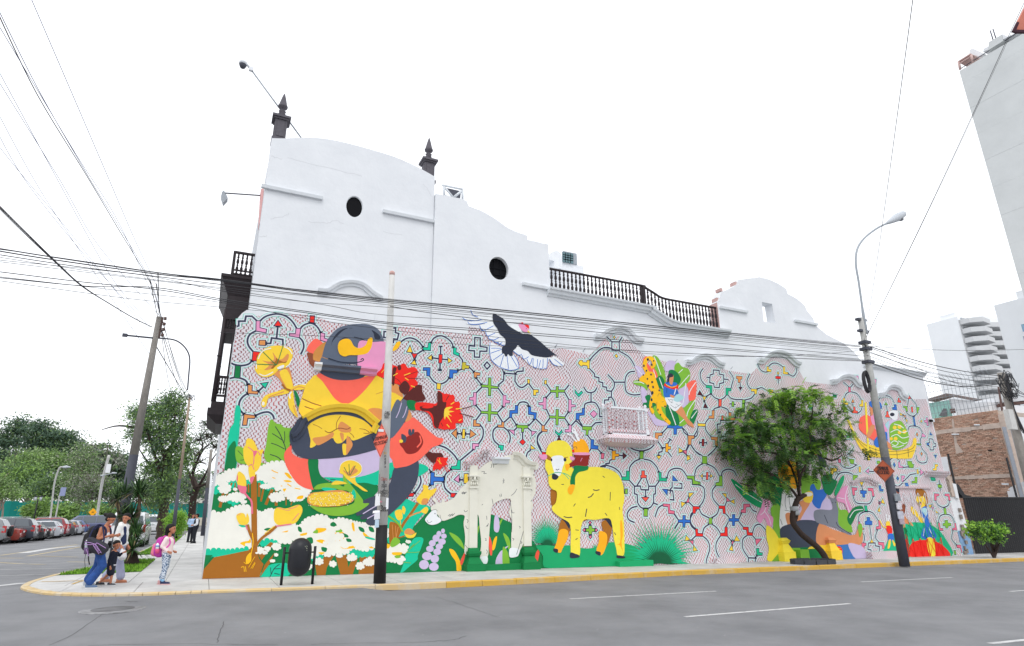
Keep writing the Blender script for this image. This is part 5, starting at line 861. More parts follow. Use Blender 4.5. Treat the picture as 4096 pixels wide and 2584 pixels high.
def pcrack(px_, y):
    P = []
    for i in range(len(px_) - 1):
        a, b = W2('Y', [px_[i]])[0], W2('Y', [px_[i + 1]])[0]
        for j in range(7): P.append(a + (b - a) * j / 7 + np.array([rnd.uniform(-.02, .02), rnd.uniform(-.025, .025)]))
    L, Q = ribbon(P, .012, False); n = len(P); mb = MB().mat(M_hair_); mb.add([(p[0], y, p[1]) for p in L + Q], [(i, i + 1, n + i + 1, n + i) for i in range(n - 1)]); mb.build('plaster_crack', B0)
for c_ in ([(600, 835), (640, 850), (690, 858)], [(715, 850), (930, 905), (1300, 990)], [(870, 1310), (1000, 1315), (1070, 1300), (1130, 1325)], [(600, 1285), (690, 1270), (740, 1245)], [(520, 1415), (580, 1410)], [(1690, 1040), (1735, 1090), (1750, 1130)], [(1400, 1380), (1560, 1405)]): pcrack(c_, .098)
# recessed panel edge under first hood
for x0, z1 in ((1.35, 7.85), (4.02, 7.72)): MB().mat(M_white).box((x0, .06, 7.33), (x0 + .04, .1, z1)).build('panel_edge', B0)
# mural ground pattern
pat = [(940, 1330), (948, 1296), (1000, 1268), (1090, 1256), (1240, 1258), (1330, 1290), (1560, 1330), (1587, 1306), (1650, 1310), (1760, 1325), (1870, 1338), (1876, 1305), (1936, 1318), (2208, 1397), (2240, 1392), (2299, 1405), (2358, 1420), (2380, 1400), (2423, 1346), (2456, 1338), (2517, 1362), (2550, 1398), (2582, 1424), (2731, 1467), (2760, 1462), (2807, 1444), (2840, 1450), (2876, 1474), (2930, 1485), (2984, 1493), (3005, 1495), (3033, 1466), (3060, 1436), (3102, 1428), (3150, 1440), (3193, 1478), (3222, 1527), (3320, 1538), (3345, 1525), (3383, 1516), (3415, 1530), (3439, 1552), (3512, 1589), (3532, 1570), (3565, 1555), (3600, 1572), (3618, 1597), (3705, 1596), (3785, 1890), (3850, 2225), (2800, 2262), (800, 2330)]
P = [wz(p) for p in pat]; tr = tessellate_polygon([[Vector((p[0], p[1], 0)) for p in P]])
mb = MB().mat(M_sq); mb.add([(p[0], -.003, p[1]) for p in P], [tuple(t) for t in tr]); mb.build('painted_squiggle_ground', B0)
run(NET, B0)
kern = []
for r_ in range(9):
    for c_ in range(26):
        x = 84 + c_ * 16.5 + (r_ % 2) * 8; y = 636 + r_ * 14.5
        if ((x - 280) / 215) ** 2 + ((y - 688) / 72) ** 2 < 1: kern.append('C yel %d %d 9.5 8.5' % (x + rnd.uniform(-2, 2), y - (x - 280) * .03 + rnd.uniform(-2, 2)))
        if kern and rnd.random() < .3: kern.append('C cream %d %d 3.5 4' % (x - 3, y - 2))
run(FIG.replace('KERNELS', 'F D\n' + '\n'.join(kern)), B0)
# ---- relief under the paint
Mw = M_trim
def relief(name, segs, prof, y=0., scale=1., dep=1.):
    for m, P in segs: moulding(name, P, prof, m, y, scale, sm=True, dep=dep)
# ledge across the face
for m, x0, x1 in ((mat('paint_offl', '#e9ecee', .7), 2.26, 2.47), (pm('slate'), 2.472, 3.62), (pm('pink'), 3.622, 4.14)):
    mb = MB().mat(m); mb.prism([(x0, .002, 5.66), (x0, -.11, 5.70), (x0, -.13, 5.78), (x0, -.24, 5.84), (x0, -.24, 5.90), (x0, .002, 5.94)], (x1 - x0, 0, 0)); mb.build('face_ledge', B0, fix=True)
AR1 = W2('B', [(35, 1205), (100, 1165), (200, 1118), (320, 1090), (440, 1085), (560, 1103), (650, 1145), (720, 1205), (775, 1250)])
moulding('window_pediment', [p + np.array([0, -.03]) for p in AR1], 'arch', pm('yel'), 0, .95)
moulding('window_pediment', W2('C', [(905, 120), (940, 105), (975, 70), (1000, 30), (1020, -15), (1048, -35)]), 'arch', pm('navy'), 0, .95)
moulding('window_pediment', W2('B', [(738, 1345), (755, 1300), (778, 1262)]), 'arch', pm('yel'), 0, .8); moulding('window_pediment', W2('D', [(690, 105), (705, 130), (722, 150)]), 'thin', pm('navy'), 0, 1.5)
# llama doorway
moulding('door_pediment', W2('E', [(600, 372), (640, 365), (690, 325), (735, 280), (780, 262), (818, 262)]), 'arch', M_sq, 0, .95)
moulding('door_pediment', W2('E', [(1050, 285), (1090, 290), (1130, 320), (1165, 358), (1210, 375), (1256, 380)]), 'arch', pm('cream2'), 0, .95)
mb = MB().mat(M_trim).prism([(8.12, .002, 3.10), (8.12, -.1, 3.10), (8.12, -.14, 3.2), (8.12, -.24, 3.24), (8.12, -.24, 3.30), (8.12, .002, 3.32)], (.58, 0, 0)); mb.build('keystone_block', B0, fix=True)
for x0 in (7.33, 9.24):
    cream = pm('cream2'); zz = G(x0)
    MB().mat(cream).box((x0, -.09, .52), (x0 + .27, .002, 2.31)).build('pilaster', B0)
    cp = MB().mat(cream)
    cp.box((x0 - .02, -.13, 2.31), (x0 + .29, .002, 2.37)).box((x0, -.11, 2.372), (x0 + .27, .002, 2.66)).box((x0 - .06, -.2, 2.662), (x0 + .33, .002, 2.72)).box((x0, -.09, 2.722), (x0 + .27, .002, 3.02))
    for k in range(4):
        cp.ell((x0 + .03 + k * .07, -.13, 2.44), (.03, .04, .055), 8, 6); cp.ell((x0 + .06 + k * .05, -.13, 2.54), (.028, .045, .04), 8, 6)
    cp.ell((x0 + .02, -.13, 2.62), (.045, .05, .04), 8, 6); cp.ell((x0 + .25, -.13, 2.62), (.045, .05, .04), 8, 6); cp.ell((x0 + .135, -.16, 2.6), (.05, .05, .08), 8, 6)
    cp.build('capital', B0)
    pd = MB().mat(pm('dkg'))
    def fr_(z0, z1, e0, e1, d0, d1):
        a0, a1, b0, b1 = x0 - e0, x0 + .27 + e0, x0 - e1, x0 + .27 + e1
        pd.hexa([(a0, -d0, z0), (a1, -d0, z0), (a1, .002, z0), (a0, .002, z0), (b0, -d1, z1), (b1, -d1, z1), (b1, .002, z1), (b0, .002, z1)])
    fr_(zz - .05, zz + .2, .17, .17, .36, .36); fr_(zz + .202, zz + .42, .12, .02, .3, .16); fr_(zz + .422, zz + .5, .05, .08, .2, .24); fr_(zz + .502, zz + .56, .08, .08, .24, .24); fr_(zz + .562, zz + .66, .04, .02, .18, .14)
    pd.build('pilaster_pedestal', B0)
MB().mat(pm('dkg')).box((7.72, -.22, G(8) - .1), (9.06, .002, G(8) + .17)).build('plinth', B0)
# mural steps and blocks
def wbox(name, m, fr, x0, x1, z0, z1, d): MB().mat(m).box((x0, -d, z0), (x1, .002, z1)).build(name, B0)
p0, p1 = W2('G', [(780, 1340), (1075, 1335)]); q0 = W2('G', [(780, 1290)])[0]
wbox('door_step', pm('green'), 0, p0[0], p1[0] - .02, G(15) - .1, q0[1] - .0, .3)
p0, p1, q0 = W2('I', [(435, 1415), (640, 1412), (440, 1375)]); wbox('door_step', M_sq, 0, p0[0], p1[0], G(20) - .1, q0[1], .22)
p0, p1, q0 = W2('J', [(1090, 1395), (1215, 1395), (1100, 1345)])
p0, p1, q0 = W2('K', [(205, 1400), (388, 1400), (215, 1345)]); wbox('door_step', M_sq, 0, p0[0], p1[0], G(27) - .1, q0[1] - .05, .3)
for fx, m in ((505, 'yel3'), (838, 'yel')):
    cxx = W2('J', [(fx, 1350)])[0][0]; zz = G(cxx); pd = MB().mat(pm(m)); x0 = cxx - .16
    def fr2(z0, z1, e0, e1, d0, d1):
        a0, a1, b0, b1 = x0 - e0, x0 + .32 + e0, x0 - e1, x0 + .32 + e1
        pd.hexa([(a0, -d0, z0), (a1, -d0, z0), (a1, .002, z0), (a0, .002, z0), (b0, -d1, z1), (b1, -d1, z1), (b1, .002, z1), (b0, .002, z1)])
    fr2(zz - .05, zz + .36, .17, .17, .32, .32); fr2(zz + .362, zz + .66, .13, .0, .28, .16)
    if fx == 838: pd.mat(pm('skin'))
    fr2(zz + .662, zz + .78, .03, .08, .18, .24); fr2(zz + .782, zz + .88, .06, -.02, .22, .14); pd.build('pilaster_pedestal', B0)
a, b = W2('J', [(590, 1400), (760, 1400)]); 
MB().mat(pm('lgr')).box((a[0], -.3, G(24) - .1), ((a[0] + b[0]) / 2 - .2, .002, .02 - .0)).mat(pm('dkg')).box(((a[0] + b[0]) / 2 - .198, -.3, G(24) - .1), (b[0], .002, .02)).build('door_step', B0)
# right hand relief: patterned hood, string, door with lattice
moulding('window_hood', W2('K', [(90, 868), (120, 855), (155, 838), (185, 832), (220, 840), (250, 860), (278, 868)]), 'arch', M_sq, 0, .8)
moulding('string_course', W2('K', [(615, 790), (772, 795)]), 'corn', M_sq, 0, .9); moulding('string_course', W2('K', [(395, 892), (662, 896)]), 'ledge', M_sq, 0, .9)
M_sqm = M_sq; dr = empty('garage_door', (30, 0, G(30))); dr.parent = B0
dx0, dz1 = W2('K', [(398, 902)])[0]; dx1 = 31.6; z0 = G(30) + .02; dz1 = 2.0; cols = 5; w_ = (dx1 - 28.9) / cols
lat = MB()
for i in range(cols + 1):
    x_ = 28.9 + i * w_
    for za, zb, m_ in ((z0, .25, pm('red')), (.251, .95, pm('mint2')), (.951, 2.3, M_trim)): MB().mat(m_).box((x_ - .012, -.06, za), (x_ + .012, -.04, zb)).build('frame_bar', dr)
def bar(a, b, m, r=.009):
    a = np.array(a, float); b = np.array(b, float); MB().mat(m).tube([(a[0], -.055, a[1]), (b[0], -.055, b[1])], r, 5).build('lattice_bar', dr)
for i in range(cols):
    xa, xb = 28.9 + i * w_, 28.9 + (i + 1) * w_; xm = (xa + xb) / 2
    for (za, zb, m) in ((z0, .25, pm('red')), (.25, .95, pm('mint2')), (.95, 1.65, M_trim), (1.65, 2.3, M_trim)):
        zm = (za + zb) / 2
        for p, q in (((xa, za), (xb, zb)), ((xa, zb), (xb, za))): bar(p, q, m)
# small camera on the right corner
sc = empty('wall_camera', (32.9, -.1, 5.9), 'small dark security camera on a white box near the mural right edge', 'security camera')
MB().mat(M_trim).box((32.85, -.14, 5.83), (33.05, -.02, 5.98)).build('bracket', sc); MB().mat(M_dark).tube([(32.62, -.16, 5.86), (32.86, -.12, 5.88)], .06, 10).build('camera_body', sc)
# small rod stubs in the wall
for fr, x, y in (('F', 1568, 478), ('H', 92, 425), ('H', 1105, 550), ('H', 1718, 628), ('V', 800, 1175), ('V', 613, 1150)):
    q = W2(fr, [(x, y)])[0]; MB().mat(M_galv).tube([(q[0], .01, q[1]), (q[0] + .03, -.12, q[1] + .1)], .009, 5).build('wall_hook', B0)
# ---- mural balcony
PB = atY(fpx('Z', 345, 600), -.38)[0], atY(fpx('Z', 1240, 600), -.38)[0]
bx0, bx1 = PB; zt = atY(fpx('Z', 800, 320), -.38)[2]; zr = atY(fpx('Z', 410, 860), -.38)[2]; zb = atY(fpx('Z', 800, 975), -.4)[2]
M_bal = mat('balcony_white', (.78, .80, .83), .8, .04, 5, .2, 30)
bal = empty('mural_balcony', (13.5, 0, zb)); bal.parent = B0
def post(x, y, h, m, r=.055):
    pr = [(r * .7, 0), (r * .7, .1)]; k = 9; z = .1
    for i in range(k): st = (h - .25) / k; pr += [(r * .55, z + st * .05), (r, z + st * .3), (r, z + st * .6), (r * .55, z + st * .9)]; z += st
    pr += [(r * .7, z), (r * .7, h)]
    return pr
balm = [post(0, 0, zt - zb, M_bal), post(0, 0, zt - zr, M_bal, .042)]
for x, y in ((bx0, -.38), (bx1, -.38), (bx0, -.03), (bx1, -.03)):
    mb = MB().mat(M_sq if (x == bx0 and y < -.2) else M_bal).lathe((x, y, zb), balm[0] + [(.06, zt - zb + .02), (.03, zt - zb + .05), (.06, zt - zb + .1), (.045, zt - zb + .15), (0, zt - zb + .18)], 10)
    mb.box((x - .06, y - .06, zt - .09), (x + .06, y + .06, zt + .03)).box((x - .06, y - .06, zb), (x + .06, y + .06, zr + .08)); mb.build('newel_post', bal)
rail = MB().mat(M_bal).box((bx0 - .05, -.43, zt - .05), (bx1 + .05, -.33, zt + .02)); rail.build('hand_rail', bal)
for x in (bx0, bx1): MB().mat(M_bal).box((x - .045, -.32, zt - .045), (x + .045, 0, zt + .015)).build('hand_rail', bal); MB().mat(M_bal).box((x - .04, -.32, zr - .03), (x + .04, 0, zr + .05)).build('bottom_rail', bal)
MB().mat(M_sq).box((bx0 + .062, -.42, zr - .03), (bx1 - .062, -.34, zr + .06)).build('bottom_rail', bal)
for i in range(8):
    x = bx0 + (bx1 - bx0) * (i + .8) / 8.6
    MB().mat(M_sq if i < 6 else M_bal).lathe((x, -.38, zr + .03), balm[1], 8).build('baluster', bal)
for x in (bx0, bx1): MB().mat(M_bal).lathe((x, -.2, zr + .03), balm[1], 8).build('baluster', bal)
mb = MB().mat(M_sq); a0, a1 = bx0 - .12, bx1 + .12
def fr3(z0, z1, e0, e1, d0, d1):
    mb.hexa([(bx0 - e0, -.38 - d0, z0), (bx1 + e0, -.38 - d0, z0), (bx1 + e0, .002, z0), (bx0 - e0, .002, z0), (bx0 - e1, -.38 - d1, z1), (bx1 + e1, -.38 - d1, z1), (bx1 + e1, .002, z1), (bx0 - e1, .002, z1)])
fr3(zb - .16, zb - .002, .30, .09, .30, .09); fr3(zb - .30, zb - .162, .22, .30, .22, .30); fr3(zb - .40, zb - .302, -.2, .20, -.18, .2); mb.build('balcony_base', bal)
MB().mat(M_bal).box((bx0 - .06, -.44, zb - .001), (bx1 + .06, -.0, zb + .045)).build('balcony_floor', bal)
# ---- roof balustrade
BT = smooth([(10.56, 10.5), (12.5, 10.51), (14.95, 10.51), (15.14, 10.46), (15.6, 10.28), (16.05, 10.12), (17, 10.1), (19.0, 10.1)], False, 6); BBt = [(10.56, 9.6), (15.0, 9.56), (15.2, 9.5), (15.65, 9.3), (16.1, 9.13), (16.6, 9.06), (19.1, 9.05)]
bs = empty('roof_balustrade', (10.5, .1, 9.5)); bs.parent = B0
def zat(P, x): return float(np.interp(x, [p[0] for p in P], [p[1] for p in P]))
MB().mat(M_wood).tube([(p[0], .1, p[1]) for p in BT], .05, 8).build('hand_rail', bs)
bh = zat(BT, 12) - zat(BBt, 12); pr = [(.035, 0), (.035, .08), (.05, .1), (.025, .16), (.045, .24), (.05, .34), (.022, .44), (.045, .47), (.022, .5), (.05, .6), (.042, .7), (.022, .78), (.045, .82), (.03, .86), (.03, 1)]
base_me = None
for i in range(46):
    x = 10.68 + i * (18.95 - 10.68) / 45
    if base_me is None:
        t = MB().mat(M_wood).lathe((0, 0, 0), [(r * 1.1, h) for r, h in pr], 8).build('baluster', bs, local=True); base_me = t.data; o = t
    else: o = place('baluster', base_me, bs, local=True)
    zb_ = zat(BBt, x) - .03; o.location = (x - 10.5, 0, zb_ - 9.5); o.scale = (1, 1, zat(BT, x) - zb_)
MB().mat(M_wood).box((15.0, .04, 9.5), (15.12, .17, 10.5)).build('newel_post', bs)
M_pink = mat('pale_pink_render', (.55, .36, .33), .85, .1, 5, .3, 30); MB().mat(M_pink).box((19.0, .0, 8.9), (19.02, .45, 10.33)).build('pink_wall_end', B0)
for a, b in (((19.2, 10.45), .3), ((19.5, 10.98), .25), ((20.46, 11.43), .28)): MB().mat(M_pink).box((a[0] - .09, .08, a[1] - .02), (a[0] + .03, .4, a[1] + b * .5)).build('pink_brick_end', B0)
# penthouse seen through the balustrade
MB().mat(M_render).box((10.6, 2.2, 8.1), (15.2, 6, 9.95)).build('roof_room', B0)
MB().mat(M_render).box((15.2, 2.6, 8.1), (19.5, 6, 9.25)).build('roof_room', B0)
# ---- spires
def spire(x, y, z, lab):
    e = empty('gable_spire', (x, y, z), lab, 'finial', 'stone spires on the gable')
    MB().mat(M_spire).box((x - .24, y - .24, z), (x + .24, y + .24, z + .12)).box((x - .19, y - .19, z + .121), (x + .19, y + .19, z + .84)).box((x - .24, y - .24, z + .841), (x + .24, y + .24, z + .9)).box((x - .29, y - .29, z + .901), (x + .29, y + .29, z + .98)).box((x - .22, y - .22, z + .981), (x + .22, y + .22, z + 1.03)).build('pedestal', e)
    MB().mat(M_spire).box((x - .12, y - .205, z + .2), (x + .12, y - .19, z + .76)).box((x - .205, y - .12, z + .2), (x - .19, y + .12, z + .76)).build('panel', e)
    MB().mat(M_spire).lathe((x, y, z + 1.03), [(.2, 0), (.12, .06), (.07, .1), (.12, .15), (.07, .2), (.12, .25), (.06, .3), (.07, .34), (.15, .4), (.16, .45), (.13, .52), (.07, .78), (.03, .93), (0, 1.0)], 14).build('spire_point', e)
spire(.52, .42, 13.33, 'grey stone spire on its pedestal at the left corner of the highest gable'); spire(5.72, .42, 13.1, 'grey stone spire on its pedestal at the right end of the curved gable')
# ---- CCTV boom, side lamp
e = empty('camera_boom', tuple(atY(fpx('Y', 800, 704), .6)), 'long thin white boom carrying a dome camera, leaning out from the gable top', 'security camera')
a = atY(fpx('Y', 812, 716), .6); b = atY(fpx('Y', 455, 230), .3); c = atY(fpx('Y', 405, 162), .3); MB().mat(M_galv).tube([a, b], .025, 8).build('boom', e)
MB().mat(M_bal).tube([b, c], [.05, .035], 8).box(b - np.array([.07, .05, .05]), b + np.array([.07, .05, .09])).build('camera_arm', e)
d = atY(fpx('Y', 397, 190), .3); MB().mat(M_bal).lathe(d - np.array([0, 0, .0]), [(.13, -.02), (.13, .06), (.1, .12), (.03, .15), (0, .16)], 14).build('camera_housing', e); MB().mat(M_slate).ell(d - np.array([0, 0, .04]), (.11, .11, .14)).build('dome', e)
e = empty('side_lamp', tuple(atY(fpx('Y', 520, 1130), 1.)), 'grey pointed lamp on a thin rod sticking out left of the gable', 'lamp')
a = atY(fpx('Y', 545, 1131), 1.); b = atY(fpx('Y', 272, 1112), 1.); MB().mat(M_slate).tube([a, b], .022, 6).build('lamp_arm', e)
P = [atY(fpx('Y', x, y), 1.) for x, y in ((258, 1092), (272, 1108), (288, 1146), (256, 1180), (240, 1130), (246, 1105))]; MB().mat(M_galv).prism(P, (0, .28, 0)).build('lamp_shade', e, fix=True)
P = [atY(fpx('Y', x, y), .8) for x, y in ((525, 1082), (546, 1078), (528, 1335), (513, 1330))]; MB().mat(mat('pink_side_trim', '#e6b3b0', .8, .05)).prism(P, (0, .5, 0)).build('pink_side_trim', B0, fix=True)
# ---- dark wooden box balcony on the side facade
wb = empty('wooden_box_balcony', (-.3, 2.5, 4.2)); wb.parent = B0
def U3(x, y): return atY(fpx('U', x, y), 1.5)
x_out = -.34; y0, y1 = 1.5, 4.6
def wbx(name, x0, x1, z0, z1, ya=y0, yb=y1): MB().mat(M_wood).box((x0, ya, z0), (x1, yb, z1)).build(name, wb)
MB().mat(M_wood).hexa([(-.18, 1.7, 4.18), (.0, 1.7, 4.18), (.0, 4.4, 4.18), (-.18, 4.4, 4.18), (-.46, 1.45, 4.42), (.0, 1.45, 4.42), (.0, 4.65, 4.42), (-.46, 4.65, 4.42)]).build('corbel', wb)
wbx('base_cornice', -.46, -.0, 4.421, 4.62, 1.45, 4.65); wbx('base_panel', -.39, -.0, 4.621, 4.82)
for yy in (1.5, 3.0, 4.5):
    MB().mat(M_wood).tube([(-.34, yy + .05, 4.82), (-.34, yy + .05, 6.0), (-.34, yy + .05, 7.75)], [.065, .06, .06], 8).lathe((-.34, yy + .05, 6.2), [(.06, 0), (.085, .03), (.06, .06)], 8).build('column', wb)
MB().mat(M_wood).tube([(-.04, 1.55, 4.82), (-.04, 1.55, 7.75)], .03, 6).build('column', wb)
wbx('mid_rail', -.33, -.0, 5.55, 5.62, 1.52, 1.6); wbx('mid_rail', -.36, -.30, 5.55, 5.62); wbx('upper_rail', -.33, 0, 7.0, 7.12, 1.52, 1.6); wbx('upper_rail', -.36, -.3, 7.0, 7.1)
wbx('mid_rail', -.33, 0, 4.98, 5.04, 1.52, 1.6)
wbx('frieze', -.40, -.0, 7.42, 7.5); wbx('frieze', -.36, .28, 7.5, 7.9); wbx('frieze', -.34, .28, 7.901, 8.2)
MB().mat(M_wood).hexa([(-.36, 1.5, 8.201), (.28, 1.5, 8.201), (.28, 4.6, 8.201), (-.36, 4.6, 8.201), (-.6, 1.3, 8.75), (.28, 1.3, 8.75), (.28, 4.8, 8.75), (-.6, 4.8, 8.75)]).build('cornice', wb); wbx('cornice_cap', -.62, .28, 8.751, 8.84, 1.28, 4.82)
def balu(x, y, z0, z1, r=.035):
    o = place('baluster', base_me, wb, local=False); o.location = (x - wb.location[0] + wb.location[0], y, z0); o.scale = (r / .05, r / .05, z1 - z0); o.data = balw.data
    return o
balw = MB().mat(M_wood).lathe((0, 0, 0), [(r * 1.0, h) for r, h in pr], 8).build('baluster', wb); balw.location = (-.26, 1.55, 5.06); balw.scale = (1, 1, .5)
for x in (-.18, -.10): balu(x, 1.55, 5.06, 5.56)
for x in (-.24, -.16, -.08): balu(x, 1.55, 7.12, 7.42, .03)
for x in (-.12, .0, .12): MB().mat(M_dark).box((x - .035, 1.485, 8.23), (x + .035, 1.5, 8.52)).ell((x, 1.495, 8.52), (.035, .012, .06), 8, 6).build('frieze_slot', wb)
# roof terrace rail over it
for x in (-.2, -.07, .06, .2): balu(x, 1.5, 8.9, 9.66, .045)
for yy in (2.0, 2.5, 3.0, 3.5): balu(-.32, yy, 8.9, 9.66, .045)
wbx('terrace_post', -.36, -.28, 8.84, 9.72, 1.45, 1.56); MB().mat(M_wood).box((-.34, 1.46, 9.66), (.3, 1.54, 9.73)).box((-.36, 1.541, 9.66), (-.28, 4.6, 9.73)).build('terrace_rail', wb); MB().mat(M_wood).box((-.34, 1.47, 8.93), (.3, 1.53, 8.97)).box((-.34, 1.47, 9.06), (.3, 1.53, 9.10)).build('terrace_rail', wb)
# ---- rooftop things
e = empty('roof_frame', tuple(atY(fpx('Y', 1880, 1110), 2.)), 'white triangulated metal frame standing on the roof behind the second gable', 'metal frame')
def rp(x, y, yy=2.): return atY(fpx('Y', x, y), yy)
fr_m = MB().mat(M_trim)
for a, b in (((1820, 1055), (1966, 1085)), ((1833, 1060), (1836, 1130)), ((1836, 1068), (1900, 1145)), ((1900, 1145), (1966, 1092)), ((1966, 1085), (1966, 1160)), ((1836, 1130), (1966, 1165))): fr_m.tube([rp(*a), rp(*b)], .05, 4); fr_m.tube([rp(*a, 3.2), rp(*b, 3.2)], .05, 4)
fr_m.build('frame', e); MB().mat(M_slate).prism([rp(1850, 1075, 3.), rp(1955, 1098, 3.), rp(1950, 1150, 3.), rp(1900, 1140, 3.)], (0, .1, 0)).build('cladding', e)
MB().mat(M_trim).box((6.05, .8, 12.5), (6.5, 1.6, 12.9)).build('chimney_block', B0)
e = empty('roof_ventilation_unit', tuple(atY(fpx('V', 640, 600), 5.)), 'white curved ventilation duct and grey louvred unit on the roof behind the balustrade', 'ventilation unit')
def vp_(x, y, yy=5.): return atY(fpx('V', x, y), yy)
MB().mat(M_bal).prism([vp_(575, 535), vp_(590, 512), (vp_(625, 500)), vp_(655, 520), vp_(662, 545), vp_(662, 620), vp_(610, 620), vp_(608, 570), vp_(577, 565)], (0, 1, 0)).build('duct', e, fix=True)
mb = MB().mat(mat('louvre_blue_grey', '#5f7a80', .6))
for i in range(4):
    for j in range(4): 
        a = vp_(665 + i * 17, 530 + j * 15 + i * 3, 5.6); mb.box(a, a + np.array([.19, .05, .17]))
mb.build('louvre', e); a = vp_(663, 585, 5.8); MB().mat(M_bal).box((a[0] - .7, 5.7, 8.2), (a[0] + 1.2, 6.6, a[2] + .0)).build('unit_box', e)
MB().mat(M_galv).box((a[0] - .02, 5.65, a[2]), (a[0] + .8, 5.7, a[2] + .62)).build('casing', e)
# ================================================================ right hand side
BX = 45.
def aX(fr, x, y, X=BX): return atX(fpx(fr, x, y), X)
bb = empty('brick_building', (BX, 3, -1), 'half-demolished brick building with rooftop cage behind the black fence', 'building')
M_brick = [mat('brick_' + str(i), c, .9, .15, 9, .4, 60) for i, c in enumerate(('#b8927e', '#a98470', '#c4a28e', '#b89b88', '#9c7f6e'))]
M_mort = mat('mortar', '#b5a89d', .95, .15, 4, .6, 30); M_beam = mat('weathered_concrete_beam', '#bdaca0', .95, .15, 3, .6, 20)
ytop, ynear = aX('X', 845, 660), aX('X', 1225, 608)
zt_ = ynear[2]; yn = ynear[1]; yf = 16.
MB().mat(M_mort).box((BX + .06, yn, -1.2), (BX + 12, yf, zt_)).build('wall_core', bb)
mb = MB(); bh_, bl = .095, .27; z = -1.1; row = 0
bandz = [(aX('X', 1000, 740)[2] + .1, .28), (aX('X', 1000, 1002)[2] + .1, .22)]
while z < zt_ - .05:
    inb = any(a < z < a + h for a, h in bandz)
    y = yn - (row % 2) * bl / 2
    while y < yf:
        if not inb and rnd.random() > .015:
            mb.mat(M_brick[rnd.choice((0, 0, 1, 2, 2, 3, 4))]); d = rnd.uniform(.0, .035) + (.03 if rnd.random() < .06 else 0)
            y0_ = max(y, yn); mb.add([(BX + .0 + .035 - d, y0_, z), (BX + .035 - d, y + bl - .02, z + rnd.uniform(-.006, .006)), (BX + .035 - d, y + bl - .02, z + bh_ - .018), (BX + .035 - d, y0_, z + bh_ - .018), (BX + .07, y0_, z), (BX + .07, y + bl - .02, z), (BX + .07, y + bl - .02, z + bh_ - .018), (BX + .07, y0_, z + bh_ - .018)], [(0, 3, 2, 1), (0, 1, 5, 4), (2, 3, 7, 6), (1, 2, 6, 5), (3, 0, 4, 7)])
        y += bl
    z += bh_; row += 1
mb.build('brickwork', bb, kind='stuff')
for i, (a, h) in enumerate(bandz): 
    mb = MB().mat(M_beam); y = yn
    while y < yf: e_ = rnd.uniform(.5, 1.1); mb.box((BX - .04 + rnd.uniform(0, .03), y, a + rnd.uniform(-.03, .03)), (BX + .07, y + e_, a + h + rnd.uniform(-.05, .05))); y += e_
    mb.build('concrete_beam', bb)
MB().mat(M_beam).box((BX - .05, yn - .3, -1.2), (BX + .35, yn, zt_ - .3)).build('corner_column', bb)
M_whp = mat('white_board', (.75, .76, .78), .8, .04, 3)
def pX(name, pts, m, d=.05, X=BX - .1, fr='X'): return MB().mat(m).prism([atX(fpx(fr, *p), X) for p in pts], (d, 0, 0)).build(name, bb, fix=True)
pX('white_board', [(915, 868), (948, 865), (968, 965), (935, 962)], M_whp); pX('white_patch', [(1300, 1035), (1375, 1000), (1375, 1092), (1290, 1092), (1280, 1050)], M_whp, X=BX - .02)
pX('white_patch', [(1250, 1012), (1290, 1012), (1290, 1022), (1252, 1020)], M_whp, X=BX - .02); pX('plaster_streak', [(975, 660), (985, 655), (1005, 790), (1040, 840), (1000, 850), (992, 800)], M_beam, X=BX - .0)
# front strip to the right of the brick (faces the street)
def aY(fr, x, y, Y): return atY(fpx(fr, x, y), Y)
YF = yn - .25
a = aY('X', 1228, 660, YF); b = aY('X', 1375, 700, YF); 
MB().mat(M_whp).box((BX + .36, YF, -1.2), (BX + 12, YF + .3, aY('X', 1300, 640, YF)[2])).build('front_wall', bb)
pa, pb = aY('X', 1252, 700, YF), aY('X', 1300, 700, YF); MB().mat(mat('grey_shutter', '#8d929b', .6, .05)).box((pa[0], YF - .04, 2.0), (pb[0] + .25, YF - .002, pa[2])).build('grey_door', bb)
MB().mat(mat('blue_grey_sign', '#b9c6d6', .6)).box((pb[0] + 1.2, YF - .06, 4.6), (BX + 11, YF - .01, 5.3)).mat(mat('navy_sign', '#2c4a7d', .5)).box((pb[0] + 1.4, YF - .06, 3.6), (BX + 11, YF - .01, 4.55)).build('shop_sign', bb)
# rooftop shack and cage
M_teal = mat('pale_teal_sheet', '#a9d2cb', .7, .08, 2, .2, 8, stretch=(1, 6, 1)); M_rust = mat('rusty_steel', '#6b5550', .8, .2, 6)
X2 = BX + 1.5
mb = MB().mat(M_teal); y_ = 4.; 
sh = [atX(fpx('X', 843, 570), X2), atX(fpx('X', 960, 552), X2), atX(fpx('X', 960, 650), X2), atX(fpx('X', 843, 665), X2)]
ya, yb = sh[0][1], sh[1][1]; n = 26; vs = []
for i in range(n + 1):
    y = ya + (yb - ya) * i / n; o_ = .06 if i % 2 else 0
    vs += [(X2 + o_, y, zt_ - .1), (X2 + o_, y, sh[0][2])]
mb.add(vs, [(2 * i, 2 * i + 1, 2 * i + 3, 2 * i + 2) for i in range(n)]); mb.build('corrugated_sheet', bb)
pX('shack_roof', [(843, 545), (945, 515), (1110, 545), (1090, 556), (955, 528), (850, 560)], mat('shack_roof', '#7a6f6c', .9, .1), .9, X2 - .2)
pX('dark_board', [(905, 640), (930, 598), (945, 600), (950, 640)], mat('dark_board', '#6b6c70', .9), .05, X2 - .12)
pX('white_sheet', [(960, 545), (1130, 560), (1130, 600), (965, 602)], M_whp, .06, X2 + .1)
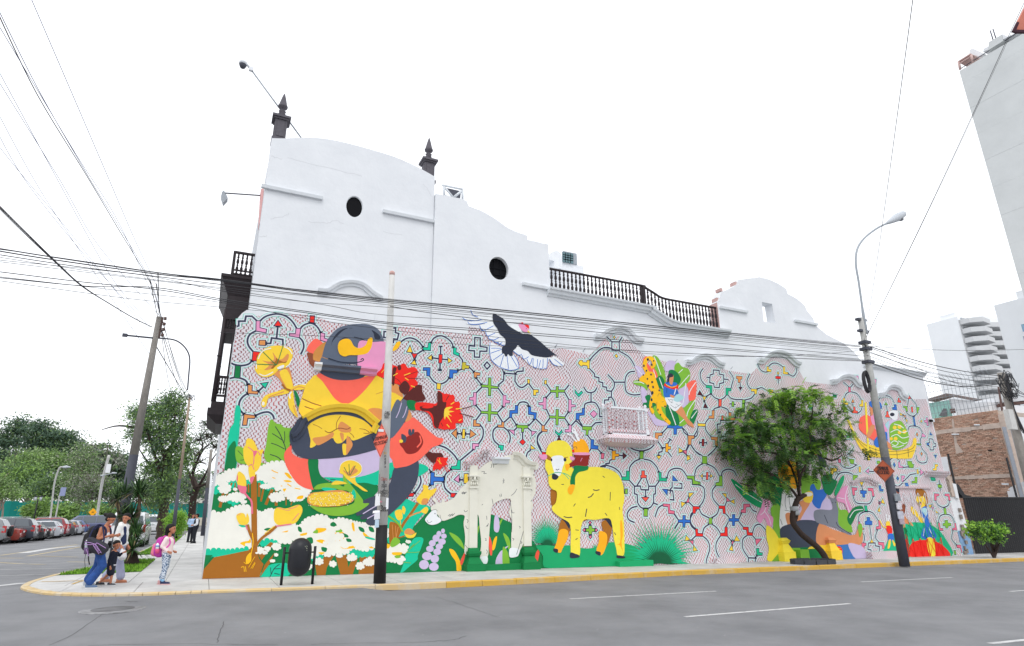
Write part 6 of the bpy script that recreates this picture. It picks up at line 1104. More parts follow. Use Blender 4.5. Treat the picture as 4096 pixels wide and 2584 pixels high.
pX('roof_beam', [(965, 602), (1375, 555), (1375, 572), (970, 625)], M_rust, .2, X2 - .1); pX('awning', [(1100, 560), (1190, 545), (1375, 540), (1375, 560), (1180, 565), (1080, 582)], M_whp, .3, X2 - .1)
pX('sagging_sheet', [(1000, 610), (1070, 622), (1110, 632), (1040, 640), (1005, 632)], M_whp, .05, X2 - .15)
MB().mat(M_whp).box((BX + .4, 3.2, zt_), (BX + 12, 5.2, zt_ + .7)).build('parapet', bb)
mb = MB().mat(M_galv); za, zb2 = zt_, zt_ + 2.7
for i in range(40):
    y = yn + .1 + i * .24; mb.tube([(BX + .3, y, za), (BX + .3, y, zb2 - .2), (BX + .1, y + .1, zb2 + .2)], .013, 4)
for k in range(5): mb.tube([(BX + .3, yn, za + .4 + k * .5), (BX + .3, yn + 9.6, za + .4 + k * .5)], .013, 4)
mb.build('wire_cage', bb)
for x0_, x1_ in ((1228, 1232), (1290, 1375)): pX('steel_post', [(x0_, 480), (x0_ + 8, 480), (x0_ + 30, 610), (x0_ + 20, 612)], M_rust, .08, X2 - .3)
MB().mat(M_trim).tube([aX('X', 1130, 690, BX - .05), aX('X', 1100, 690, BX - .05)], .05, 6).build('pipe_stub', bb)
MB().mat(M_trim).tube([aX('X2', 350, 570, BX - .05), aX('X2', 398, 569, BX - .05)], .05, 6).build('pipe_stub', bb); MB().mat(M_dark).tube([aX('X2', 596, 677, BX - .05), aX('X2', 620, 676, BX - .05)], .05, 6).build('pipe_stub', bb)
# black sheet fence / gate
GY = .55
gt = empty('black_sheet_fence', tuple(aY('X', 1090, 1405, GY)), 'tall black corrugated metal fence closing the empty lot', 'fence')
M_bl = mat('black_sheet', (.018, .018, .020), .55, .15, 3, .25, 20); xg0 = aY('X', 1040, 1100, GY)[0]; ztg = aY('X', 1060, 1092, GY)[2]; xg1 = 62.
x = xg0; 
while x < xg1:
    mb = MB().mat(M_bl); vs = []; k = 22; wd = 2.2
    for i in range(k + 1):
        xx = x + wd * i / k; o_ = (0, .045)[(i // 1) % 2]; zz = ztg + (.02 if int(x) % 2 else 0); vs += [(xx, GY + o_, G(xx) + .02), (xx, GY + o_, zz), (xx, GY + o_ + .015, zz), (xx, GY + o_ + .015, G(xx) + .02)]
    for i in range(k):
        for j in range(4): mb.f.append((4 * i + j, 4 * i + (j + 1) % 4, 4 * i + 4 + (j + 1) % 4, 4 * i + 4 + j)); mb.m.append(0); mb.sm.append(False)
    mb.v = vs; mb.build('corrugated_panel', gt, fix=True); x += wd + .004
MB().mat(M_bl).box((xg0 - .05, GY - .02, ztg - .02), (xg1, GY + .1, ztg + .05)).build('top_rail', gt)
for (a_, b_) in (((955, 850), (992, 1012)), ((1278, 870), (1336, 1088))):
    p, q = aY('X', *a_, 1.2), aY('X', *b_, 1.2); MB().mat(M_bl).tube([p, (q[0], 1.2, G(q[0]))], .06, 6).build('post', gt)
P = [aY('X', x_, y_, .9) for x_, y_ in ((1000, 1012), (1015, 1020), (1050, 1075), (1110, 1092), (1040, 1092), (1005, 1050))]; MB().mat(M_bl).prism(P, (0, .3, 0)).build('torn_netting', gt, fix=True)
# broken pier between mural building and fence
pr_ = empty('broken_pier', (34, .4, G(34)), 'crumbling white and blue pier at the right end of the mural', 'wall')
def pier(name, pts, m, Y, d): return MB().mat(m).prism([aY('X', x_, y_, Y) for x_, y_ in pts], (0, d, 0)).build(name, pr_, fix=True)
pier('white_render', [(960, 1085), (1015, 1090), (1070, 1280), (1010, 1275)], M_whp, .5, .4); pier('blue_render', [(1008, 1272), (1072, 1282), (1098, 1408), (1040, 1410)], mat('blue_render', '#7fa0c4', .85, .12, 4), .48, .42)
pier('rubble_core', [(938, 960), (962, 1000), (975, 1085), (1000, 1085), (985, 1015), (958, 950)], M_beam, .42, .5)
pier('white_flake', [(980, 1012), (1000, 1016), (1018, 1100), (1000, 1090)], M_whp, .4, .1)
mb = MB().mat(mat('rubble', '#8d8178', .95, .25, 9, .8, 30))
for x_, y_ in ((1030, 1290), (1045, 1310), (1055, 1340), (1048, 1365), (1062, 1385), (1050, 1400), (1020, 1160), (1028, 1200), (1035, 1250), (1040, 1275), (950, 1010), (960, 1040), (968, 1070)):
    p = aY('X', x_, y_, .44); mb.box(p - np.array([rnd.uniform(.04, .12), .03, rnd.uniform(.05, .14)]), p + np.array([rnd.uniform(.04, .12), .03, rnd.uniform(.05, .14)]))
mb.build('rubble', pr_, kind='stuff')
# ---- towers
M_tow = mat('tower_render', (.60, .62, .62), .9, .06, .35, .3, 2, col2=(.64, .66, .66), detail=8)
TX = 64.; tw = empty('grey_tower', (TX, 6, -2), 'huge blank pale grey tower wall at the upper right', 'building')
tf = atX((3837, 284), TX); tn = atX((4074, 130), TX); zT = tf[2]
ty0, ty1 = tn[1] - 5.2, tf[1]
fh = 3.0; z = -2
mb = None
k = 0
while z < zT - .1:
    z1_ = min(z + fh, zT); MB().mat(M_tow).box((TX + .006 * (k % 2), ty0, z), (TX + 26, ty1 - .0, z1_ - .012)).build('storey_wall', tw); z += fh; k += 1
MB().mat(M_tow).box((TX + .02, ty0 + .05, -2), (TX + 25.9, ty1 - .05, zT - .1)).build('tower_core', tw)
# roof pieces
M_pk = mat('pinkish_timber', '#cdb0aa', .8)
def tX(pts, d, m, name, X=TX): return MB().mat(m).prism([atX(p, X) for p in pts], (d, 0, 0)).build(name, tw, fix=True)
def z7(x, y): return (3600 + x / 1.266, y / 1.266)
tX([z7(445, 255), z7(450, 213), z7(518, 173), z7(522, 207)], 4, M_tow, 'roof_block', TX + .2); tX([z7(520, 200), z7(518, 172), z7(545, 185), z7(605, 155), z7(628, 130), z7(628, 150)], 3, M_whp, 'roof_parapet', TX + .2)
tX([z7(350, 272), z7(352, 252), z7(368, 245), z7(425, 270), z7(400, 285)], 2, M_whp, 'roof_hood', TX + 1.5); tX([z7(420, 262), z7(424, 246), z7(445, 236), z7(450, 250)], 1, M_whp, 'roof_hood', TX + .5)
for i in range(14):
    t = i / 13; a = atX(z7(295 + 62 * t, 312 - 38 * t), TX + .1); MB().mat(M_pk).tube([a, a + np.array([3.2, -.0, .0])], .07, 4).build('pergola_slat', tw)
for p, q in (((293, 314), (358, 273)), ((300, 322), (365, 283))): MB().mat(M_pk).tube([atX(z7(*p), TX + .1), atX(z7(*q), TX + .1)], .1, 4).build('pergola_beam', tw)
for p, q in (((297, 312), (305, 352)), ((360, 278), (368, 312))): MB().mat(M_pk).tube([atX(z7(*p), TX + .1), atX(z7(*q), TX + .1)], .12, 4).build('pergola_post', tw)
MB().mat(M_slate).tube([atX(z7(303, 350), TX + .1), atX(z7(452, 256), TX + .1)], .05, 4).build('roof_rail', tw)
MB().mat(M_slate).tube([atX(z7(528, 208), TX + .0), atX(z7(610, 155), TX + .0)], .06, 4).build('roof_rail', tw)
for x_, y_ in ((472, 190), (486, 182)): a = atX(z7(x_, y_ + 14), TX + .5); MB().mat(M_slate).tube([a, a + np.array([0, 0, 1.2])], .05, 4).build('vent_pipe', tw)
# mid apartment block with curved balconies
AX = 105.; ab = empty('balcony_block', (AX, 20, -3), 'white high-rise with stacked curved grey balconies', 'building'); M_ap = mat('white_tower_paint', (.84, .86, .88), .9, .03, .4); M_ap3 = mat('balcony_grey', (.62, .63, .64), .9, .04, .5); M_ap2 = mat('grey_tower_paint', (.6, .61, .62), .9, .05, .5)
c0 = atX(fpx('X', 1005, 90), AX); c1 = atX(fpx('X', 838, 140), AX); AYn, AYf, AZ = c0[1], c1[1], c0[2]
MB().mat(M_ap).box((AX, AYn, -4), (AX + 22, AYf, AZ)).build('wall', ab)
MB().mat(M_ap2).box((AX + .01, AYn - .05, -4), (AX + 25, AYn - .01, AZ - .6)).build('street_wall', ab)
pA = lambda x, y, Y: atY(fpx('X', x, y), Y)
xa = pA(1065, 300, AYn - .1)[0]; xb = pA(1235, 300, AYn - .1)[0]
fh2 = (pA(1070, 125, AYn)[2] - pA(1128, 380, AYn)[2]) / 5.
zz0 = pA(1070, 125, AYn)[2]
for k in range(14):
    z = zz0 - k * fh2
    for (xs_, xe, dp) in ((xa, xa + (xb - xa) * .47, 2.6), (xa + (xb - xa) * .53, xb + 2.5, 2.0)):
        P = [(xs_, AYn - .1 - dp * .5), (xs_ + (xe - xs_) * .35, AYn - .1 - dp), (xe, AYn - .1 - dp * .85)]
        P = [(xs_, AYn - .1)] + P + [(xe, AYn - .1)]
        MB().mat(M_ap3).prism([(p[0], p[1], z - .72) for p in P], (0, 0, .78)).build('balcony', ab, fix=True)
        MB().mat(M_dark if k % 2 == 9 else mat('tower_glass', (.36, .38, .40), .3)).box((xs_ + .6, AYn - .12, z + .08), (xe - .6, AYn - .06, z + fh2 - 1.0)).build('window', ab)
for k in range(13):
    z = zz0 - k * fh2; a = pA(1040, 120, AYn); MB().mat(mat('tower_glass', (.36, .38, .40), .3)).box((AX + 2.5, AYn - .07, z - .3), (AX + 3.9, AYn - .05, z + .15)).build('window', ab)
MB().mat(M_ap).box((AX + .5, AYn + .5, AZ), (AX + 4, AYf - 2, AZ + .9)).build('roof_block', ab); a = pA(1180, 105, AYn - 1); MB().mat(M_ap).box((a[0], AYn, AZ - 1), (a[0] + 5, AYn + 5, AZ + 1.2)).build('roof_block', ab)
# right block with blue windows
RX = 80.; rb = empty('window_block', (RX, 8, -3), 'white apartment block with bands of bluish windows at the right edge', 'building')
c0 = atX(fpx('X', 1208, 30), RX); ZR = c0[2]; yl = c0[1]
MB().mat(M_ap).box((RX, yl - 14, -4), (RX + 14, yl, ZR)).build('wall', rb)
MB().mat(mat('blue_grey_panel', '#aab2c2', .7)).box((RX - .06, yl - 14, -2), (RX - .01, yl - 1.95, ZR - 4.3)).build('grey_band', rb)
za = atX(fpx('X', 1280, 155), RX)[2]; zb3 = atX(fpx('X', 1283, 185), RX)[2]; M_wg = mat('blue_window_glass', '#7fa3b8', .2, .2, .6, spec=.6)
st = atX(fpx('X', 1300, 235), RX)[2]; fh3 = za - st
for k in range(9):
    z = za - k * fh3; yy = yl - 2.1
    for j in range(3):
        MB().mat(M_wg if k != 1 else mat('curtain_glass', '#c9cbc4', .4)).box((RX - .1, yy - 1.9, z - (za - zb3) * 1.35), (RX - .04, yy, z)).build('window', rb); MB().mat(M_whp).box((RX - .14, yy - .99, z - (za - zb3) * 1.35), (RX - .08, yy - .91, z)).build('window_bar', rb); yy -= 2.1
MB().mat(M_ap).box((RX + .5, yl - 3.2, ZR), (RX + 1.5, yl - 2.2, ZR + 1)).build('roof_block', rb)
# corner of a terracotta eave close by
e = empty('terracotta_eave', tuple(atD((4075, 90), 14)), 'blurred terracotta red corner poking in at the top right edge', 'eave')
P = [atD(p, 14) for p in ((4056, 118), (4075, 80), (4110, 10), (4200, -60), (4220, 120), (4096, 122))]; MB().mat(mat('terracotta', '#d98572', .8, .1)).prism(P, (.05, .06, .02)).build('eave_board', e, fix=True)
P = [atD(p, 13.9) for p in ((4052, 122), (4070, 86), (4078, 90), (4066, 118), (4200, 122), (4200, 130), (4070, 128))]; MB().mat(mat('dark_maroon', '#4a2c38', .8)).prism(P, (.05, .06, .02)).build('eave_edge', e, fix=True)
# ================================================================ poles, signs, lamps
def vtop(base, z): return (base[0], base[1], z)
wp = gnd((1518, 2338), 0); wp[1] = -2.72; wp[0] = atY((1518, 2338), -2.72)[0]
e = empty('white_concrete_pole', (wp[0], wp[1], G(wp[0])), 'pale concrete pole with black base and orange diamond sign, in front of the mural', 'utility pole')
tp = atY((1568, 1102), -2.68); bs_ = np.array([wp[0], -2.72, G(wp[0]) - .1])
def lerp(a, b, t): return np.array(a) + (np.array(b) - np.array(a)) * t
def pw(z): t = (z - bs_[2]) / (tp[2] - bs_[2]); return lerp(bs_, tp, t)
zbk = atY((1530, 2100), -2.72)[2]
MB().mat(mat('black_pole_paint', (.012, .012, .013), .6)).tube([pw(bs_[2]), pw(zbk)], [.152, .142], 24).build('black_base', e)
MB().mat(M_conc).tube([pw(zbk + .001), pw(tp[2])], [.14, .078], 24).build('shaft', e)
MB().mat(mat('pinkish_cap', '#c9a39c', .8)).lathe(pw(tp[2]), [(.078, 0), (.078, .1), (.05, .13)], 16).build('cap', e)
for y_ in (1255, 1266): q = pw(atY((1560, y_), -2.7)[2]); MB().mat(M_galv).lathe(q, [(.085, 0), (.087, .0), (.087, .025)], 16).build('band', e)
def txt(parent, s, px, size, y, m=None, h=None, name='lettering', w_=None, dy=-.0, align='CENTER', fr='S', tilt=0):
    c = bpy.data.curves.new(name, 'FONT'); c.body = s; c.size = 1; c.align_x = align; c.align_y = 'CENTER'; c.extrude = .004
    o = bpy.data.objects.new(name, c); scn.collection.objects.link(o); dg = bpy.context.evaluated_depsgraph_get(); me = bpy.data.meshes.new_from_object(o.evaluated_get(dg)); bpy.data.objects.remove(o)
    p = atY(fpx(fr, *px), y); A = np.empty(len(me.vertices) * 3); me.vertices.foreach_get('co', A); A = A.reshape(-1, 3)
    wx = (w_ or 1) * size; X = np.stack([p[0] + A[:, 0] * wx, np.full(len(A), y) - A[:, 2], p[2] + A[:, 1] * size + A[:, 0] * wx * tilt], 1)
    me.vertices.foreach_set('co', X.ravel()); me.materials.clear(); me.materials.append(m or M_ink); me.update(); return place(name, me, parent)
M_ink = mat('black_lettering', (.03, .03, .035), .8); M_redink = mat('red_lettering', '#a04a44', .8)
ys_ = -2.905
for s, p, sz in (('CLARO', (1549, 1650), .085), ('62319P', (1548, 1659.5), .11), ('20529-21', (1548, 1670), .075)): txt(e, s, p, sz, -2.84, w_=.5)
for i, s in enumerate('Hnagra'): txt(e, s, (1541, 1813 + i * 10.5), .1, -2.855, m=mat('yellow_tag', '#c9a23a', .7) if i == 0 else None)
for s, y_, sz, m_ in (('Claro', 1916, .12, M_redink), ('9', 1930, .12, None), ('250', 1943, .12, None), ('2', 1955, .12, None), ('140-275', 1967, .11, None), ('2022', 1980, .12, None), ('3m', 2034, .2, None)): txt(e, s, (1536, y_), sz, -2.872, m=m_, w_=.62 if len(s) > 4 else .8)
q = atY((1536, 1945), -2.886); fm = MB().mat(M_ink)
for dx, z0_, z1_ in ((-.13, q[2] - .24, q[2] + .3), (.13, q[2] - .24, q[2] + .3)): fm.box((q[0] + dx - .004, -2.888, z0_), (q[0] + dx + .004, -2.884, z1_))
q = atY((1538, 2045), -2.886); fm.box((q[0] - .1, -2.888, q[2]), (q[0] + .1, -2.884, q[2] + .012)); fm.build('lettering', e)
for p, s, c_ in (((1510, 2000), (.06, .3), '#e8e8ea'), ((1508, 2060), (.07, .22), '#dfe0e6'), ((1507, 2095), (.05, .2), '#b9cfe0'), ((1548, 2015), (.03, .28), '#eceef2'), ((1505, 2048), (.09, .06), '#ffffff'), ((1515, 2008), (.08, .05), '#c77f90')):
    q = atY(p, -2.86); MB().mat(mat('poster' + c_[1:], c_, .8)).prism([q + np.array([-s[0], 0, -s[1] / 2]), q + np.array([s[0], -.03, -s[1] / 2 + .02]), q + np.array([s[0] * .8, -.03, s[1] / 2]), q + np.array([-s[0] * .9, .0, s[1] / 2])], (0, -.006, 0)).build('torn_poster', e)
def diamond(parent, P, colm, ytxt, lines, fr='S', wsc=1., sz=.2, mtext=None, tilt=0):
    P = [np.array(p) for p in P]; c = sum(P) / 4
    MB().mat(colm).prism(P, (0, .012, 0)).build('sign_plate', parent, fix=True)
    rim = MB().mat(M_ink if mtext is None else mtext)
    Q = [c + (p - c) * .93 for p in P]; Q2 = [c + (p - c) * .90 for p in P]
    for i in range(4): a, b, d, f = Q[i], Q[(i + 1) % 4], Q2[(i + 1) % 4], Q2[i]; rim.add([a + [0, -.004, 0], b + [0, -.004, 0], d + [0, -.004, 0], f + [0, -.004, 0]], [(0, 1, 2, 3)])
    rim.build('sign_border', parent)
M_or = mat('orange_sign', '#f5725c', .55, .03, 5); M_or2 = mat('brown_orange_sign', '#a8502f', .7, .06, 5)
sg = empty('warning_sign', tuple(atY((1524, 1760), -3.0)), 'bright orange diamond sign reading DISMINUIR VELOCIDAD on the pale pole', 'road sign')
diamond(sg, [atY((1527, 1694), -2.98), atY((1553, 1752), -2.98), atY((1521, 1831), -2.98), atY((1494, 1770), -2.98)], M_or, 0, 0)
txt(sg, 'DISMINUIR', (1524, 1751), .13, -2.99, w_=.5, tilt=.28); txt(sg, 'VELOCIDAD', (1523, 1771), .13, -2.99, w_=.5, tilt=.28)
q = atY((1524, 1723), -2.99); MB().mat(M_whp).box((q[0] - .07, -2.995, q[2] - .025), (q[0] + .07, -2.985, q[2] + .04)).build('sticker', sg)
# right utility pole (leans)
pb_ = gnd((3617, 2254), 0); PY = pb_[1]
e = empty('leaning_concrete_pole', tuple(pb_), 'grey leaning utility pole with slate-blue lower half and coiled cable, before the mural', 'utility pole')
tp2 = atY((3441, 1272), PY - .1); q0 = pb_ - np.array([0, 0, .1]); zm = atY((3575, 2010), PY)[2]
def pw2(z): return lerp(q0, tp2, (z - q0[2]) / (tp2[2] - q0[2]))
zc = atY((3540, 1830), PY)[2]
MB().mat(M_slate).tube([q0, pw2(zc)], [.185, .16], 20).build('painted_base', e); MB().mat(mat('grey_pole_concrete', '#aaaaa7', .9, .12, 7, .4, 40)).tube([pw2(zc + .002), tp2], [.158, .11], 20).build('shaft', e)
for y_ in (1285, 1328): q = pw2(atY((3450, y_), PY)[2]); MB().mat(M_slate).box(q - np.array([.26, .08, .05]), q + np.array([.3, .08, .05])).build('cross_bracket', e)
for y_ in (1375, 1400, 1450): q = pw2(atY((3465, y_), PY)[2]); MB().mat(M_slate).box(q - np.array([.2, .16, .06]), q + np.array([.2, .16, .06])).build('cable_clamp', e)
for (x_, y_, s, c_) in ((3575, 1990, .2, '#8a9097'), (3572, 2025, .17, '#c9c6cc'), (3583, 2060, .2, '#b8b9c4'), (3580, 2085, .16, '#a99ba6')):
    q = pw2(atY((x_, y_), PY)[2]); MB().mat(mat('bill' + c_[1:], c_, .8, .2, 14)).box((q[0] - s, q[1] - .235, q[2] - s * .7), (q[0] + s * .7, q[1] - .2, q[2] + s * .7)).build('torn_poster', e)
# coil
cc = atY((3462, 1530), PY - .2); co = []
for k in range(5):
    for i in range(20): a = 2 * math.pi * i / 20; r_ = .42 + .03 * math.sin(k * 2.1); co.append(cc + np.array([.16 * math.cos(a) * 1.0 + .03 * k * .3, -.05 * k * .4, r_ * math.sin(a) + .01 * k]))
o = MB().mat(M_cable).tube(co, .03, 6).build('coiled_cable'); tag(o, 'black coil of spare cable hanging on the leaning concrete pole', 'cable coil')
sg = empty('warning_sign', tuple(atY((3546, 1882), PY - .35)), 'dull brown-orange diamond sign reading DISMINUIR VELOCIDAD on the leaning pole', 'road sign')
YS = PY - .36
diamond(sg, [atY((3531, 1840), YS), atY((3580, 1884), YS), atY((3540, 1927), YS), atY((3493, 1880), YS)], M_or2, 0, 0)
txt(sg, 'DISMINUIR', (3532, 1874), .21, YS - .01, w_=.66); txt(sg, 'VELOCIDAD', (3533, 1890), .21, YS - .01, w_=.66)
# street lamp on it
e = empty('street_lamp', tuple(atY((3449, 1290), PY - .15)), 'tall curved grey street lamp arm rising from the leaning pole at right', 'street lamp')
arm = smooth([atY(p, PY - .15) for p in ((3467, 1335), (3455, 1270), (3435, 1130), (3424, 1060), (3428, 1000), (3455, 955), (3505, 915), (3550, 892))], False, 6)
MB().mat(M_galv).tube(arm, [.06] * 8 + [.045] * (len(arm) - 8), 8).build('lamp_arm', e)
a = atY((3545, 895), PY - .15); b = atY((3622, 850), PY - .2); mid = (a + b) / 2
M_lamp = mat('lamp_housing', '#b9bec4', .4)
MB().mat(M_lamp).tube([a, lerp(a, b, .2), lerp(a, b, .55), lerp(a, b, .85), b], [.05, .12, .21, .17, .03], 12).build('lamp_head', e); MB().mat(mat('lamp_lens', '#6d7178', .2)).ell(lerp(a, b, .6) - np.array([0, .02, .1]), (.32, .16, .12), 12, 8).build('lens', e)
# far right pole with boxes
PR = -1.6
e = empty('grey_cable_pole', tuple(atY((4160, 2215), PR)), 'grey pole with tangled wires and two meter boxes at the right edge', 'utility pole')
t3 = atY((4003, 1492), PR); b3 = np.array([t3[0], PR, G(t3[0])])
MB().mat(M_concd).tube([b3, t3], [.25, .17], 16).build('shaft', e)
for x_, y_, s in ((4038, 1657, .22), (4048, 1697, .25)): q = atY((x_, y_), PR - .3); MB().mat(M_conc).box(q - np.array([s, .1, s * 1.1]), q + np.array([s, .15, s * 1.1])).build('meter_box', e)
mb = MB().mat(M_cable)
for k in range(9):
    P = []; q = t3 - np.array([0, .1, .3])
    for i in range(14): a = 2 * math.pi * i / 13 * rnd.uniform(.95, 1.05); P.append(q + np.array([rnd.uniform(.3, .8) * math.cos(a) - .3, -.05 * k, rnd.uniform(.25, .9) * math.sin(a) - .5]))
    mb.tube(smooth(P, False, 3), .016, 4, sm=True)
for k in range(5): mb.tube(smooth([t3 + np.array([-.1 + .05 * k, -.2, -.2]), t3 + np.array([-.25, -.3, -2 - k * .2]), t3 + np.array([.1, -.35, -3.5]), t3 + np.array([-.1 + .08 * k, -.3, -5])], False, 5), .022, 4)
o = mb.build('wire_tangle', e)
# ---- left poles
pl = gnd((456, 2252), 0); YL = pl[1]
e = empty('tall_leaning_pole', tuple(pl), 'thick weathered concrete pole with slate-grey lower part left of the building', 'utility pole')
tl = atY((637, 1268), YL); q0l = pl - np.array([0, 0, .1]); zc = atY((541, 1820), YL)[2]
def pw3(z): return lerp(q0l, tl, (z - q0l[2]) / (tl[2] - q0l[2]))
MB().mat(M_slate).tube([q0l, pw3(zc)], [.2, .152], 20).build('painted_base', e); MB().mat(M_concd).tube([pw3(zc + .002), tl], [.15, .098], 20).build('shaft', e)
for y_ in (1617, 1970, 1350, 1362, 1378, 1395): q = pw3(atY((560, y_), YL)[2]); MB().mat(M_galv).lathe(q, [(.15 if y_ > 1500 else .11, 0), (.158 if y_ > 1500 else .118, .0), (.158 if y_ > 1500 else .118, .03)], 14).build('band', e)
MB().mat(mat('rust', '#5d4c48', .9)).box(tl + np.array([.08, -.05, -.85]), tl + np.array([.15, .05, 0.0])).build('insulator_rack', e)
for k in range(4): MB().mat(M_rust).lathe(tl + np.array([.22, -.05, -.8 + k * .23]), [(.04, 0), (.07, .03), (.04, .06), (.07, .09), (.04, .12)], 8).build('insulator', e)
MB().mat(M_slate).tube([atY((612, 1352), YL - .25), atY((502, 1341), YL - .25)], .035, 6).box(atY((502, 1341), YL - .25) - np.array([.1, .05, .06]), atY((502, 1341), YL - .25) + np.array([.06, .05, .06])).build('side_arm', e)
e = empty('street_lamp', tuple(atY((640, 1352), YL + .3)), 'thin curved lamp bracket on the tall leaning pole at left', 'street lamp')
MB().mat(M_slate).tube(smooth([atY(p, YL + .3) for p in ((625, 1352), (690, 1358), (725, 1375), (750, 1405), (759, 1440), (755, 1500), (750, 1560))], False, 5), .03, 6).build('lamp_arm', e)
pl2 = gnd((688, 2166), 0)
e = empty('slim_leaning_pole', tuple(pl2), 'slimmer tan pole with slate lower half behind the girl', 'utility pole'); Y2 = pl2[1]; t_ = atY((759, 1590), Y2); zc = atY((716, 1917), Y2)[2]
MB().mat(M_slate).tube([pl2 - np.array([0, 0, .1]), lerp(pl2, t_, (zc - pl2[2]) / (t_[2] - pl2[2]))], [.13, .1], 14).build('painted_base', e); MB().mat(mat('tan_concrete', '#a2907f', .9, .1)).tube([lerp(pl2, t_, (zc + .01 - pl2[2]) / (t_[2] - pl2[2])), t_], [.098, .07], 14).build('shaft', e)
for k in range(7):
    P = [t_ + np.array([rnd.uniform(-.35, .35), rnd.uniform(-.2, .2), rnd.uniform(-.3, .35)]) for i in range(5)]; MB().mat(M_cable).tube(smooth(P, False, 4), .012, 4).build('loose_wire', e)
for (x0_, y0_, x1_, y1_, r_, lb, mm) in ((810, 2143, 845, 1800, .17, 'far slate-grey pole just left of the building corner', M_slate), (827, 2138, 846, 1900, .1, 'white and black post tight beside the building corner', M_whp)):
    p = gnd((x0_, y0_), 0); t4 = atY((x1_, y1_), p[1]); e = empty('far_pole', tuple(p), lb, 'pole')
    if r_ > .15: MB().mat(mm).tube([p, lerp(p, t4, .55)], [r_, r_ * .85], 12).build('painted_base', e); MB().mat(M_concd).tube([lerp(p, t4, .551), t4], [r_ * .84, r_ * .7], 12).build('shaft', e)
    else: MB().mat(M_blackmetal).tube([p, lerp(p, t4, .2)], [r_, r_], 10).build('black_base', e); MB().mat(mm).tube([lerp(p, t4, .201), t4], r_, 10).build('shaft', e)
# ================================================================ cables
cab_i = 0
def cable(pts, r=.012, lab='', grp='', plane=None, m=None, sag=0):
    P = []
    for p in pts:
        if len(p) == 3: P.append(atD(p[:2], p[2]))
        else: P.append(atY(p, plane))
    P = smooth(P, False, 6)
    o = MB().mat(m or M_cable).tube(P, r, 5).build('overhead_cable'); tag(o, lab, 'cable', grp); return o
LB = 'black overhead cable in the bundle running along the street past the white pole'; GB_ = 'cables in the street bundle'
SB = -2.95
bund = [((-60, 985), (220, 1030), (640, 1092), (888, 1118), (1200, 1160), (1560, 1200), (2100, 1250), (2700, 1312), (3442, 1384)), ((-60, 995), (220, 1040), (640, 1098), (888, 1122), (1200, 1165), (1560, 1206), (2100, 1256), (2700, 1318), (3442, 1388)),
 ((-60, 990), (220, 1028), (620, 1088), (888, 1126), (1200, 1158), (1560, 1196), (2100, 1248), (2700, 1310), (3450, 1380)), ((-60, 1010), (300, 1065), (620, 1105), (900, 1140), (1200, 1176), (1560, 1212), (2100, 1268), (2700, 1326), (3445, 1396)),
 ((-60, 1020), (400, 1090), (900, 1152), (1300, 1190), (1560, 1220), (2100, 1272), (2700, 1330), (3445, 1400)), ((-60, 1035), (440, 1085), (640, 1112), (900, 1166), (1250, 1210), (1560, 1230), (2200, 1290), (2800, 1345), (3450, 1405)),
 ((-60, 1080), (330, 1128), (640, 1160), (900, 1205), (1200, 1248), (1560, 1296), (2000, 1330), (2700, 1385), (3460, 1442)), ((-60, 1105), (350, 1145), (620, 1150), (880, 1195), (1200, 1242), (1560, 1290), (2000, 1322), (2700, 1378), (3460, 1438)),
 ((-60, 1115), (520, 1195), (900, 1230), (1180, 1258), (1560, 1306), (2000, 1350), (2500, 1400), (3000, 1426), (3470, 1446)), ((-60, 1100), (500, 1165), (900, 1212), (1200, 1270), (1560, 1320), (2000, 1366), (2500, 1402), (3470, 1444)),
 ((-60, 1040), (640, 1125), (900, 1158), (1300, 1220), (1560, 1262), (2200, 1300), (2800, 1352), (3460, 1412))]
for i, b_ in enumerate(bund): cable(b_, .015 if i in (0, 1) else (.011 if i in (3, 6, 7) else .007), LB, GB_, SB)
cable([(1560, 1225), (1800, 1262), (2400, 1330), (2900, 1375), (3460, 1425)], .011, 'thin cable leaving the white pole towards the leaning pole at right', None, SB)
cable([(880, 1330), (1300, 1345), (1900, 1380), (2300, 1395), (2800, 1425), (3200, 1420), (3480, 1400)], .007, 'lowest thin wire crossing in front of the painted condor and arches', None, -1.2)
LB2 = 'cable running right from the leaning pole towards the grey cable pole'; GB2 = 'cables right of the leaning pole'
for i, (a, b_, r_) in enumerate((((3455, 1378), (3700, 1430), .02), ((3460, 1384), (3720, 1470), .014), ((3460, 1400), (3780, 1492), .012), ((3480, 1450), (3720, 1510), .022), ((3460, 1405), (3760, 1448), .01), ((3465, 1420), (3800, 1505), .01), ((3462, 1392), (3850, 1400), .007), ((3480, 1370), (3900, 1452), .008), ((3480, 1440), (3850, 1500), .01))):
    A_ = atY(a, PY - .2); B_ = t3 + np.array([0, -.1, -.2 - .12 * i]); P = [A_ + (B_ - A_) * t + np.array([0, 0, -1.0 * math.sin(math.pi * t) * (.25 + .1 * (i % 4))]) for t in [k / 12 for k in range(13)]]
    o = MB().mat(M_cable).tube(P, r_, 5).build('overhead_cable'); tag(o, LB2, 'cable', GB2)
for (a, b_, r_, lb) in (((3470, 1385), (4200, 1395), .01, 'straight wire continuing level to the right edge from the leaning pole'),):
    cable([a, ((a[0] + b_[0]) / 2, (a[1] + b_[1]) / 2 + 12), b_], r_, lb, None, PY - .3)
for i in range(3):
    A_ = t3 + np.array([.1, 0, -.4 - i * .3]); B_ = A_ + np.array([14, 1 - i, -2.2 + i * .8]); o = MB().mat(M_cable).tube([A_ + (B_ - A_) * t + np.array([0, 0, -.5 * math.sin(math.pi * t)]) for t in [k / 8 for k in range(9)]], .016, 5).build('overhead_cable'); tag(o, 'cable leaving the grey cable pole off the right edge', 'cable', 'cables off the right edge')
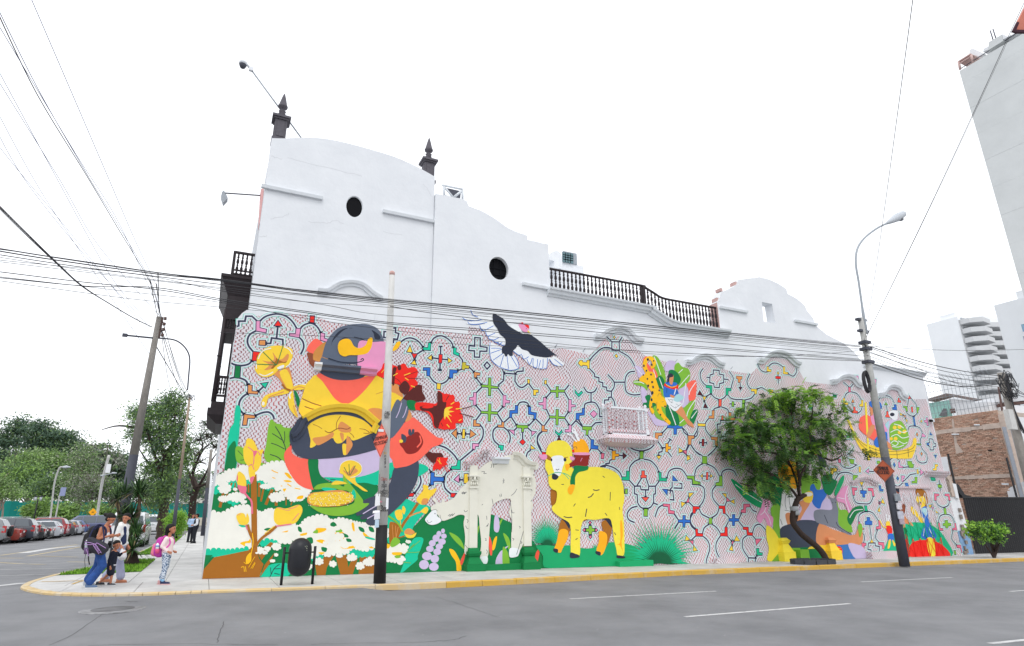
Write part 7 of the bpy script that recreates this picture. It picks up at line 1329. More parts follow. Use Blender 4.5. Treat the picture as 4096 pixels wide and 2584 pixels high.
# long thin wires upper right
top_r = pw2(atY((3470, 1370), PY)[2])
for (p, k, lb, r_) in (((3655, -30), 9, 'long thin wire rising steeply from the leaning pole to the top edge', .006), ((4045, 120), 22, 'thin wire climbing from the leaning pole past the grey tower', .010), ((4060, 100), 22, 'very fine wire climbing beside the other towards the grey tower', .006)):
    A_ = top_r; B_ = atD(p, k); P = [A_ + (B_ - A_) * t + np.array([0, 0, -.12 * math.sin(math.pi * t)]) for t in [j / 10 for j in range(11)]]; o = MB().mat(M_cable).tube(P + [B_ + (B_ - A_) * .3], r_, 5).build('overhead_cable'); tag(o, lb, 'cable')
# left fan of cables from the big pole towards and over the camera
LB3 = 'cable fanning from the tall leaning pole up to the upper left corner'; GB3 = 'cables fanning up to the left'
tlp = tl
fan = [((-30, 5), (150, 380), (345, 700), (470, 910), (600, 1130), 12, .012), ((-30, -10), (160, 370), (350, 700), (475, 905), (605, 1130), 12, .009), ((-30, 60), (300, 610), (480, 900), (640, 1250), None, 12, .007), ((110, -40), (420, 680), (540, 960), (625, 1140), None, 12, .005), ((-40, 220), (220, 700), (440, 1100), (560, 1250), None, 14, .005),
       ((-40, 270), (240, 720), (400, 990), (640, 1265), None, 14, .005), ((-40, 470), (100, 720), (330, 1010), (590, 1300), None, 16, .005), ((-40, 540), (80, 690), (280, 930), (560, 1290), None, 16, .004), ((-40, 390), (120, 690), (270, 930), (600, 1420), None, 16, .004)]
M_cb = mat('blue_grey_cable', '#6f7493', .6)
for f in fan:
    *ps, k, r_ = f; ps = [p for p in ps if p]; n = len(ps); kd = float((tl - CAM) @ AF); 
    P = [atD(p, k + (kd - k) * (i / (n - 1)) ** 1.0) for i, p in enumerate(ps)]; 
    if r_ >= .007: P.append(tl + np.array([.1, 0, -.1]))
    r_ = max(r_, .0075)
    o = MB().mat(M_cable if r_ > .01 else M_cb).tube(smooth(P, False, 6), r_, 5).build('overhead_cable'); tag(o, LB3, 'cable', GB3)
for i, (dy, r_) in enumerate(((0, .017), (7, .010), (-6, .008))):
    kd = float((tl - CAM) @ AF); ps = [(-40, 790 + dy), (90, 920 + dy), (220, 1045 + dy * .6), (330, 1145 + dy * .4), (455, 1225), (540, 1275), (608, 1308)]
    P = [atD(p, 15 + (kd - 15) * (j / 6)) for j, p in enumerate(ps)]; o = MB().mat(M_cable).tube(smooth(P, False, 6), r_, 6).build('overhead_cable'); tag(o, 'thick sagging cable strand from the left edge to the tall leaning pole', 'cable', 'thick sagging strands at left')
for ps, lb in ((((-40, 1272), (200, 1290), (490, 1312), (605, 1305)), 'faint wire entering low from the left edge to the tall leaning pole'),):
    kd = float((tl - CAM) @ AF); o = MB().mat(M_cable).tube(smooth([atD(p, kd) for p in ps], False, 5), .006, 5).build('overhead_cable'); tag(o, lb, 'cable')
LB4 = 'wire dropping from the tall leaning pole to the slimmer pole behind'; GB4 = 'wires between the two left poles'
for i, (a, b_, r_) in enumerate((((636, 1290), (745, 1590), .014), ((645, 1270), (757, 1580), .012), ((640, 1275), (700, 1600), .012), ((625, 1385), (752, 1600), .02), ((640, 1300), (730, 1580), .016), ((648, 1270), (768, 1590), .01))):
    A_ = atY(a, YL); B_ = atY(b_, Y2); P = [A_ + (B_ - A_) * t + np.array([0, 0, -.25 * math.sin(math.pi * t) * (i % 3)]) for t in [j / 10 for j in range(11)]]; o = MB().mat(M_cable).tube(P, r_, 5).build('overhead_cable'); tag(o, LB4, 'cable', GB4)
for i, (a, b_) in enumerate((((630, 1265), (600, 1120)), ((642, 1262), (625, 1135)), ((636, 1262), (632, 1090)))):
    A_ = atY(a, YL); B_ = atY(b_, SB); P = [A_ + (B_ - A_) * t for t in [j / 6 for j in range(7)]]; o = MB().mat(M_cable).tube(P, .012, 5).build('overhead_cable'); tag(o, 'short wire linking the tall leaning pole to the street bundle', 'cable', 'wires linking pole and bundle')
# ================================================================ litter bin
e = empty('litter_bin', tuple(gnd((1185, 2352), 0)), 'dark capsule-shaped swinging litter bin hung between two posts', 'litter bin')
YB = -2.15; YB = float(gnd((1125, 2352), 0)[1]) + .0; YB = -2.35
pL, pR_ = atY((1132, 2260), YB), atY((1255, 2260), YB); zt2 = atY((1138, 2188), YB)[2]
MB().mat(M_blackmetal).tube([(pL[0], YB, G(1.6)), (pL[0], YB, zt2)], .032, 12).build('post', e); MB().mat(M_blackmetal).tube([(pR_[0], YB, G(2.2)), (pR_[0], YB, zt2)], .032, 12).build('post', e)
cxm = (pL[0] + pR_[0]) / 2 + .01; zt3, zb4 = atY((1200, 2151), YB)[2], atY((1200, 2306), YB)[2]; rr = (atY((1244, 2230), YB)[0] - atY((1152, 2230), YB)[0]) / 2; zt3 -= 0; 
pr_b = [(rr * math.sin(t), zb4 + rr * .95 * (1 - math.cos(t))) for t in [math.pi / 2 * i / 6 for i in range(7)]] + [(rr * math.cos(t), zt3 - rr * (1 - math.sin(t))) for t in [math.pi / 2 * i / 6 for i in range(7)]]
MB().mat(mat('bin_paint', (.012, .013, .018), .42, .1, 6, .12, 12, spec=.35)).lathe((cxm, YB, 0), pr_b, 28).build('bin_body', e)
zax = atY((1200, 2210), YB)[2]; MB().mat(M_blackmetal).tube([(pL[0], YB, zax), (pR_[0], YB, zax)], .016, 8).build('axle', e)
q = np.array([cxm + .05, YB - rr * .86, atY((1222, 2192), YB)[2]]); mb = MB().mat(mat('chipped_paint', '#a9b09a', .8))
for k in range(12): mb.ell(q + np.array([rnd.uniform(-.06, .07), rnd.uniform(-.004, .004) - .01, rnd.uniform(-.05, .06)]), (.008, .012, .008), 5, 4)
mb.build('chipped_paint', e)
# ================================================================ vegetation
def leafmat(name, c, tr=.25):
    m = mat(name, c, .55, .18, .9, spec=.35); t = m.node_tree; b = t.nodes['Principled BSDF']; o = t.nodes['Material Output']
    tl_ = t.nodes.new('ShaderNodeBsdfTranslucent'); ms = t.nodes.new('ShaderNodeMixShader'); ms.inputs[0].default_value = tr
    src = b.inputs['Base Color'].links[0].from_socket; t.links.new(src, tl_.inputs[0]); t.links.new(b.outputs[0], ms.inputs[1]); t.links.new(tl_.outputs[0], ms.inputs[2]); t.links.new(ms.outputs[0], o.inputs[0]); return m
def leafmesh(name, C, D, N, ln, wd, mats, mi, parent=None, **k):
    """rhomb leaves: centres C, directions D, side vectors N"""
    n = len(C); ln = np.broadcast_to(ln, (n,))[:, None]; wd = np.broadcast_to(wd, (n,))[:, None]
    V = np.stack([C - D * ln * .5, C + N * wd * .5, C + D * ln * .5, C - N * wd * .5], 1).reshape(-1, 3)
    me = bpy.data.meshes.new(name); me.vertices.add(4 * n); me.loops.add(4 * n); me.polygons.add(n)
    me.vertices.foreach_set('co', V.astype(np.float32).ravel()); me.loops.foreach_set('vertex_index', np.arange(4 * n, dtype=np.int32)); me.polygons.foreach_set('loop_start', np.arange(0, 4 * n, 4, dtype=np.int32))
    for m in mats: me.materials.append(m)
    me.update(calc_edges=True); me.polygons.foreach_set('material_index', np.asarray(mi, dtype=np.int32)); me.validate()
    return place(name, me, parent, **k)
def unit(a): return a / (np.linalg.norm(a, axis=-1, keepdims=True) + 1e-9)
def crown(parent, lobes, rng, nclump, per, clr, leaf, mats, flat=.35, name='crown', aspect=.45, hang=.0, shell=.55):
    """lobes (cx,cy,cz,rx,ry,rz); leaves gathered in clumps spread through the volume"""
    W_ = np.array([l[3] * l[4] * l[5] for l in lobes]) ** .7; W_ /= W_.sum(); L = np.array(lobes)
    k = rng.choice(len(lobes), nclump, p=W_); u = unit(rng.normal(size=(nclump, 3))); r = rng.uniform(shell, 1.05, nclump)[:, None]
    cc = L[k, :3] + u * r * L[k, 3:6]
    C = np.repeat(cc, per, 0); n = len(C); off = rng.normal(size=(n, 3)) * clr; off[:, 2] *= flat; off[:, 2] -= hang * np.abs(rng.normal(size=n)) * clr; C = C + off
    D = unit(rng.normal(size=(n, 3)) + off * 1.5 / clr * .3); N = unit(np.cross(D, rng.normal(size=(n, 3)))); 
    up = rng.random(nclump); mi = np.repeat(rng.choice(len(mats), nclump), per); sw = rng.random(n) < .3; mi[sw] = rng.choice(len(mats), sw.sum())
    leafmesh(name, C, D, N, rng.uniform(.7, 1.3, n) * leaf, rng.uniform(.7, 1.3, n) * leaf * aspect, mats, mi, parent)
    return cc
def limb(parent, P, r0, r1, m, name='limb', n=7):
    P = smooth(P, False, 4); MB().mat(m).tube(P, list(np.linspace(r0, r1, len(P))), n).build(name, parent)
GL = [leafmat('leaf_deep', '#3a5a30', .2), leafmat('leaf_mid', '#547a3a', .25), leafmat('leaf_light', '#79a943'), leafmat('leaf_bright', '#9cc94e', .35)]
M_bark = mat('dark_bark', '#3d322d', .95, .2, 12, .8, 40); M_barkp = mat('pale_bark', '#9a8d80', .95, .15, 9, .5, 40)
rng = np.random.default_rng(5)
# ---- street tree in front of the mural
tb = gnd((3302, 2246), 0); YT = -.75
tr_ = empty('street_tree', tuple(tb), 'young street tree with a bent dark trunk and feathery green crown before the mural', 'tree')
def tj(x, y, dy=0): return atY(fpx('J', x, y), YT + dy)
trunk = [tj(820, 1428), tj(795, 1375), tj(755, 1325), tj(695, 1275), tj(640, 1230), tj(605, 1190), tj(578, 1150), tj(572, 1105), tj(582, 1050), tj(605, 985), tj(625, 960)]
P = smooth(trunk, False, 5); MB().mat(M_bark).tube(P, list(np.linspace(.125, .1, len(P))), 10).build('trunk', tr_)
MB().mat(M_bark).tube([tj(612, 975), tj(655, 948), tj(668, 950)], [.1, .09, .06], 8).build('broken_stub', tr_)
MB().mat(M_bark).tube(smooth([tj(578, 1150), tj(598, 1110), tj(600, 1060), tj(590, 1030)], False, 4), [.07] * 13, 8).build('twin_stem', tr_)
for y_ in (1045, 1075): q = tj(582 + (y_ > 1050) * 12, y_); MB().mat(mat('grey_tape', '#a3a6a8', .6)).lathe(q, [(.15, -.09), (.155, 0), (.15, .09)], 12).build('tape', tr_)
brs = [[(625, 960, 0), (618, 890, -.2), (635, 800, -.3), (680, 720, -.4), (740, 640, -.3), (830, 590, -.2)], [(612, 970, 0), (560, 900, -.1), (500, 850, -.3), (430, 800, -.3), (330, 770, -.2)], [(620, 950, 0), (600, 850, .2), (560, 740, .4), (500, 600, .4), (420, 450, .3)],
       [(628, 880, -.1), (610, 760, .0), (590, 620, .1), (570, 450, .1), (560, 280, 0)], [(650, 780, -.3), (690, 650, -.5), (700, 480, -.4), (720, 300, -.2)], [(560, 900, 0), (470, 880, .3), (370, 850, .5), (230, 760, .4)], [(740, 640, -.3), (850, 700, -.5), (930, 660, -.3)], [(500, 600, .4), (350, 560, .3), (220, 560, .1)], [(430, 800, -.3), (300, 880, -.4), (190, 860, -.3)], [(560, 740, .4), (450, 650, -.5), (300, 640, -.8)]]
for b_ in brs: limb(tr_, [tj(*p) for p in b_], .062, .015, M_bark)
lob = []
PX = np.linalg.norm(tj(600, 500) - tj(700, 500)) / 100; PZ = abs(tj(600, 500)[2] - tj(600, 600)[2]) / 100
for (x, y, rx, ry, dy) in ((560, 260, 190, 80, 0), (700, 230, 170, 70, -.4), (840, 290, 110, 80, 0), (420, 290, 140, 90, .3), (300, 360, 110, 90, 0), (230, 470, 120, 90, -.3), (140, 540, 80, 60, 0), (180, 640, 110, 90, .3), (300, 560, 140, 110, -.6), (450, 480, 160, 120, -.8), (600, 420, 170, 120, .6), (780, 430, 150, 110, -.5), (900, 450, 100, 110, .3), (880, 590, 110, 80, 0), (960, 620, 60, 50, -.2), (740, 560, 120, 80, .4), (330, 720, 130, 80, 0), (200, 780, 90, 70, -.3), (230, 860, 100, 60, .2), (360, 850, 110, 70, -.4), (380, 950, 50, 30, 0), (450, 700, 120, 90, .5), (560, 660, 110, 90, -.7), (560, 790, 70, 70, .3), (700, 740, 70, 50, 0), (760, 790, 60, 30, 0), (640, 560, 120, 100, -.2), (520, 870, 50, 40, 0)):
    c = tj(x, y, dy * 1.1); lob.append((c[0], c[1], c[2], rx * PX * .82, .75, ry * PZ * .84))
# feathery compound leaves
L = np.array(lob); W_ = (L[:, 3] * L[:, 5]); W_ /= W_.sum(); nr = 2350
nc = 330; kc = rng.choice(len(lob), nc, p=W_); uc = unit(rng.normal(size=(nc, 3))); cc_ = L[kc, :3] + uc * (rng.uniform(.35, 1.0, nc)[:, None]) * L[kc, 3:6]; k = rng.integers(0, nc, nr); u = unit(uc[k] + rng.normal(size=(nr, 3)) * .8); c0 = cc_[k] + rng.normal(size=(nr, 3)) * [.15, .15, .075]
d = unit(u * [1, 1, .2] + rng.normal(size=(nr, 3)) * .5 + [0, 0, -.25]); s = unit(np.cross(d, [0, 0, 1.]) + 1e-6); Cs = []; Ds = []; Ns = []; Ms = []
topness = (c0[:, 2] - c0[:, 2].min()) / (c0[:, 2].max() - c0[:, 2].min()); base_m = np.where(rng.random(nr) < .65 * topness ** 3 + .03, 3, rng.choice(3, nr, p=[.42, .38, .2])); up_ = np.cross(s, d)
RL = rng.uniform(.26, .42, nr)
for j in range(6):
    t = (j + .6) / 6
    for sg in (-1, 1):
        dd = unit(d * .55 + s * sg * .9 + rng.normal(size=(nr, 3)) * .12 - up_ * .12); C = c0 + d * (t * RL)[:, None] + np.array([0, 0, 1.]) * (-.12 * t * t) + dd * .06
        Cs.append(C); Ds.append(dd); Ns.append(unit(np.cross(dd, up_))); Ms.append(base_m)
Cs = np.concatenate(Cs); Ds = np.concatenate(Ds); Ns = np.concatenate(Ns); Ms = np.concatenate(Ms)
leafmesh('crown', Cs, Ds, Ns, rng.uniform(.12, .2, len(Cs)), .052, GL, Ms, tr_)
# tree pit ring
mb = MB().mat(mat('pit_kerb', '#44464c', .8, .15, 5, .3, 30)); a = gnd(fpx('J', 645, 1452), 0); b = gnd(fpx('J', 975, 1440), 0); c_ = (a + b) / 2 + np.array([0, .55, 0]); ring = []
e = empty('tree_pit', (c_[0], c_[1], G(c_[0])), 'low dark grey kerb ring round the foot of the street tree', 'tree pit')
rx_, ry_ = (b[0] - a[0]) / 2 * .8, .62; n = 12
for i in range(n):
    a0, a1 = 2 * math.pi * i / n + .02, 2 * math.pi * (i + 1) / n - .02
    def pp(a, k, z): x = c_[0] + rx_ * k * math.cos(a); return (x, c_[1] + ry_ * k * math.sin(a), G(x) + z)
    MB().mat(MATS['pit_kerb']).hexa([pp(a0, 1, -.02), pp(a1, 1, -.02), pp(a1, .86, -.02), pp(a0, .86, -.02), pp(a0, 1, .17), pp(a1, 1, .17), pp(a1, .86, .17), pp(a0, .86, .17)]).build('kerb_block', e)
MB().mat(mat('soil', '#4b4038', .95, .2, 9, .8, 40)).prism([pp(2 * math.pi * i / 14, .85, .07) for i in range(14)], (0, 0, .02)).build('soil', e)
# ---- clipped bush by the black fence
pb2 = gnd((3968, 2232), 0); e = empty('clipped_bush', tuple(pb2), 'small flat-topped green bush on a short stem before the black fence', 'bush'); YBU = pb2[1]
def tx_(x, y, dy=0): return atY(fpx('X', x, y), YBU + dy)
for a_, b_ in (((1208, 1425), (1195, 1350)), ((1210, 1425), (1215, 1360)), ((1212, 1425), (1240, 1340)), ((1206, 1420), (1160, 1350))): limb(e, [tx_(*a_), lerp(tx_(*a_), tx_(*b_), .5) + np.array([.02, 0, 0]), tx_(*b_)], .05, .02, M_bark, n=6)
lb_ = []; PBX = np.linalg.norm(tx_(1100, 1250) - tx_(1200, 1250)) / 100
for x, y, rx, ry in ((1105, 1270, 36, 30), (1150, 1255, 45, 28), (1200, 1262, 45, 30), (1235, 1275, 24, 26), (1170, 1300, 60, 22), (1215, 1310, 38, 25)): c = tx_(x, y); lb_.append((c[0], c[1], c[2], rx * PBX, .5, ry * PBX * .8))
crown(e, lb_, rng, 130, 14, .10, .15, [GL[0], GL[1], GL[2], GL[3]], .6, aspect=.5, shell=.3)
mb = MB().mat(M_bark)
for i in range(60): p = tx_(rnd.uniform(1180, 1245), rnd.uniform(1315, 1380), rnd.uniform(-.3, .3)); mb.tube([tx_(1210, 1390), p], .006, 3)
mb.build('twigs', e)
# ---- teal hoarding, cream base wall and park beyond
def far(x, y, k): return atD((x, y), k)
fn = empty('teal_hoarding', tuple(far(400, 2065, 100)), 'long teal site hoarding behind the car park', 'fence'); M_te = [mat('teal_sheet', (.004, .235, .20), .7, .07, .4), mat('teal_sheet_dark', (.004, .21, .18), .7, .07, .4)]
HP = [(-250, 88), (0, 93), (200, 98), (400, 104), (600, 112), (900, 124)]
def hk(x): return float(np.interp(x, [h[0] for h in HP], [h[1] for h in HP]))
def hg(x): q = far(x, 2070, hk(x)); return np.array([q[0], q[1]])
zt5 = far(50, 2003, hk(50))[2]; x = -250; i = 0
while x < 900:
    a, b = hg(x), hg(x + 31); z1_ = zt5 - .2 * (i % 3 == 1); MB().mat(M_te[i % 2]).hexa([(a[0], a[1], 1.2), (b[0], b[1], 1.2), (b[0], b[1] + .12, 1.2), (a[0], a[1] + .12, 1.2), (a[0], a[1], z1_), (b[0], b[1], z1_), (b[0], b[1] + .12, z1_), (a[0], a[1] + .12, z1_)]).build('hoarding_panel', fn); x += 31.3; i += 1
cw = empty('cream_wall', tuple(far(400, 2080, 98)), 'low cream wall at the foot of the teal hoarding', 'wall')
mb = MB().mat(mat('cream_render', '#d6cfbd', .9, .06, .5)); n = 24
for i in range(n): a, b = hg(-250 + 1150 * i / n), hg(-250 + 1150 * (i + 1) / n); mb.hexa([(a[0], a[1] - .3, -.4), (b[0], b[1] - .3, -.4), (b[0], b[1] + .2, -.4), (a[0], a[1] + .2, -.4), (a[0], a[1] - .3, 1.5), (b[0], b[1] - .3, 1.5), (b[0], b[1] + .2, 1.5), (a[0], a[1] + .2, 1.5)])
mb.build('wall', cw)
FG = [leafmat('far_deep', '#536c58', .15), leafmat('far_mid', '#688350', .15), leafmat('far_light', '#86a957', .2), leafmat('far_pale', '#9bb07e', .2), leafmat('far_grey', '#87897e', .1)]  # leaf colours kept paler, with some distance haze painted into them
def fartree(k, lobes, mats, label, group='trees in the park behind the hoarding', per=46, n=90, leaf=.62, base=(0, 2075), trunk_px=None, bark=M_barkp, clr=1.2, flat=.3, tw_=.35, twigs=0):
    bx, by = base; b0 = far(bx, by, k); b0[2] = -.1
    e = empty('park_tree', tuple(b0), label, 'tree', group)
    px = k / FL; L = []
    for (x, y, rx, ry) in lobes: c = far(x, min(y, 1996 - ry * .9), k); L.append((c[0], c[1] + rnd.uniform(-.3, .3) * rx * px, c[2], rx * px, rx * px * .8, ry * px))
    topc = max(L, key=lambda l: l[2]); c = np.array(L[len(L) // 2][:3])
    limb(e, [b0, lerp(b0, c, .5) + np.array([rnd.uniform(-.5, .5), 0, 0]), c], tw_, tw_ * .35, bark, 'trunk')
    for l in L[:6]: limb(e, [lerp(b0, c, .45), lerp(lerp(b0, c, .45), np.array(l[:3]), .6) + np.array([0, 0, .3]), np.array(l[:3])], tw_ * .45, .06, bark, 'limb', 5)
    crown(e, L, rng, n, per, clr, leaf, [FG[i] for i in mats], flat, shell=.2)
    if twigs:
        mb = MB().mat(bark)
        for i in range(twigs): l = rnd.choice(L); u_ = np.array([rnd.uniform(-1.2, 1.2) * l[3], rnd.uniform(-.5, .5), rnd.uniform(-.5, 1.3) * l[5]]); mb.tube([np.array(l[:3]), np.array(l[:3]) + u_ * .6 + np.array([0, 0, .2]), np.array(l[:3]) + u_], [.05, .03, .012], 4)
        mb.build('bare_twigs', e, kind='stuff')
    return e
fartree(135, [(60, 1720, 70, 40), (30, 1770, 80, 50), (90, 1700, 45, 28), (70, 1672, 22, 14), (120, 1690, 20, 10), (20, 1850, 90, 70)], (0, 0, 1), 'tallest dark tree at the far left of the park, layered crown', n=150, base=(50, 2070))
fartree(132, [(175, 1720, 55, 35), (190, 1695, 25, 16), (160, 1760, 70, 40), (210, 1770, 50, 40), (150, 1800, 70, 40)], (0, 1, 0), 'dark layered tree second from the left in the park', n=120, base=(170, 2070))
fartree(130, [(255, 1750, 40, 28), (265, 1790, 50, 40), (240, 1745, 20, 14), (290, 1790, 30, 22), (230, 1820, 60, 40), (300, 1820, 30, 30)], (0, 0, 1), 'rounded dark tree behind the pale dome-shaped one', n=120, base=(255, 2070))
fartree(118, [(160, 1850, 110, 50), (100, 1870, 70, 50), (230, 1860, 70, 45), (160, 1830, 90, 30), (270, 1890, 40, 40)], (1, 2, 1, 3), 'broad pale green dome-shaped tree above the parked cars', n=190, base=(150, 2070), leaf=.5)
fartree(110, [(100, 1900, 90, 45), (50, 1900, 50, 60), (150, 1930, 80, 40), (90, 1960, 100, 40), (30, 1960, 50, 50)], (2, 1, 2, 0), 'bright green tree low at left before the dome-shaped tree', n=170, base=(90, 2070), leaf=.45)
fartree(104, [(210, 1940, 70, 45), (250, 1920, 60, 40), (180, 1980, 60, 35), (270, 1960, 50, 45), (160, 1995, 50, 22)], (1, 0, 2, 1), 'mid green spreading tree in front of the street lamps', n=150, base=(230, 2070), leaf=.42)
fartree(98, [(330, 1850, 32, 40), (325, 1900, 38, 50), (330, 1950, 40, 50), (320, 2000, 36, 40), (330, 1820, 18, 20)], (3, 1, 4, 1), 'narrow drooping grey-green tree in the middle of the park', n=150, base=(310, 2085), leaf=.4, flat=1., tw_=.5)
fartree(120, [(380, 1820, 50, 30), (400, 1860, 50, 40), (370, 1790, 22, 12), (430, 1790, 22, 12), (440, 1850, 40, 40), (350, 1850, 30, 40)], (4, 1, 0, 4), 'half-bare greyish tree behind the white park pole', n=100, base=(400, 2070), twigs=60)
fartree(125, [(460, 1830, 40, 25), (470, 1870, 40, 40), (445, 1900, 40, 40), (490, 1850, 20, 20), (480, 1900, 20, 40)], (0, 1, 0), 'dark tree just left of the tall leaning pole', n=110, base=(460, 2070))
fartree(94, [(370, 1980, 38, 50), (360, 1930, 30, 30), (400, 1960, 30, 40), (350, 2010, 25, 30)], (4, 4, 1), 'grey twiggy shrub-like tree beside the white park pole', n=70, base=(345, 2085), leaf=.3, twigs=90, bark=mat('grey_bark', '#6e645f', .95), tw_=.4)
fartree(96, [(440, 1950, 40, 40), (430, 1990, 30, 30), (470, 1990, 30, 40), (410, 2010, 20, 20)], (2, 1, 0), 'green tree behind the tall leaning pole base', n=90, base=(440, 2075), leaf=.4)
fartree(140, [(-40, 1790, 60, 70), (-30, 1900, 60, 80)], (0, 1), 'dark tree cut by the left edge of the picture', n=80, base=(-30, 2070))
fartree(70, [(10, 1970, 35, 40), (0, 1930, 30, 40), (40, 1985, 25, 25)], (2, 1, 3), 'slender pale-trunked young tree at the left edge', n=50, base=(9, 2085), leaf=.3, clr=.6, tw_=.14, twigs=14)
fartree(120, [(600, 1990, 70, 40), (560, 2000, 40, 40), (700, 1960, 70, 60), (760, 1940, 60, 50), (800, 1960, 50, 60)], (1, 0, 4), 'mass of trees behind the yucca and shaggy tree', n=150, base=(640, 2070))
# ---- shaggy tall street tree
pt = gnd((648, 2150), 0); KS = float((pt - CAM) @ AF); e = empty('shaggy_tree', tuple(pt), 'tall shaggy-trunked tree with open drooping crown left of the slim pole', 'tree'); pxs = KS / FL
def fs_(x, y, dy=0): q = far(x, y, KS); q[1] += dy; return q
M_shag = mat('shaggy_bark', '#54483e', .95, .35, 6, 1, 18)
P = smooth([fs_(648, 2155), fs_(650, 2100), fs_(655, 2030), fs_(655, 1950), fs_(662, 1880), fs_(668, 1800)], False, 5); MB().mat(M_shag).tube(P, [.45 - .2 * i / len(P) + .05 * math.sin(i * 1.9) for i in range(len(P))], 12).build('trunk', e)
for b_ in ([(655, 1950), (630, 1850), (600, 1760), (575, 1690)], [(660, 1880), (690, 1780), (700, 1680), (705, 1600)], [(665, 1850), (640, 1750), (640, 1660)], [(665, 1820), (720, 1720), (745, 1660)], [(640, 1800), (560, 1720), (480, 1705), (410, 1722)], [(655, 1900), (600, 1860), (560, 1800)], [(668, 1850), (730, 1830), (760, 1780)]): limb(e, [fs_(*p, rnd.uniform(-1, 1)) for p in b_], .16, .03, M_bark, n=6)
LL = []
for x, y, rx, ry in ((690, 1580, 30, 28), (715, 1600, 30, 30), (670, 1620, 40, 36), (640, 1650, 45, 40), (720, 1660, 35, 40), (575, 1650, 45, 30), (540, 1640, 30, 22), (560, 1700, 45, 22), (525, 1720, 25, 14), (610, 1720, 50, 30), (690, 1720, 50, 40), (630, 1780, 40, 40), (720, 1780, 35, 50), (640, 1850, 40, 50), (600, 1870, 30, 30), (700, 1860, 35, 60), (650, 1940, 50, 50), (620, 1990, 35, 40), (690, 1960, 35, 50), (740, 1830, 24, 50), (590, 1930, 20, 20)):
    c = fs_(x, y); LL.append((c[0], c[1] + rnd.uniform(-1, 1), c[2], rx * pxs, rx * pxs, ry * pxs))
crown(e, LL, rng, 640, 26, .38, .27, [FG[0], FG[1], FG[1], FG[2]], .9, hang=.8, aspect=.3, shell=.1)
mb = MB().mat(M_bark)
for i in range(130): l = rnd.choice(LL); u_ = np.array([rnd.uniform(-1.6, 1.6) * l[3], rnd.uniform(-.5, .5), rnd.uniform(-.8, 1.2) * l[5]]); mb.tube([np.array(l[:3]), np.array(l[:3]) + u_ * .6 + np.array([0, 0, .1]), np.array(l[:3]) + u_], [.03, .018, .008], 4)
mb.build('bare_twigs', e, kind='stuff')
# ---- half bare tree behind it
pt = gnd((765, 2118), 0); K2 = min(float((pt - CAM) @ AF), 75.); pt = far(765, 2112, K2); pt[2] = 0; e = empty('leafless_tree', tuple(pt), 'dark crooked half-bare tree between slim pole and the mural building', 'tree'); pxs = K2 / FL
def f2_(x, y, dy=0): q = far(x, y, K2); q[1] += dy; return q
P = smooth([pt, f2_(768, 2050), f2_(775, 1990), f2_(790, 1950)], False, 4); MB().mat(M_bark).tube(P, list(np.linspace(.5, .32, len(P))), 9).build('trunk', e)
for b_ in ([(775, 1990), (745, 1960), (725, 1940)], [(790, 1950), (770, 1890), (780, 1830), (770, 1790)], [(790, 1950), (820, 1900), (850, 1840), (880, 1800)], [(780, 1960), (760, 1900), (740, 1860), (745, 1820)], [(790, 1950), (830, 1930), (855, 1900)], [(770, 1890), (800, 1820), (830, 1780), (870, 1760)], [(780, 1830), (810, 1790), (800, 1740)]): limb(e, [f2_(*p, rnd.uniform(-1.5, 1.5)) for p in b_], .2, .04, M_bark, n=6)
LL = [(*f2_(x, y)[:3], rx * pxs, rx * pxs, ry * pxs) for x, y, rx, ry in ((840, 1750, 35, 30), (870, 1730, 30, 25), (800, 1760, 35, 25), (760, 1800, 30, 25), (830, 1700, 40, 20), (860, 1790, 25, 20), (800, 1850, 25, 20), (740, 2000, 40, 30), (730, 1960, 30, 30))]
crown(e, LL, rng, 110, 16, .6, .3, [FG[0], FG[4], FG[1]], .8, shell=.1)
mb = MB().mat(M_bark)
for i in range(150): l = rnd.choice(LL[:7]); u_ = np.array([rnd.uniform(-1.6, 1.6) * l[3], rnd.uniform(-.5, .5), rnd.uniform(-1.2, 1.9) * l[5]]); mb.tube([np.array(l[:3]), np.array(l[:3]) + u_ * .6 + np.array([0, 0, .2]), np.array(l[:3]) + u_], [.05, .03, .014], 4)
mb.build('bare_twigs', e, kind='stuff')
# ---- round bush and hedges
def bush(name, px_, r, lab, cat, n, leaf, mats, k=None, pts_=None, grp=None):
    p = gnd(px_, 0) if k is None else far(*px_, k); e = empty(name, tuple(p), lab, cat, grp); kk = float((p - CAM) @ AF)
    L = []
    for x, y, rx, ry in pts_: c = far(x, y, kk); s_ = kk / FL; L.append((c[0], c[1], c[2], rx * s_, rx * s_ * .8, ry * s_))
    crown(e, L, rng, n, 14, leaf * 1.2, leaf, [GL[i] if i < 10 else FG[i - 10] for i in mats], .8, name='foliage', shell=.5); 
    c = np.array(L[0][:3]); MB().mat(M_bark).tube([p, c], .08, 6).build('stem', e); return e
bush('round_bush', (706, 2158), 1, 'clipped ball-shaped bush behind the girl, yellow-green', 'bush', 420, .13, (2, 3, 2, 3), pts_=((706, 2085, 38, 38), (706, 2105, 36, 36), (706, 2075, 30, 30)))
bush('box_hedge', (200, 2090), 1, 'clipped light green hedge above the parked cars', 'hedge', 330, .5, (12, 11, 12), k=84, pts_=((140, 2055, 22, 10), (175, 2052, 30, 12), (215, 2055, 32, 13), (255, 2060, 26, 10), (160, 2060, 30, 10), (235, 2058, 30, 12)))
bush('box_hedge', (400, 2075), 1, 'short light green hedge piece right of the yellow sign', 'hedge', 120, .45, (12, 11), k=84, pts_=((395, 2060, 24, 10), (425, 2060, 16, 9), (445, 2055, 20, 10)))
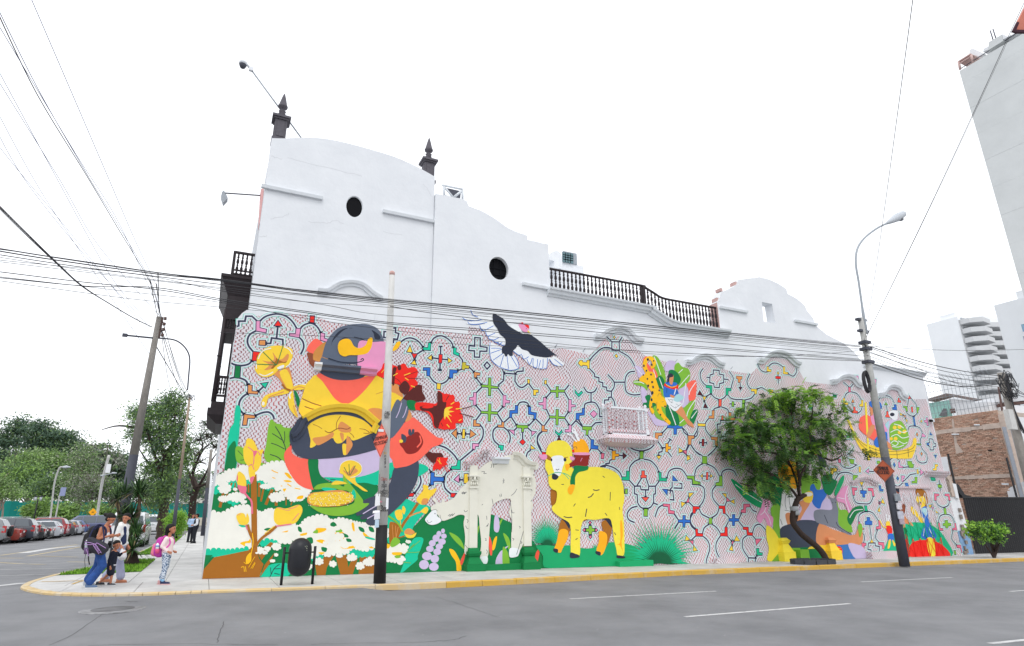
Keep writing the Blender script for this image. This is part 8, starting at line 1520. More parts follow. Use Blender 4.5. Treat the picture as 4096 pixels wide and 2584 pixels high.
bush('feathery_shrub', (160, 2075), 1, 'light feathery shrub around the black street lantern', 'shrub', 110, .4, (12, 12, 11), k=80, pts_=((125, 2035, 22, 10), (165, 2020, 22, 12), (175, 2010, 14, 8), (140, 2045, 26, 8)))
bush('feathery_shrub', (330, 2080), 1, 'feathery shrub drooping over the yellow diamond sign', 'shrub', 110, .4, (11, 12, 11), k=86, pts_=((260, 2040, 25, 12), (290, 2030, 20, 14), (390, 2035, 26, 12), (370, 2030, 14, 10)))
# ---- yucca clump
py_ = gnd((525, 2262), 0); e = empty('yucca', tuple(py_), 'dark spiky yucca clump with leaning stems in the lawn strip', 'yucca'); YY = py_[1]
M_yu = [leafmat('yucca_dark', '#2c4428', .05), leafmat('yucca_mid', '#44643a', .05), leafmat('yucca_light', '#6e8c58', .1), mat('yucca_dead', '#8b7a5a', .9)]
def yp(x, y, dy=0): return atY((x, y), YY + dy)
heads = [((553, 1965), .92, 0), ((560, 1995), .88, .1), ((470, 2000), .8, .6), ((500, 1975), .7, .5), ((525, 2070), .72, .1), ((545, 2150), .85, -.1), ((530, 2200), .8, -.25), ((500, 2060), .6, .3), ((535, 2115), .65, 0)]
for st in ([(525, 2262, 0), (522, 2200, 0), (520, 2130, 0), (555, 2060, 0), (556, 1975, 0)], [(522, 2262, .1), (505, 2180, .1), (535, 2090, .1), (562, 2000, .1)], [(520, 2255, .2), (505, 2150, .3), (480, 2080, .5), (470, 2010, .6)]): limb(e, [yp(*s_) for s_ in st], .08, .045, mat('yucca_stem', '#6b5a4c', .95, .2, 12), 'stem')
MB().mat(M_bark).lathe(py_ - np.array([0, 0, .05]), [(.28, 0), (.26, .1), (.16, .3), (.1, .5)], 12).build('bulb', e)
for (px_, ln_, dy) in heads:
    c = yp(*px_, dy); n = 105; th = rng.uniform(0, 2 * math.pi, n); el = np.arcsin(np.clip(rng.uniform(-.45, 1, n), -1, 1)); D = np.stack([np.cos(el) * np.cos(th), np.cos(el) * np.sin(th), np.sin(el)], 1); S_ = unit(np.cross(D, [0, 0, 1.]) + 1e-6)
    vs = []; fs = []; mi = []
    for i in range(n):
        l = ln_ * rnd.uniform(.6, .95); w0 = .022; b_ = len(vs); m0 = c + D[i] * l * .55; tp_ = c + D[i] * l + np.array([0, 0, -.12 * l * (1 - D[i][2])])
        vs += [c - S_[i] * w0 * .6, c + S_[i] * w0 * .6, m0 + S_[i] * w0, m0 - S_[i] * w0, tp_]; fs += [(b_, b_ + 1, b_ + 2, b_ + 3), (b_ + 3, b_ + 2, b_ + 4)]; mm = 3 if (D[i][2] < -.3 and rnd.random() < .5) else rnd.choice((0, 0, 1, 1, 2)); mi += [mm, mm]
    me = bpy.data.meshes.new('leaf_rosette'); me.from_pydata([tuple(v) for v in vs], [], fs); [me.materials.append(m) for m in M_yu]; me.polygons.foreach_set('material_index', mi); place('leaf_rosette', me, e)
# ---- park lamps, sign
def lamp(ps, k, lab, r=.09, head=True):
    b0 = far(*ps[0], k); e = empty('park_lamp_post', (b0[0], b0[1], 0), lab, 'lamp post'); P = smooth([far(*p, k) for p in ps], False, 4); MB().mat(M_conc).tube([(b0[0], b0[1], -.1)] + P, [r * 1.3] + [r] * len(P), 8).build('post', e)
    if head: h_ = P[-1]; MB().mat(M_lamp).tube([h_, h_ + AR * .5, h_ + AR * 1.1], [.08, .2, .06], 8).build('lamp_head', e)
lamp([(203, 2060), (215, 1950), (225, 1905), (238, 1872), (248, 1868)], 78, 'slim street lamp with hooked head above the hedge', .1)
lamp([(228, 2040), (238, 1985), (250, 1950)], 80, 'short white post with a small blue banner in the park', .09, False); q = far(252, 1965, 79.8); MB().mat(mat('pale_blue_banner', '#8f97ba', .8)).box(q - np.array([.3, .02, .6]), q + np.array([.3, .02, .5])).build('blue_banner', bpy.data.objects['park_lamp_post.001'])
lamp([(392, 2040), (405, 1950), (420, 1880), (436, 1822)], 70, 'white leaning pole with a junction box standing in the park', .14, False); q = far(434, 1874, 69.7); MB().mat(M_whp).box(q - np.array([.25, .1, .5]), q + np.array([.2, .1, .5])).build('junction_box', bpy.data.objects['park_lamp_post.002'])
a, b = far(410, 1902, 69.6), far(455, 1892, 69.6); MB().mat(M_lamp).tube([a, b], .05, 6).tube([b - AR * .2, b + AR * .3], [.12, .08], 6).tube([a - AR * .2, a + AR * .2], .1, 6).build('lamp_head', bpy.data.objects['park_lamp_post.002'])
b0 = far(135, 2085, 62); e = empty('street_lantern', (b0[0], b0[1], 0), 'black old-style street lantern on a post left of the hedge', 'lamp post'); tpp = far(152, 1998, 62); MB().mat(M_blackmetal).tube([(b0[0], b0[1], -.1), tpp], .06, 8).build('post', e)
for dx in (-.22, .22): MB().mat(M_blackmetal).lathe(tpp + np.array([dx, 0, .25]), [(.14, 0), (.16, .05), (.03, .12)], 8).build('lantern_cap', e); MB().mat(M_lamp).lathe(tpp + np.array([dx, 0, -.1]), [(.08, 0), (.12, .35)], 8).build('lantern_glass', e)
b0 = far(371, 2085, 66); e = empty('diamond_road_sign', (b0[0], b0[1], 0), 'yellow diamond road sign above the blue van', 'road sign'); c = far(371, 2049, 66); s_ = .47
MB().mat(mat('yellow_sign', '#f3a815', .5)).prism([c + AR * s_, c + np.array([0, 0, s_ * .93]), c - AR * s_, c - np.array([0, 0, s_ * .93])], (0, .03, 0)).build('sign_plate', e, fix=True); MB().mat(M_slate).tube([(c[0], c[1] + .06, -.1), (c[0], c[1] + .06, c[2] - s_)], .03, 6).build('post', e)
MB().mat(mat('sign_mark', '#a3761c', .7)).prism([c + AR * .12 + np.array([0, -.01, .08]), c - AR * .12 + np.array([0, -.01, .08]), c - AR * .12 + np.array([0, -.01, -.06]), c + AR * .12 + np.array([0, -.01, -.06])], (0, -.01, 0)).build('sign_mark', e)
# pale building glimpsed beyond
b0 = far(815, 2000, 150); e = empty('pale_building', (b0[0], b0[1], 0), 'pale far building glimpsed left of the mural building corner', 'building'); m2 = mat('pale_stone', '#d9d6cc', .9)
MB().mat(m2).box((b0[0] - 5, b0[1], 0), (b0[0] + 8, b0[1] + 10, far(815, 1945, 150)[2])).build('wall', e)
for i in range(4):
    for j in range(2): q = far(785 + i * 14, 1975 + j * 35, 149.8); MB().mat(M_slate).box(q - np.array([.2, .05, .5]), q + np.array([.2, .05, .5])).build('window', e)
# ================================================================ cars
M_tyre = mat('tyre', (.015, .015, .016), .85); M_rim = mat('wheel_rim', (.45, .46, .48), .35, metal=.6); M_cg = mat('car_glass', (.10, .12, .14), .08, spec=.7); M_tail = mat('tail_light', (.45, .012, .015), .2, spec=.6); M_plate = mat('plate', (.7, .7, .7), .6); M_blk = mat('black_plastic', (.02, .02, .022), .6); M_chr = mat('chrome', (.7, .7, .72), .2, metal=.8)
def paint(n, c): return mat('paint_car_' + n, c, .28, spec=.5, coat=.6)
SH = {  # side profile: x from rear(0) to front, z ; body + greenhouse
 'sedan': dict(L=4.5, W=1.74, body=[(0.03, .30), (0, .55), (.05, .92), (.25, 1.0), (.8, 1.02), (1.1, 1.0), (3.2, .98), (4.2, .82), (4.45, .62), (4.5, .35), (4.4, .22), (.15, .22)], gh=[(.55, 1.0), (1.15, 1.36), (1.6, 1.45), (2.4, 1.44), (3.25, .97)]),
 'suv': dict(L=4.6, W=1.85, body=[(0.03, .38), (0, .6), (.03, 1.05), (.15, 1.12), (3.4, 1.08), (4.35, .95), (4.55, .7), (4.6, .45), (4.4, .3), (.15, .3)], gh=[(.08, 1.1), (.42, 1.66), (.7, 1.74), (2.4, 1.72), (3.35, 1.07)]),
 'hatch': dict(L=4.0, W=1.70, body=[(0.03, .3), (0, .55), (.03, .95), (.12, 1.0), (2.9, .98), (3.8, .84), (3.97, .6), (4.0, .35), (3.85, .24), (.12, .24)], gh=[(.1, .98), (.5, 1.42), (.9, 1.5), (2.0, 1.48), (2.95, .97)]),
 'van': dict(L=5.0, W=1.9, body=[(0.02, .35), (0, .6), (.0, 1.15), (.05, 1.18), (4.2, 1.12), (4.8, .95), (5.0, .7), (5.0, .4), (4.8, .28), (.12, .28)], gh=[(.03, 1.16), (.12, 1.85), (.4, 1.98), (3.3, 1.95), (4.25, 1.1)])}
def car(kind, m, loc, heading, label, name='parked_car', cat='car', group='cars parked in the row at left', dx=1.0, plate=True, rack=False, spare=False):
    s = SH[kind]; W = s['W']; L = s['L']; e = empty(name, loc, label, cat, group, heading); hw = W / 2; K = dict(parent=e, local=True)
    def lofted(pr, w0, w1, z0, z1, mtl, nm):
        bm = bmesh.new(); a = []; b = []
        for x, z in pr:
            t = min(1, max(0, (z - z0) / (z1 - z0))); w_ = w0 + (w1 - w0) * t; a.append(bm.verts.new((x, -w_, z))); b.append(bm.verts.new((x, w_, z)))
        n = len(pr); bm.faces.new(a); bm.faces.new(b[::-1])
        for i in range(n): bm.faces.new((a[i], b[i], b[(i + 1) % n], a[(i + 1) % n]))
        bmesh.ops.recalc_face_normals(bm, faces=bm.faces); bmesh.ops.bevel(bm, geom=[ed for ed in bm.edges], offset=.05, segments=2, affect='EDGES', profile=.6)
        for f in bm.faces: f.smooth = True
        me = bpy.data.meshes.new(nm); bm.to_mesh(me); bm.free(); me.materials.append(mtl); return place(nm, me, e, True)
    zb = s['gh'][0][1]; zt = max(p[1] for p in s['gh'])
    lofted(s['body'], hw * .95, hw, .2, .7, m, 'body')
    g = [p for p in s['gh']]; gb = [(g[0][0], zb - .08)] + g + [(g[-1][0], g[-1][1] - .08)]
    lofted(gb, hw * .97, hw * .78, zb, zt, m, 'cabin')
    # windows on the side
    def side(pts_, mtl, nm, out=.012):
        for sg in (-1, 1):
            v = []
            for x, z in pts_:
                t = (z - zb) / (zt - zb); w_ = hw * (.97 + (.78 - .97) * t) + out; v.append((x, sg * w_, z))
            MB().mat(mtl).prism(v, (0, -sg * .02, 0)).build(nm, fix=True, **K)
    g0, g1, g2, g3, g4 = g; zl = zb + .04; zu = zt - .09
    xr = g0[0] + (g1[0] - g0[0]) * .6 + .12; nW = 3 if kind in ('suv', 'van') else 2
    xL = g0[0] + .28 if kind != 'sedan' else g0[0] + .4; xR = g4[0] - .25
    cuts = np.linspace(xL, xR, nW + 1); 
    for i in range(nW):
        a_, b_ = cuts[i] + .03, cuts[i + 1] - .03
        def lim(x, z):
            fr_ = (z - zl) / (zu - zl); lo = xL + (g1[0] + .12 - xL) * fr_ if i == 0 else a_; hi = xR - (g4[0] - g3[0] - .05) * fr_ if i == nW - 1 else b_
            return (lo, hi)
        l0, h0 = lim(0, zl); l1, h1 = lim(0, zu); l1 = min(l1, h1 - .1); side([(l0, zl), (h0, zl), (h1, zu), (l1, zu)], M_cg, 'side_window')
    # rear and front glass
    def endg(p, q, inset, nm, sgn):
        d = np.array([q[0] - p[0], q[1] - p[1]]); nn = np.array([-d[1], d[0]]) / np.linalg.norm(d) * sgn * .02; a_ = np.array(p) + d * .12 + nn; b_ = np.array(p) + d * .88 + nn
        t0 = (a_[1] - zb) / (zt - zb); t1 = (b_[1] - zb) / (zt - zb); w0 = hw * (.97 - .19 * t0) - inset; w1 = hw * (.97 - .19 * t1) - inset
        MB().mat(M_cg).prism([(a_[0], -w0, a_[1]), (a_[0], w0, a_[1]), (b_[0], w1, b_[1]), (b_[0], -w1, b_[1])], (-nn[0] * .8, 0, -nn[1] * .8)).build(nm, fix=True, **K)
    endg(g0, g1, .1, 'rear_window', 1); endg(g3, g4, .1, 'windscreen', 1)
    r = .31 if kind in ('sedan', 'hatch') else .35
    for x in (.78 if kind != 'van' else .95, L - .85):
        for sg in (-1, 1):
            y = sg * (hw - .1)
            wv = MB().mat(M_tyre).lathe((x, y - .1, r + .0), [(r * .7, 0), (r * .97, .01), (r, .05), (r, .15), (r * .97, .19), (r * .7, .2)], 20, (0, 1, 0)).build('wheel', **K)
            rm = MB().mat(M_rim).lathe((x, y + sg * .085, r), [(r * .66, 0), (r * .62, sg * .02), (r * .3, sg * .012), (r * .12, sg * .03), (0, sg * .03)], 16, (0, 1, 0)); rm.build('rim', parent=wv, local=True)
            MB().mat(M_blk).lathe((x, y - .13 if sg > 0 else y - .07 + .02, r + .03), [(r + .06, 0), (r + .06, .18)], 20, (0, 1, 0)).build('wheel_arch', **K)
    zl_ = .78 if kind == 'sedan' else (.9 if kind != 'van' else .95)
    for sg in (-1, 1):
        if kind in ('suv', 'van'): MB().mat(M_tail).prism([(-.02, sg * (hw - .16), zl_ - .12), (-.02, sg * (hw - .01), zl_ - .12), (-.015, sg * (hw - .02), zl_ + .32), (-.015, sg * (hw - .13), zl_ + .3)], (.22, sg * .008, 0)).build('tail_light', fix=True, **K)
        else: MB().mat(M_tail).prism([(-.02, sg * (hw - .45), zl_ - .03), (-.02, sg * (hw - .02), zl_ - .08), (-.015, sg * (hw - .02), zl_ + .14), (-.015, sg * (hw - .4), zl_ + .1)], (.28, sg * .012, 0)).build('tail_light', fix=True, **K)
    if plate: MB().mat(M_plate).box((-.035, -.2, .72 if kind != 'suv' else .62), (-.01, .2, .84 if kind != 'suv' else .74)).build('number_plate', **K)
    MB().mat(M_blk).box((-.03, -hw * .85, .28), (.1, hw * .85, .40)).build('bumper_skirt', **K)
    MB().mat(M_chr).box((-.03, -.3, .93 if kind != 'sedan' else .86), (0, .3, .96 if kind != 'sedan' else .89)).build('trim_bar', **K)
    for sg in (-1, 1): MB().mat(m).ell((g4[0] - .35, sg * (hw + .1), zb + .1), (.08, .1, .07), 8, 6).build('wing_mirror', **K)
    if rack:
        for sg in (-1, 1): MB().mat(M_chr).tube([(g2[0], sg * hw * .68, zt + .05), (g3[0], sg * hw * .68, zt + .05)], .025, 6).build('roof_rail', **K)
    if spare: MB().mat(M_tyre).lathe((-.22, 0, .85), [(.22, 0), (.34, .02), (.36, .1), (.34, .2)], 20, (1, 0, 0)).build('spare_wheel', **K); MB().mat(M_rim).lathe((-.225, 0, .85), [(0, 0), (.23, .0), (.22, .02)], 16, (1, 0, 0)).build('spare_rim', **K)
    return e
row = [('suv', (.22, .23, .24), 8, 2176, 'dark grey four-wheel drive with spare wheel, cut by the left edge', dict(spare=True)), ('sedan', (.30, .045, .03), 72, 2170, 'dull red saloon car, first whole car from the left', {}), ('suv', (.035, .04, .06), 126, 2166, 'dark blue-black station wagon with roof rails between the red and dark saloons', dict(rack=True)),
       ('sedan', (.035, .037, .04), 170, 2160, 'dark grey saloon car second from the station wagon', {}), ('sedan', (.012, .014, .018), 218, 2157, 'black saloon car with red lights left of the silver car', {}), ('hatch', (.48, .50, .54), 258, 2151, 'silver car between the black saloon and the red off-roader', {}),
       ('suv', (.26, .012, .022), 309, 2147, 'wine-red off-roader parked left of the walking women', dict(rack=True)), ('hatch', (.06, .065, .07), 338, 2142, 'dark grey hatchback just right of the wine-red off-roader', {}), ('hatch', (.42, .44, .47), 356, 2138, 'light grey hatchback half hidden behind the backpack', {}), ('hatch', (.09, .14, .30), 385, 2135, 'blue hatchback behind the woman with the backpack', {})]
for i, (kd, c, x, y, lb, kw) in enumerate(row):
    p = gnd((x, y + 4), -.13); s = SH[kd]
    p[0] = min(p[0], -11.2); car(kd, paint(str(i), c), (p[0] - .0, p[1] + s['W'] / 2, -.13), R(180), lb, **kw)
# blue minibus behind the row
q = far(385, 2100, 66); car('van', paint('bus', (.13, .15, .27)), (q[0] + 1.5, q[1], -.13), R(186), 'blue minibus parked beyond the row, long roof visible', 'parked_van', 'van', None)
# white van at the kerb
pv = gnd((572, 2190), -.13); car('van', paint('white', (.74, .75, .77)), (pv[0] - .98, pv[1] + .2, -.13), R(90), 'white passenger van parked at the kerb behind the yucca', 'parked_van', 'van', None)
q = far(640, 2165, 49); 
pr2 = gnd((722, 2150), -.13); car('sedan', paint('r2', (.36, .025, .03)), (pr2[0] - 1.0, pr2[1] + 4, -.13), R(90), 'red car peeking out behind the round bush', 'parked_car', 'car', None)
q = far(615, 2100, 62); car('van', paint('w2', (.7, .71, .73)), (q[0], q[1], -.13), R(90), 'second white van glimpsed behind the shaggy tree', 'parked_van', 'van', None)
# ================================================================ people
def cap(mb, p, q, r0, r1, n=10, sy=1.):
    p, q = np.array(p, float), np.array(q, float); d = q - p; L = np.linalg.norm(d); d = d / (L + 1e-9); P = []; Rr = []
    for t in (-.98, -.8, -.45, 0): P.append(p + d * t * r0); Rr.append(r0 * math.sqrt(max(0, 1 - t * t)))
    for t in (0, .45, .8, .98): P.append(q + d * t * r1); Rr.append(r1 * math.sqrt(max(0, 1 - t * t)))
    if sy == 1.: return mb.tube(P, Rr, n)
    b = len(mb.v); mb.tube(P, Rr, n); c = (p + q) / 2
    for i in range(b, len(mb.v)): v = mb.v[i]; mb.v[i] = (v[0], c[1] + (v[1] - c[1]) * sy, v[2])
    return mb
def blob(name, mb, m, parent, vox=.012, sm=3, **k):
    o = mb.mat(m).build(name, parent, local=True); o.data.materials.clear(); o.data.materials.append(m)
    md = o.modifiers.new('r', 'REMESH'); md.mode = 'VOXEL'; md.voxel_size = vox; md.use_smooth_shade = True
    s_ = o.modifiers.new('s', 'SMOOTH'); s_.factor = .5; s_.iterations = sm
    dg = bpy.context.evaluated_depsgraph_get(); me = bpy.data.meshes.new_from_object(o.evaluated_get(dg)); o.modifiers.clear(); o.data = me; me.name = name; me.materials.clear(); me.materials.append(m); tag(o, **k); return o
M_sk = mat('skin_tan', '#b5775a', .55, .05, 8, spec=.4); M_hair = mat('black_hair', (.008, .007, .007), .6, .2, 30, spec=.25)
def hand(mb, w, d, s=1.):
    """palm plus five curled fingers; w wrist, d direction"""
    w, d = np.array(w, float), unit(np.array(d, float)); sd = unit(np.cross(d, [0, 1, 0.]) + 1e-6); sd2 = np.cross(d, sd)
    cap(mb, w, w + d * .07 * s, .026 * s, .034 * s)
    for i, l in enumerate((.06, .07, .066, .05)):
        b_ = w + d * .085 * s + sd * (i - 1.5) * .019 * s; k1 = b_ + d * l * .5 * s + sd2 * .008; cap(mb, b_, k1, .010 * s, .009 * s, 6); cap(mb, k1, k1 + (d * .35 + sd2 * .75) * l * .55 * s, .009 * s, .007 * s, 6)
    cap(mb, w + d * .03 * s - sd * .02 * s, w + d * .07 * s - sd * .05 * s, .012 * s, .009 * s, 6)
def head(parent, mb, c, f, s=1., hair='bun', up=(0, 0, 1), vox=.009):
    """adds skull, jaw, nose, ears to body mesh; returns nothing; hair, eyes, mouth as children"""
    c = np.array(c, float); f = unit(np.array(f, float)); sd = unit(np.cross(np.array(up, float), f)); u = np.cross(f, sd); h = .105 * s
    def P(a, b, d_): return c + f * a * s + sd * b * s + u * d_ * s
    cap(mb, P(-.02, 0, .03), P(.012, 0, .028), .088 * s, .082 * s, 14); cap(mb, P(.015, 0, .0), P(.04, 0, -.07), .068 * s, .042 * s, 12); cap(mb, P(.075, 0, .0), P(.098, 0, -.028), .012 * s, .015 * s, 8); cap(mb, P(.06, -.025, -.055), P(.06, .025, -.055), .026 * s, .026 * s, 8)
    for g_ in (-1, 1): cap(mb, P(-.01, g_ * .085, .01), P(-.012, g_ * .09, -.03), .016 * s, .012 * s, 6)
    hb = MB(); cap(hb, P(-.035, 0, .045), P(-.005, 0, .055), .097 * s, .088 * s, 14); cap(hb, P(-.06, 0, .02), P(-.07, 0, -.045), .07 * s, .05 * s, 10)
    for g_ in (-1, 1): cap(hb, P(-.02, g_ * .06, .03), P(-.035, g_ * .065, -.02), .04 * s, .03 * s, 8)
    if hair == 'bun': cap(hb, P(-.13, 0, .03), P(-.17, 0, .02), .05 * s, .045 * s, 10)
    if hair == 'tail': cap(hb, P(-.12, 0, .02), P(-.13, 0, -.12), .045 * s, .035 * s, 8); cap(hb, P(-.13, 0, -.12), P(-.08, -.06, -.28), .035 * s, .015 * s, 8)
    if hair == 'side': cap(hb, P(-.07, -.04, -.04), P(.0, -.08, -.2), .045 * s, .03 * s, 8); cap(hb, P(0, -.08, -.2), P(.03, -.08, -.28), .03 * s, .015 * s, 8)
    blob('hair', hb, M_hair, parent, vox, 2)
    for g_ in (-1, 1):
        MB().mat(mat('eye_dark', (.02, .015, .012), .3)).ell(P(.083, g_ * .032, .012), (.011 * s, .011 * s, .007 * s), 8, 6).build('eye', parent, local=True); MB().mat(M_hair).tube([P(.085, g_ * .018, .032), P(.082, g_ * .045, .033)], .004 * s, 5).build('eyebrow', parent, local=True)
    MB().mat(mat('lips', '#8f4a42', .5)).ell(P(.083, 0, -.055), (.007 * s, .021 * s, .007 * s), 8, 6).build('mouth', parent, local=True)
def sh(nm, parent, pos, d, m, sole, s=1.):
    pos = np.array(pos, float); d = unit(np.array(d, float)); mb = MB(); cap(mb, pos - d * .05 * s + [0, 0, .045 * s], pos + d * .13 * s + [0, 0, .035 * s], .042 * s, .034 * s); cap(mb, pos - d * .06 * s + [0, 0, .07 * s], pos + [0, 0, .07 * s], .036 * s, .034 * s)
    blob(nm, mb, m, parent, .008, 2); mb = MB().mat(sole); sd = np.array([-d[1], d[0], 0]); o_ = []
    for t, w_ in ((-.1, .03), (-.04, .038), (.06, .042), (.14, .038), (.175, .015)): o_.append((t, w_))
    P = [pos + d * t * s + sd * w_ * s for t, w_ in o_] + [pos + d * t * s - sd * w_ * s for t, w_ in o_[::-1]]; mb.prism([tuple(p) for p in P], (0, 0, .022)).build('sole', parent, local=True, fix=True)
M_sole = mat('white_sole', (.6, .6, .6), .7); 
# --- woman with backpack
w1 = gnd((366, 2352), 0); H_ = R(-18); SHEAR[0] = .115
e = empty('person', tuple(w1), 'woman in white vest and blue jeans walking, black backpack and bag on her shoulder', 'person', None, H_)
S = MB(); hip = (.13, 0, .88)
for y, kn, an in ((-.08, (.24, -.09, .48), (.0, -.09, .09)), (.08, (.06, .09, .47), (-.13, .1, .12))): cap(S, (.13, y, .86), kn, .075, .055); cap(S, kn, an, .055, .035)
cap(S, (.13, -.05, .88), (.13, .05, .88), .11, .11); cap(S, (.13, 0, .92), (.18, 0, 1.12), .11, .12, sy=1.25); cap(S, (.18, 0, 1.12), (.2, 0, 1.26), .12, .09, sy=1.4); cap(S, (.2, 0, 1.3), (.27, 0, 1.41), .045, .042)
for y in (-1, 1): cap(S, (.19, y * .13, 1.27), (.14, y * .17, 1.05), .05, .038); cap(S, (.14, y * .17, 1.05), (.34, y * .15, 1.11), .036, .024)
hand(S, (.36, -.15, 1.115), (1, 0, .2)); hand(S, (.36, .15, 1.115), (1, 0, .2)); head(e, S, (.31, 0, 1.49), (.85, -.1, -.5), .95, 'bun', up=(.5, 0, .85))
blob('body', S, M_sk, e, .009, 3)
T = MB(); cap(T, (.13, 0, .93), (.175, 0, 1.12), .125, .125, sy=1.2); cap(T, (.175, 0, 1.12), (.19, 0, 1.24), .13, .1, sy=1.3); cap(T, (.17, -.1, 1.26), (.19, -.1, 1.3), .05, .04); cap(T, (.17, .1, 1.26), (.19, .1, 1.3), .05, .04); blob('vest_top', T, mat('white_cloth', (.72, .73, .76), .9), e, .012)
J = MB(); 
for y, kn, an in ((-.08, (.24, -.09, .48), (.0, -.09, .15)), (.08, (.06, .09, .47), (-.13, .1, .18))): cap(J, (.13, y, .86), kn, .105, .092); cap(J, kn, an, .088, .088)
cap(J, (.13, -.05, .88), (.13, .05, .88), .13, .13); cap(J, (.13, 0, .86), (.13, 0, .97), .13, .12, sy=1.2); blob('jeans', J, mat('blue_denim', '#2d4f8e', .85, .25, 9, .3, 60), e, .012)
sh('shoe', e, (.0, -.09, 0), (1, 0, 0), mat('blue_shoe', '#5f7391', .8), M_sole); sh('shoe', e, (-.14, .1, .03), (1, 0, 0), mat('pale_shoe', '#a9aeb5', .8), M_sole)
o = MB(); Bk = empty('backpack', tuple(w1), 'large black backpack worn by the walking woman', 'backpack', None, H_); cap(o, (-.08, 0, .88), (-.02, 0, 1.22), .15, .13, sy=1.15); cap(o, (-.17, 0, .9), (-.14, 0, 1.1), .11, .1); blob('pack', o, mat('black_nylon', (.012, .012, .014), .75, .2, 10, .3, 30), Bk, .014); MB().mat(M_blk).tube([(-.1, -.05, .76), (-.08, -.05, .6), (-.05, -.06, .5)], .012, 6).build('strap', Bk, local=True); MB().mat(M_blk).tube([(-.16, -.02, .76), (-.18, -.02, .6), (-.15, -.02, .42)], .005, 5).build('strap', Bk, local=True)
for yy in (-1, 1): MB().mat(mat('navy_strap', '#262a4a', .8)).tube(smooth([(.02, yy * .1, 1.24), (.14, yy * .11, 1.35), (.26, yy * .11, 1.28), (.27, yy * .12, 1.12), (.14, yy * .14, .98)], False, 4), .02, 6).build('shoulder_strap', Bk, local=True)
Bg = empty('sports_bag', tuple(w1), 'black and lilac sports bag hanging at the walking woman side', 'bag', None, H_); o = MB(); cap(o, (.05, -.28, .98), (.32, -.28, .86), .13, .12, sy=.7); cap(o, (.08, -.28, .88), (.28, -.28, .80), .11, .1, sy=.8); blob('bag', o, mat('black_nylon2', (.03, .03, .04), .7, .2, 12, .3, 30), Bg, .012)
M_lil = mat('lilac_trim', '#b78fc9', .7); sm_ = lambda P: smooth(P, False, 4)
for P in ([(-.03, -.385, 1.0), (.1, -.39, .98), (.2, -.39, .95), (.24, -.39, .97), (.42, -.375, .86)], [(-.03, -.385, .95), (.1, -.395, .94), (.2, -.395, .95)], [(.2, -.395, .95), (.34, -.39, .76)], [(.16, -.395, .93), (.29, -.39, .74)], [(.02, -.385, .84), (.05, -.385, .76), (.07, -.38, .7)]): MB().mat(M_lil).tube(sm_(P), .007, 5).build('trim', Bg, local=True)
c = bpy.data.curves.new('bag_lettering', 'FONT'); c.body = 'LOVELY'; c.size = .062; c.extrude = .002; c.align_x = 'CENTER'; o2 = bpy.data.objects.new('t', c); scn.collection.objects.link(o2); me = bpy.data.meshes.new_from_object(o2.evaluated_get(bpy.context.evaluated_depsgraph_get())); bpy.data.objects.remove(o2); me.materials.clear(); me.materials.append(M_lil); o3 = place('bag_lettering', me, Bg, True); o3.rotation_euler = (R(90), R(53), 0); o3.location = (.15, -.402, .835)
for P in ([(.0, -.28, 1.06), (.06, -.2, 1.3), (.2, -.16, 1.36), (.3, -.24, 1.1), (.32, -.28, .98)],): MB().mat(mat('navy_strap', '#262a4a')).tube(sm_(P), .016, 6).build('shoulder_strap', Bg, local=True)
MB().mat(mat('pale_purple_mesh', '#6a5578', .8)).lathe((-.0, -.33, .74), [(.05, 0), (.055, .14)], 10).build('side_pocket', Bg, local=True); Bo = empty('water_bottle', tuple(w1), 'clear water bottle in the side pocket of the sports bag', 'bottle', None, H_); MB().mat(mat('clear_plastic', (.5, .55, .6), .15)).lathe((-.01, -.34, .83), [(.03, 0), (.033, .1), (.03, .14), (.013, .17), (.013, .19), (0, .19)], 12).build('bottle_body', Bo, local=True); MB().mat(M_whp).lathe((-.01, -.34, 1.02), [(.016, 0), (.016, .02), (0, .02)], 10).build('cap', Bo, local=True)
# --- second woman
SHEAR[0] = 0.
w2 = gnd((446, 2334), 0) + np.array([0, .25, 0]); H2 = R(-20)
e = empty('person', tuple(w2), 'woman in white jacket and grey trousers looking towards the camera', 'person', None, H2); S = MB()
for y, kn, an in ((-.08, (.12, -.09, .48), (.2, -.09, .09)), (.08, (-.02, .1, .46), (-.26, .12, .1))): cap(S, (.02, y, .86), kn, .075, .055); cap(S, kn, an, .055, .035)
cap(S, (.02, 0, .9), (.02, 0, 1.12), .11, .12, sy=1.25); cap(S, (.02, 0, 1.12), (.02, 0, 1.28), .12, .09, sy=1.4); cap(S, (.02, 0, 1.3), (.03, 0, 1.42), .045, .042)
for y, el, ha in ((-1, (.0, -.22, 1.02), (.16, -.26, .86)), (1, (-.05, .2, 1.02), (.1, .18, .86))): cap(S, (.02, y * .15, 1.3), el, .05, .04); cap(S, el, ha, .038, .026); hand(S, ha, (.5, 0, -.8))
head(e, S, (.05, 0, 1.5), (-.05, -1, -.05), .95, 'side'); blob('body', S, M_sk, e, .009, 3)
T = MB(); cap(T, (.0, 0, .88), (.02, 0, 1.12), .155, .14, sy=1.2); cap(T, (.02, 0, 1.12), (.02, 0, 1.28), .14, .1, sy=1.5)
for y, el, ha in ((-1, (.0, -.22, 1.02), (.13, -.25, .9)), (1, (-.05, .2, 1.02), (.08, .18, .9))): cap(T, (.02, y * .15, 1.3), el, .072, .062); cap(T, el, ha, .058, .045)
cap(T, (-.02, -.07, 1.36), (-.02, .07, 1.36), .06, .06); blob('jacket', T, mat('white_jacket', (.74, .74, .72), .9, .04, 9, .3, 20), e, .012); T = MB(); cap(T, (.09, -.07, .95), (.07, -.07, 1.26), .09, .06); blob('navy_top', T, mat('navy_cloth', (.02, .03, .08), .9), e, .012)
J = MB()
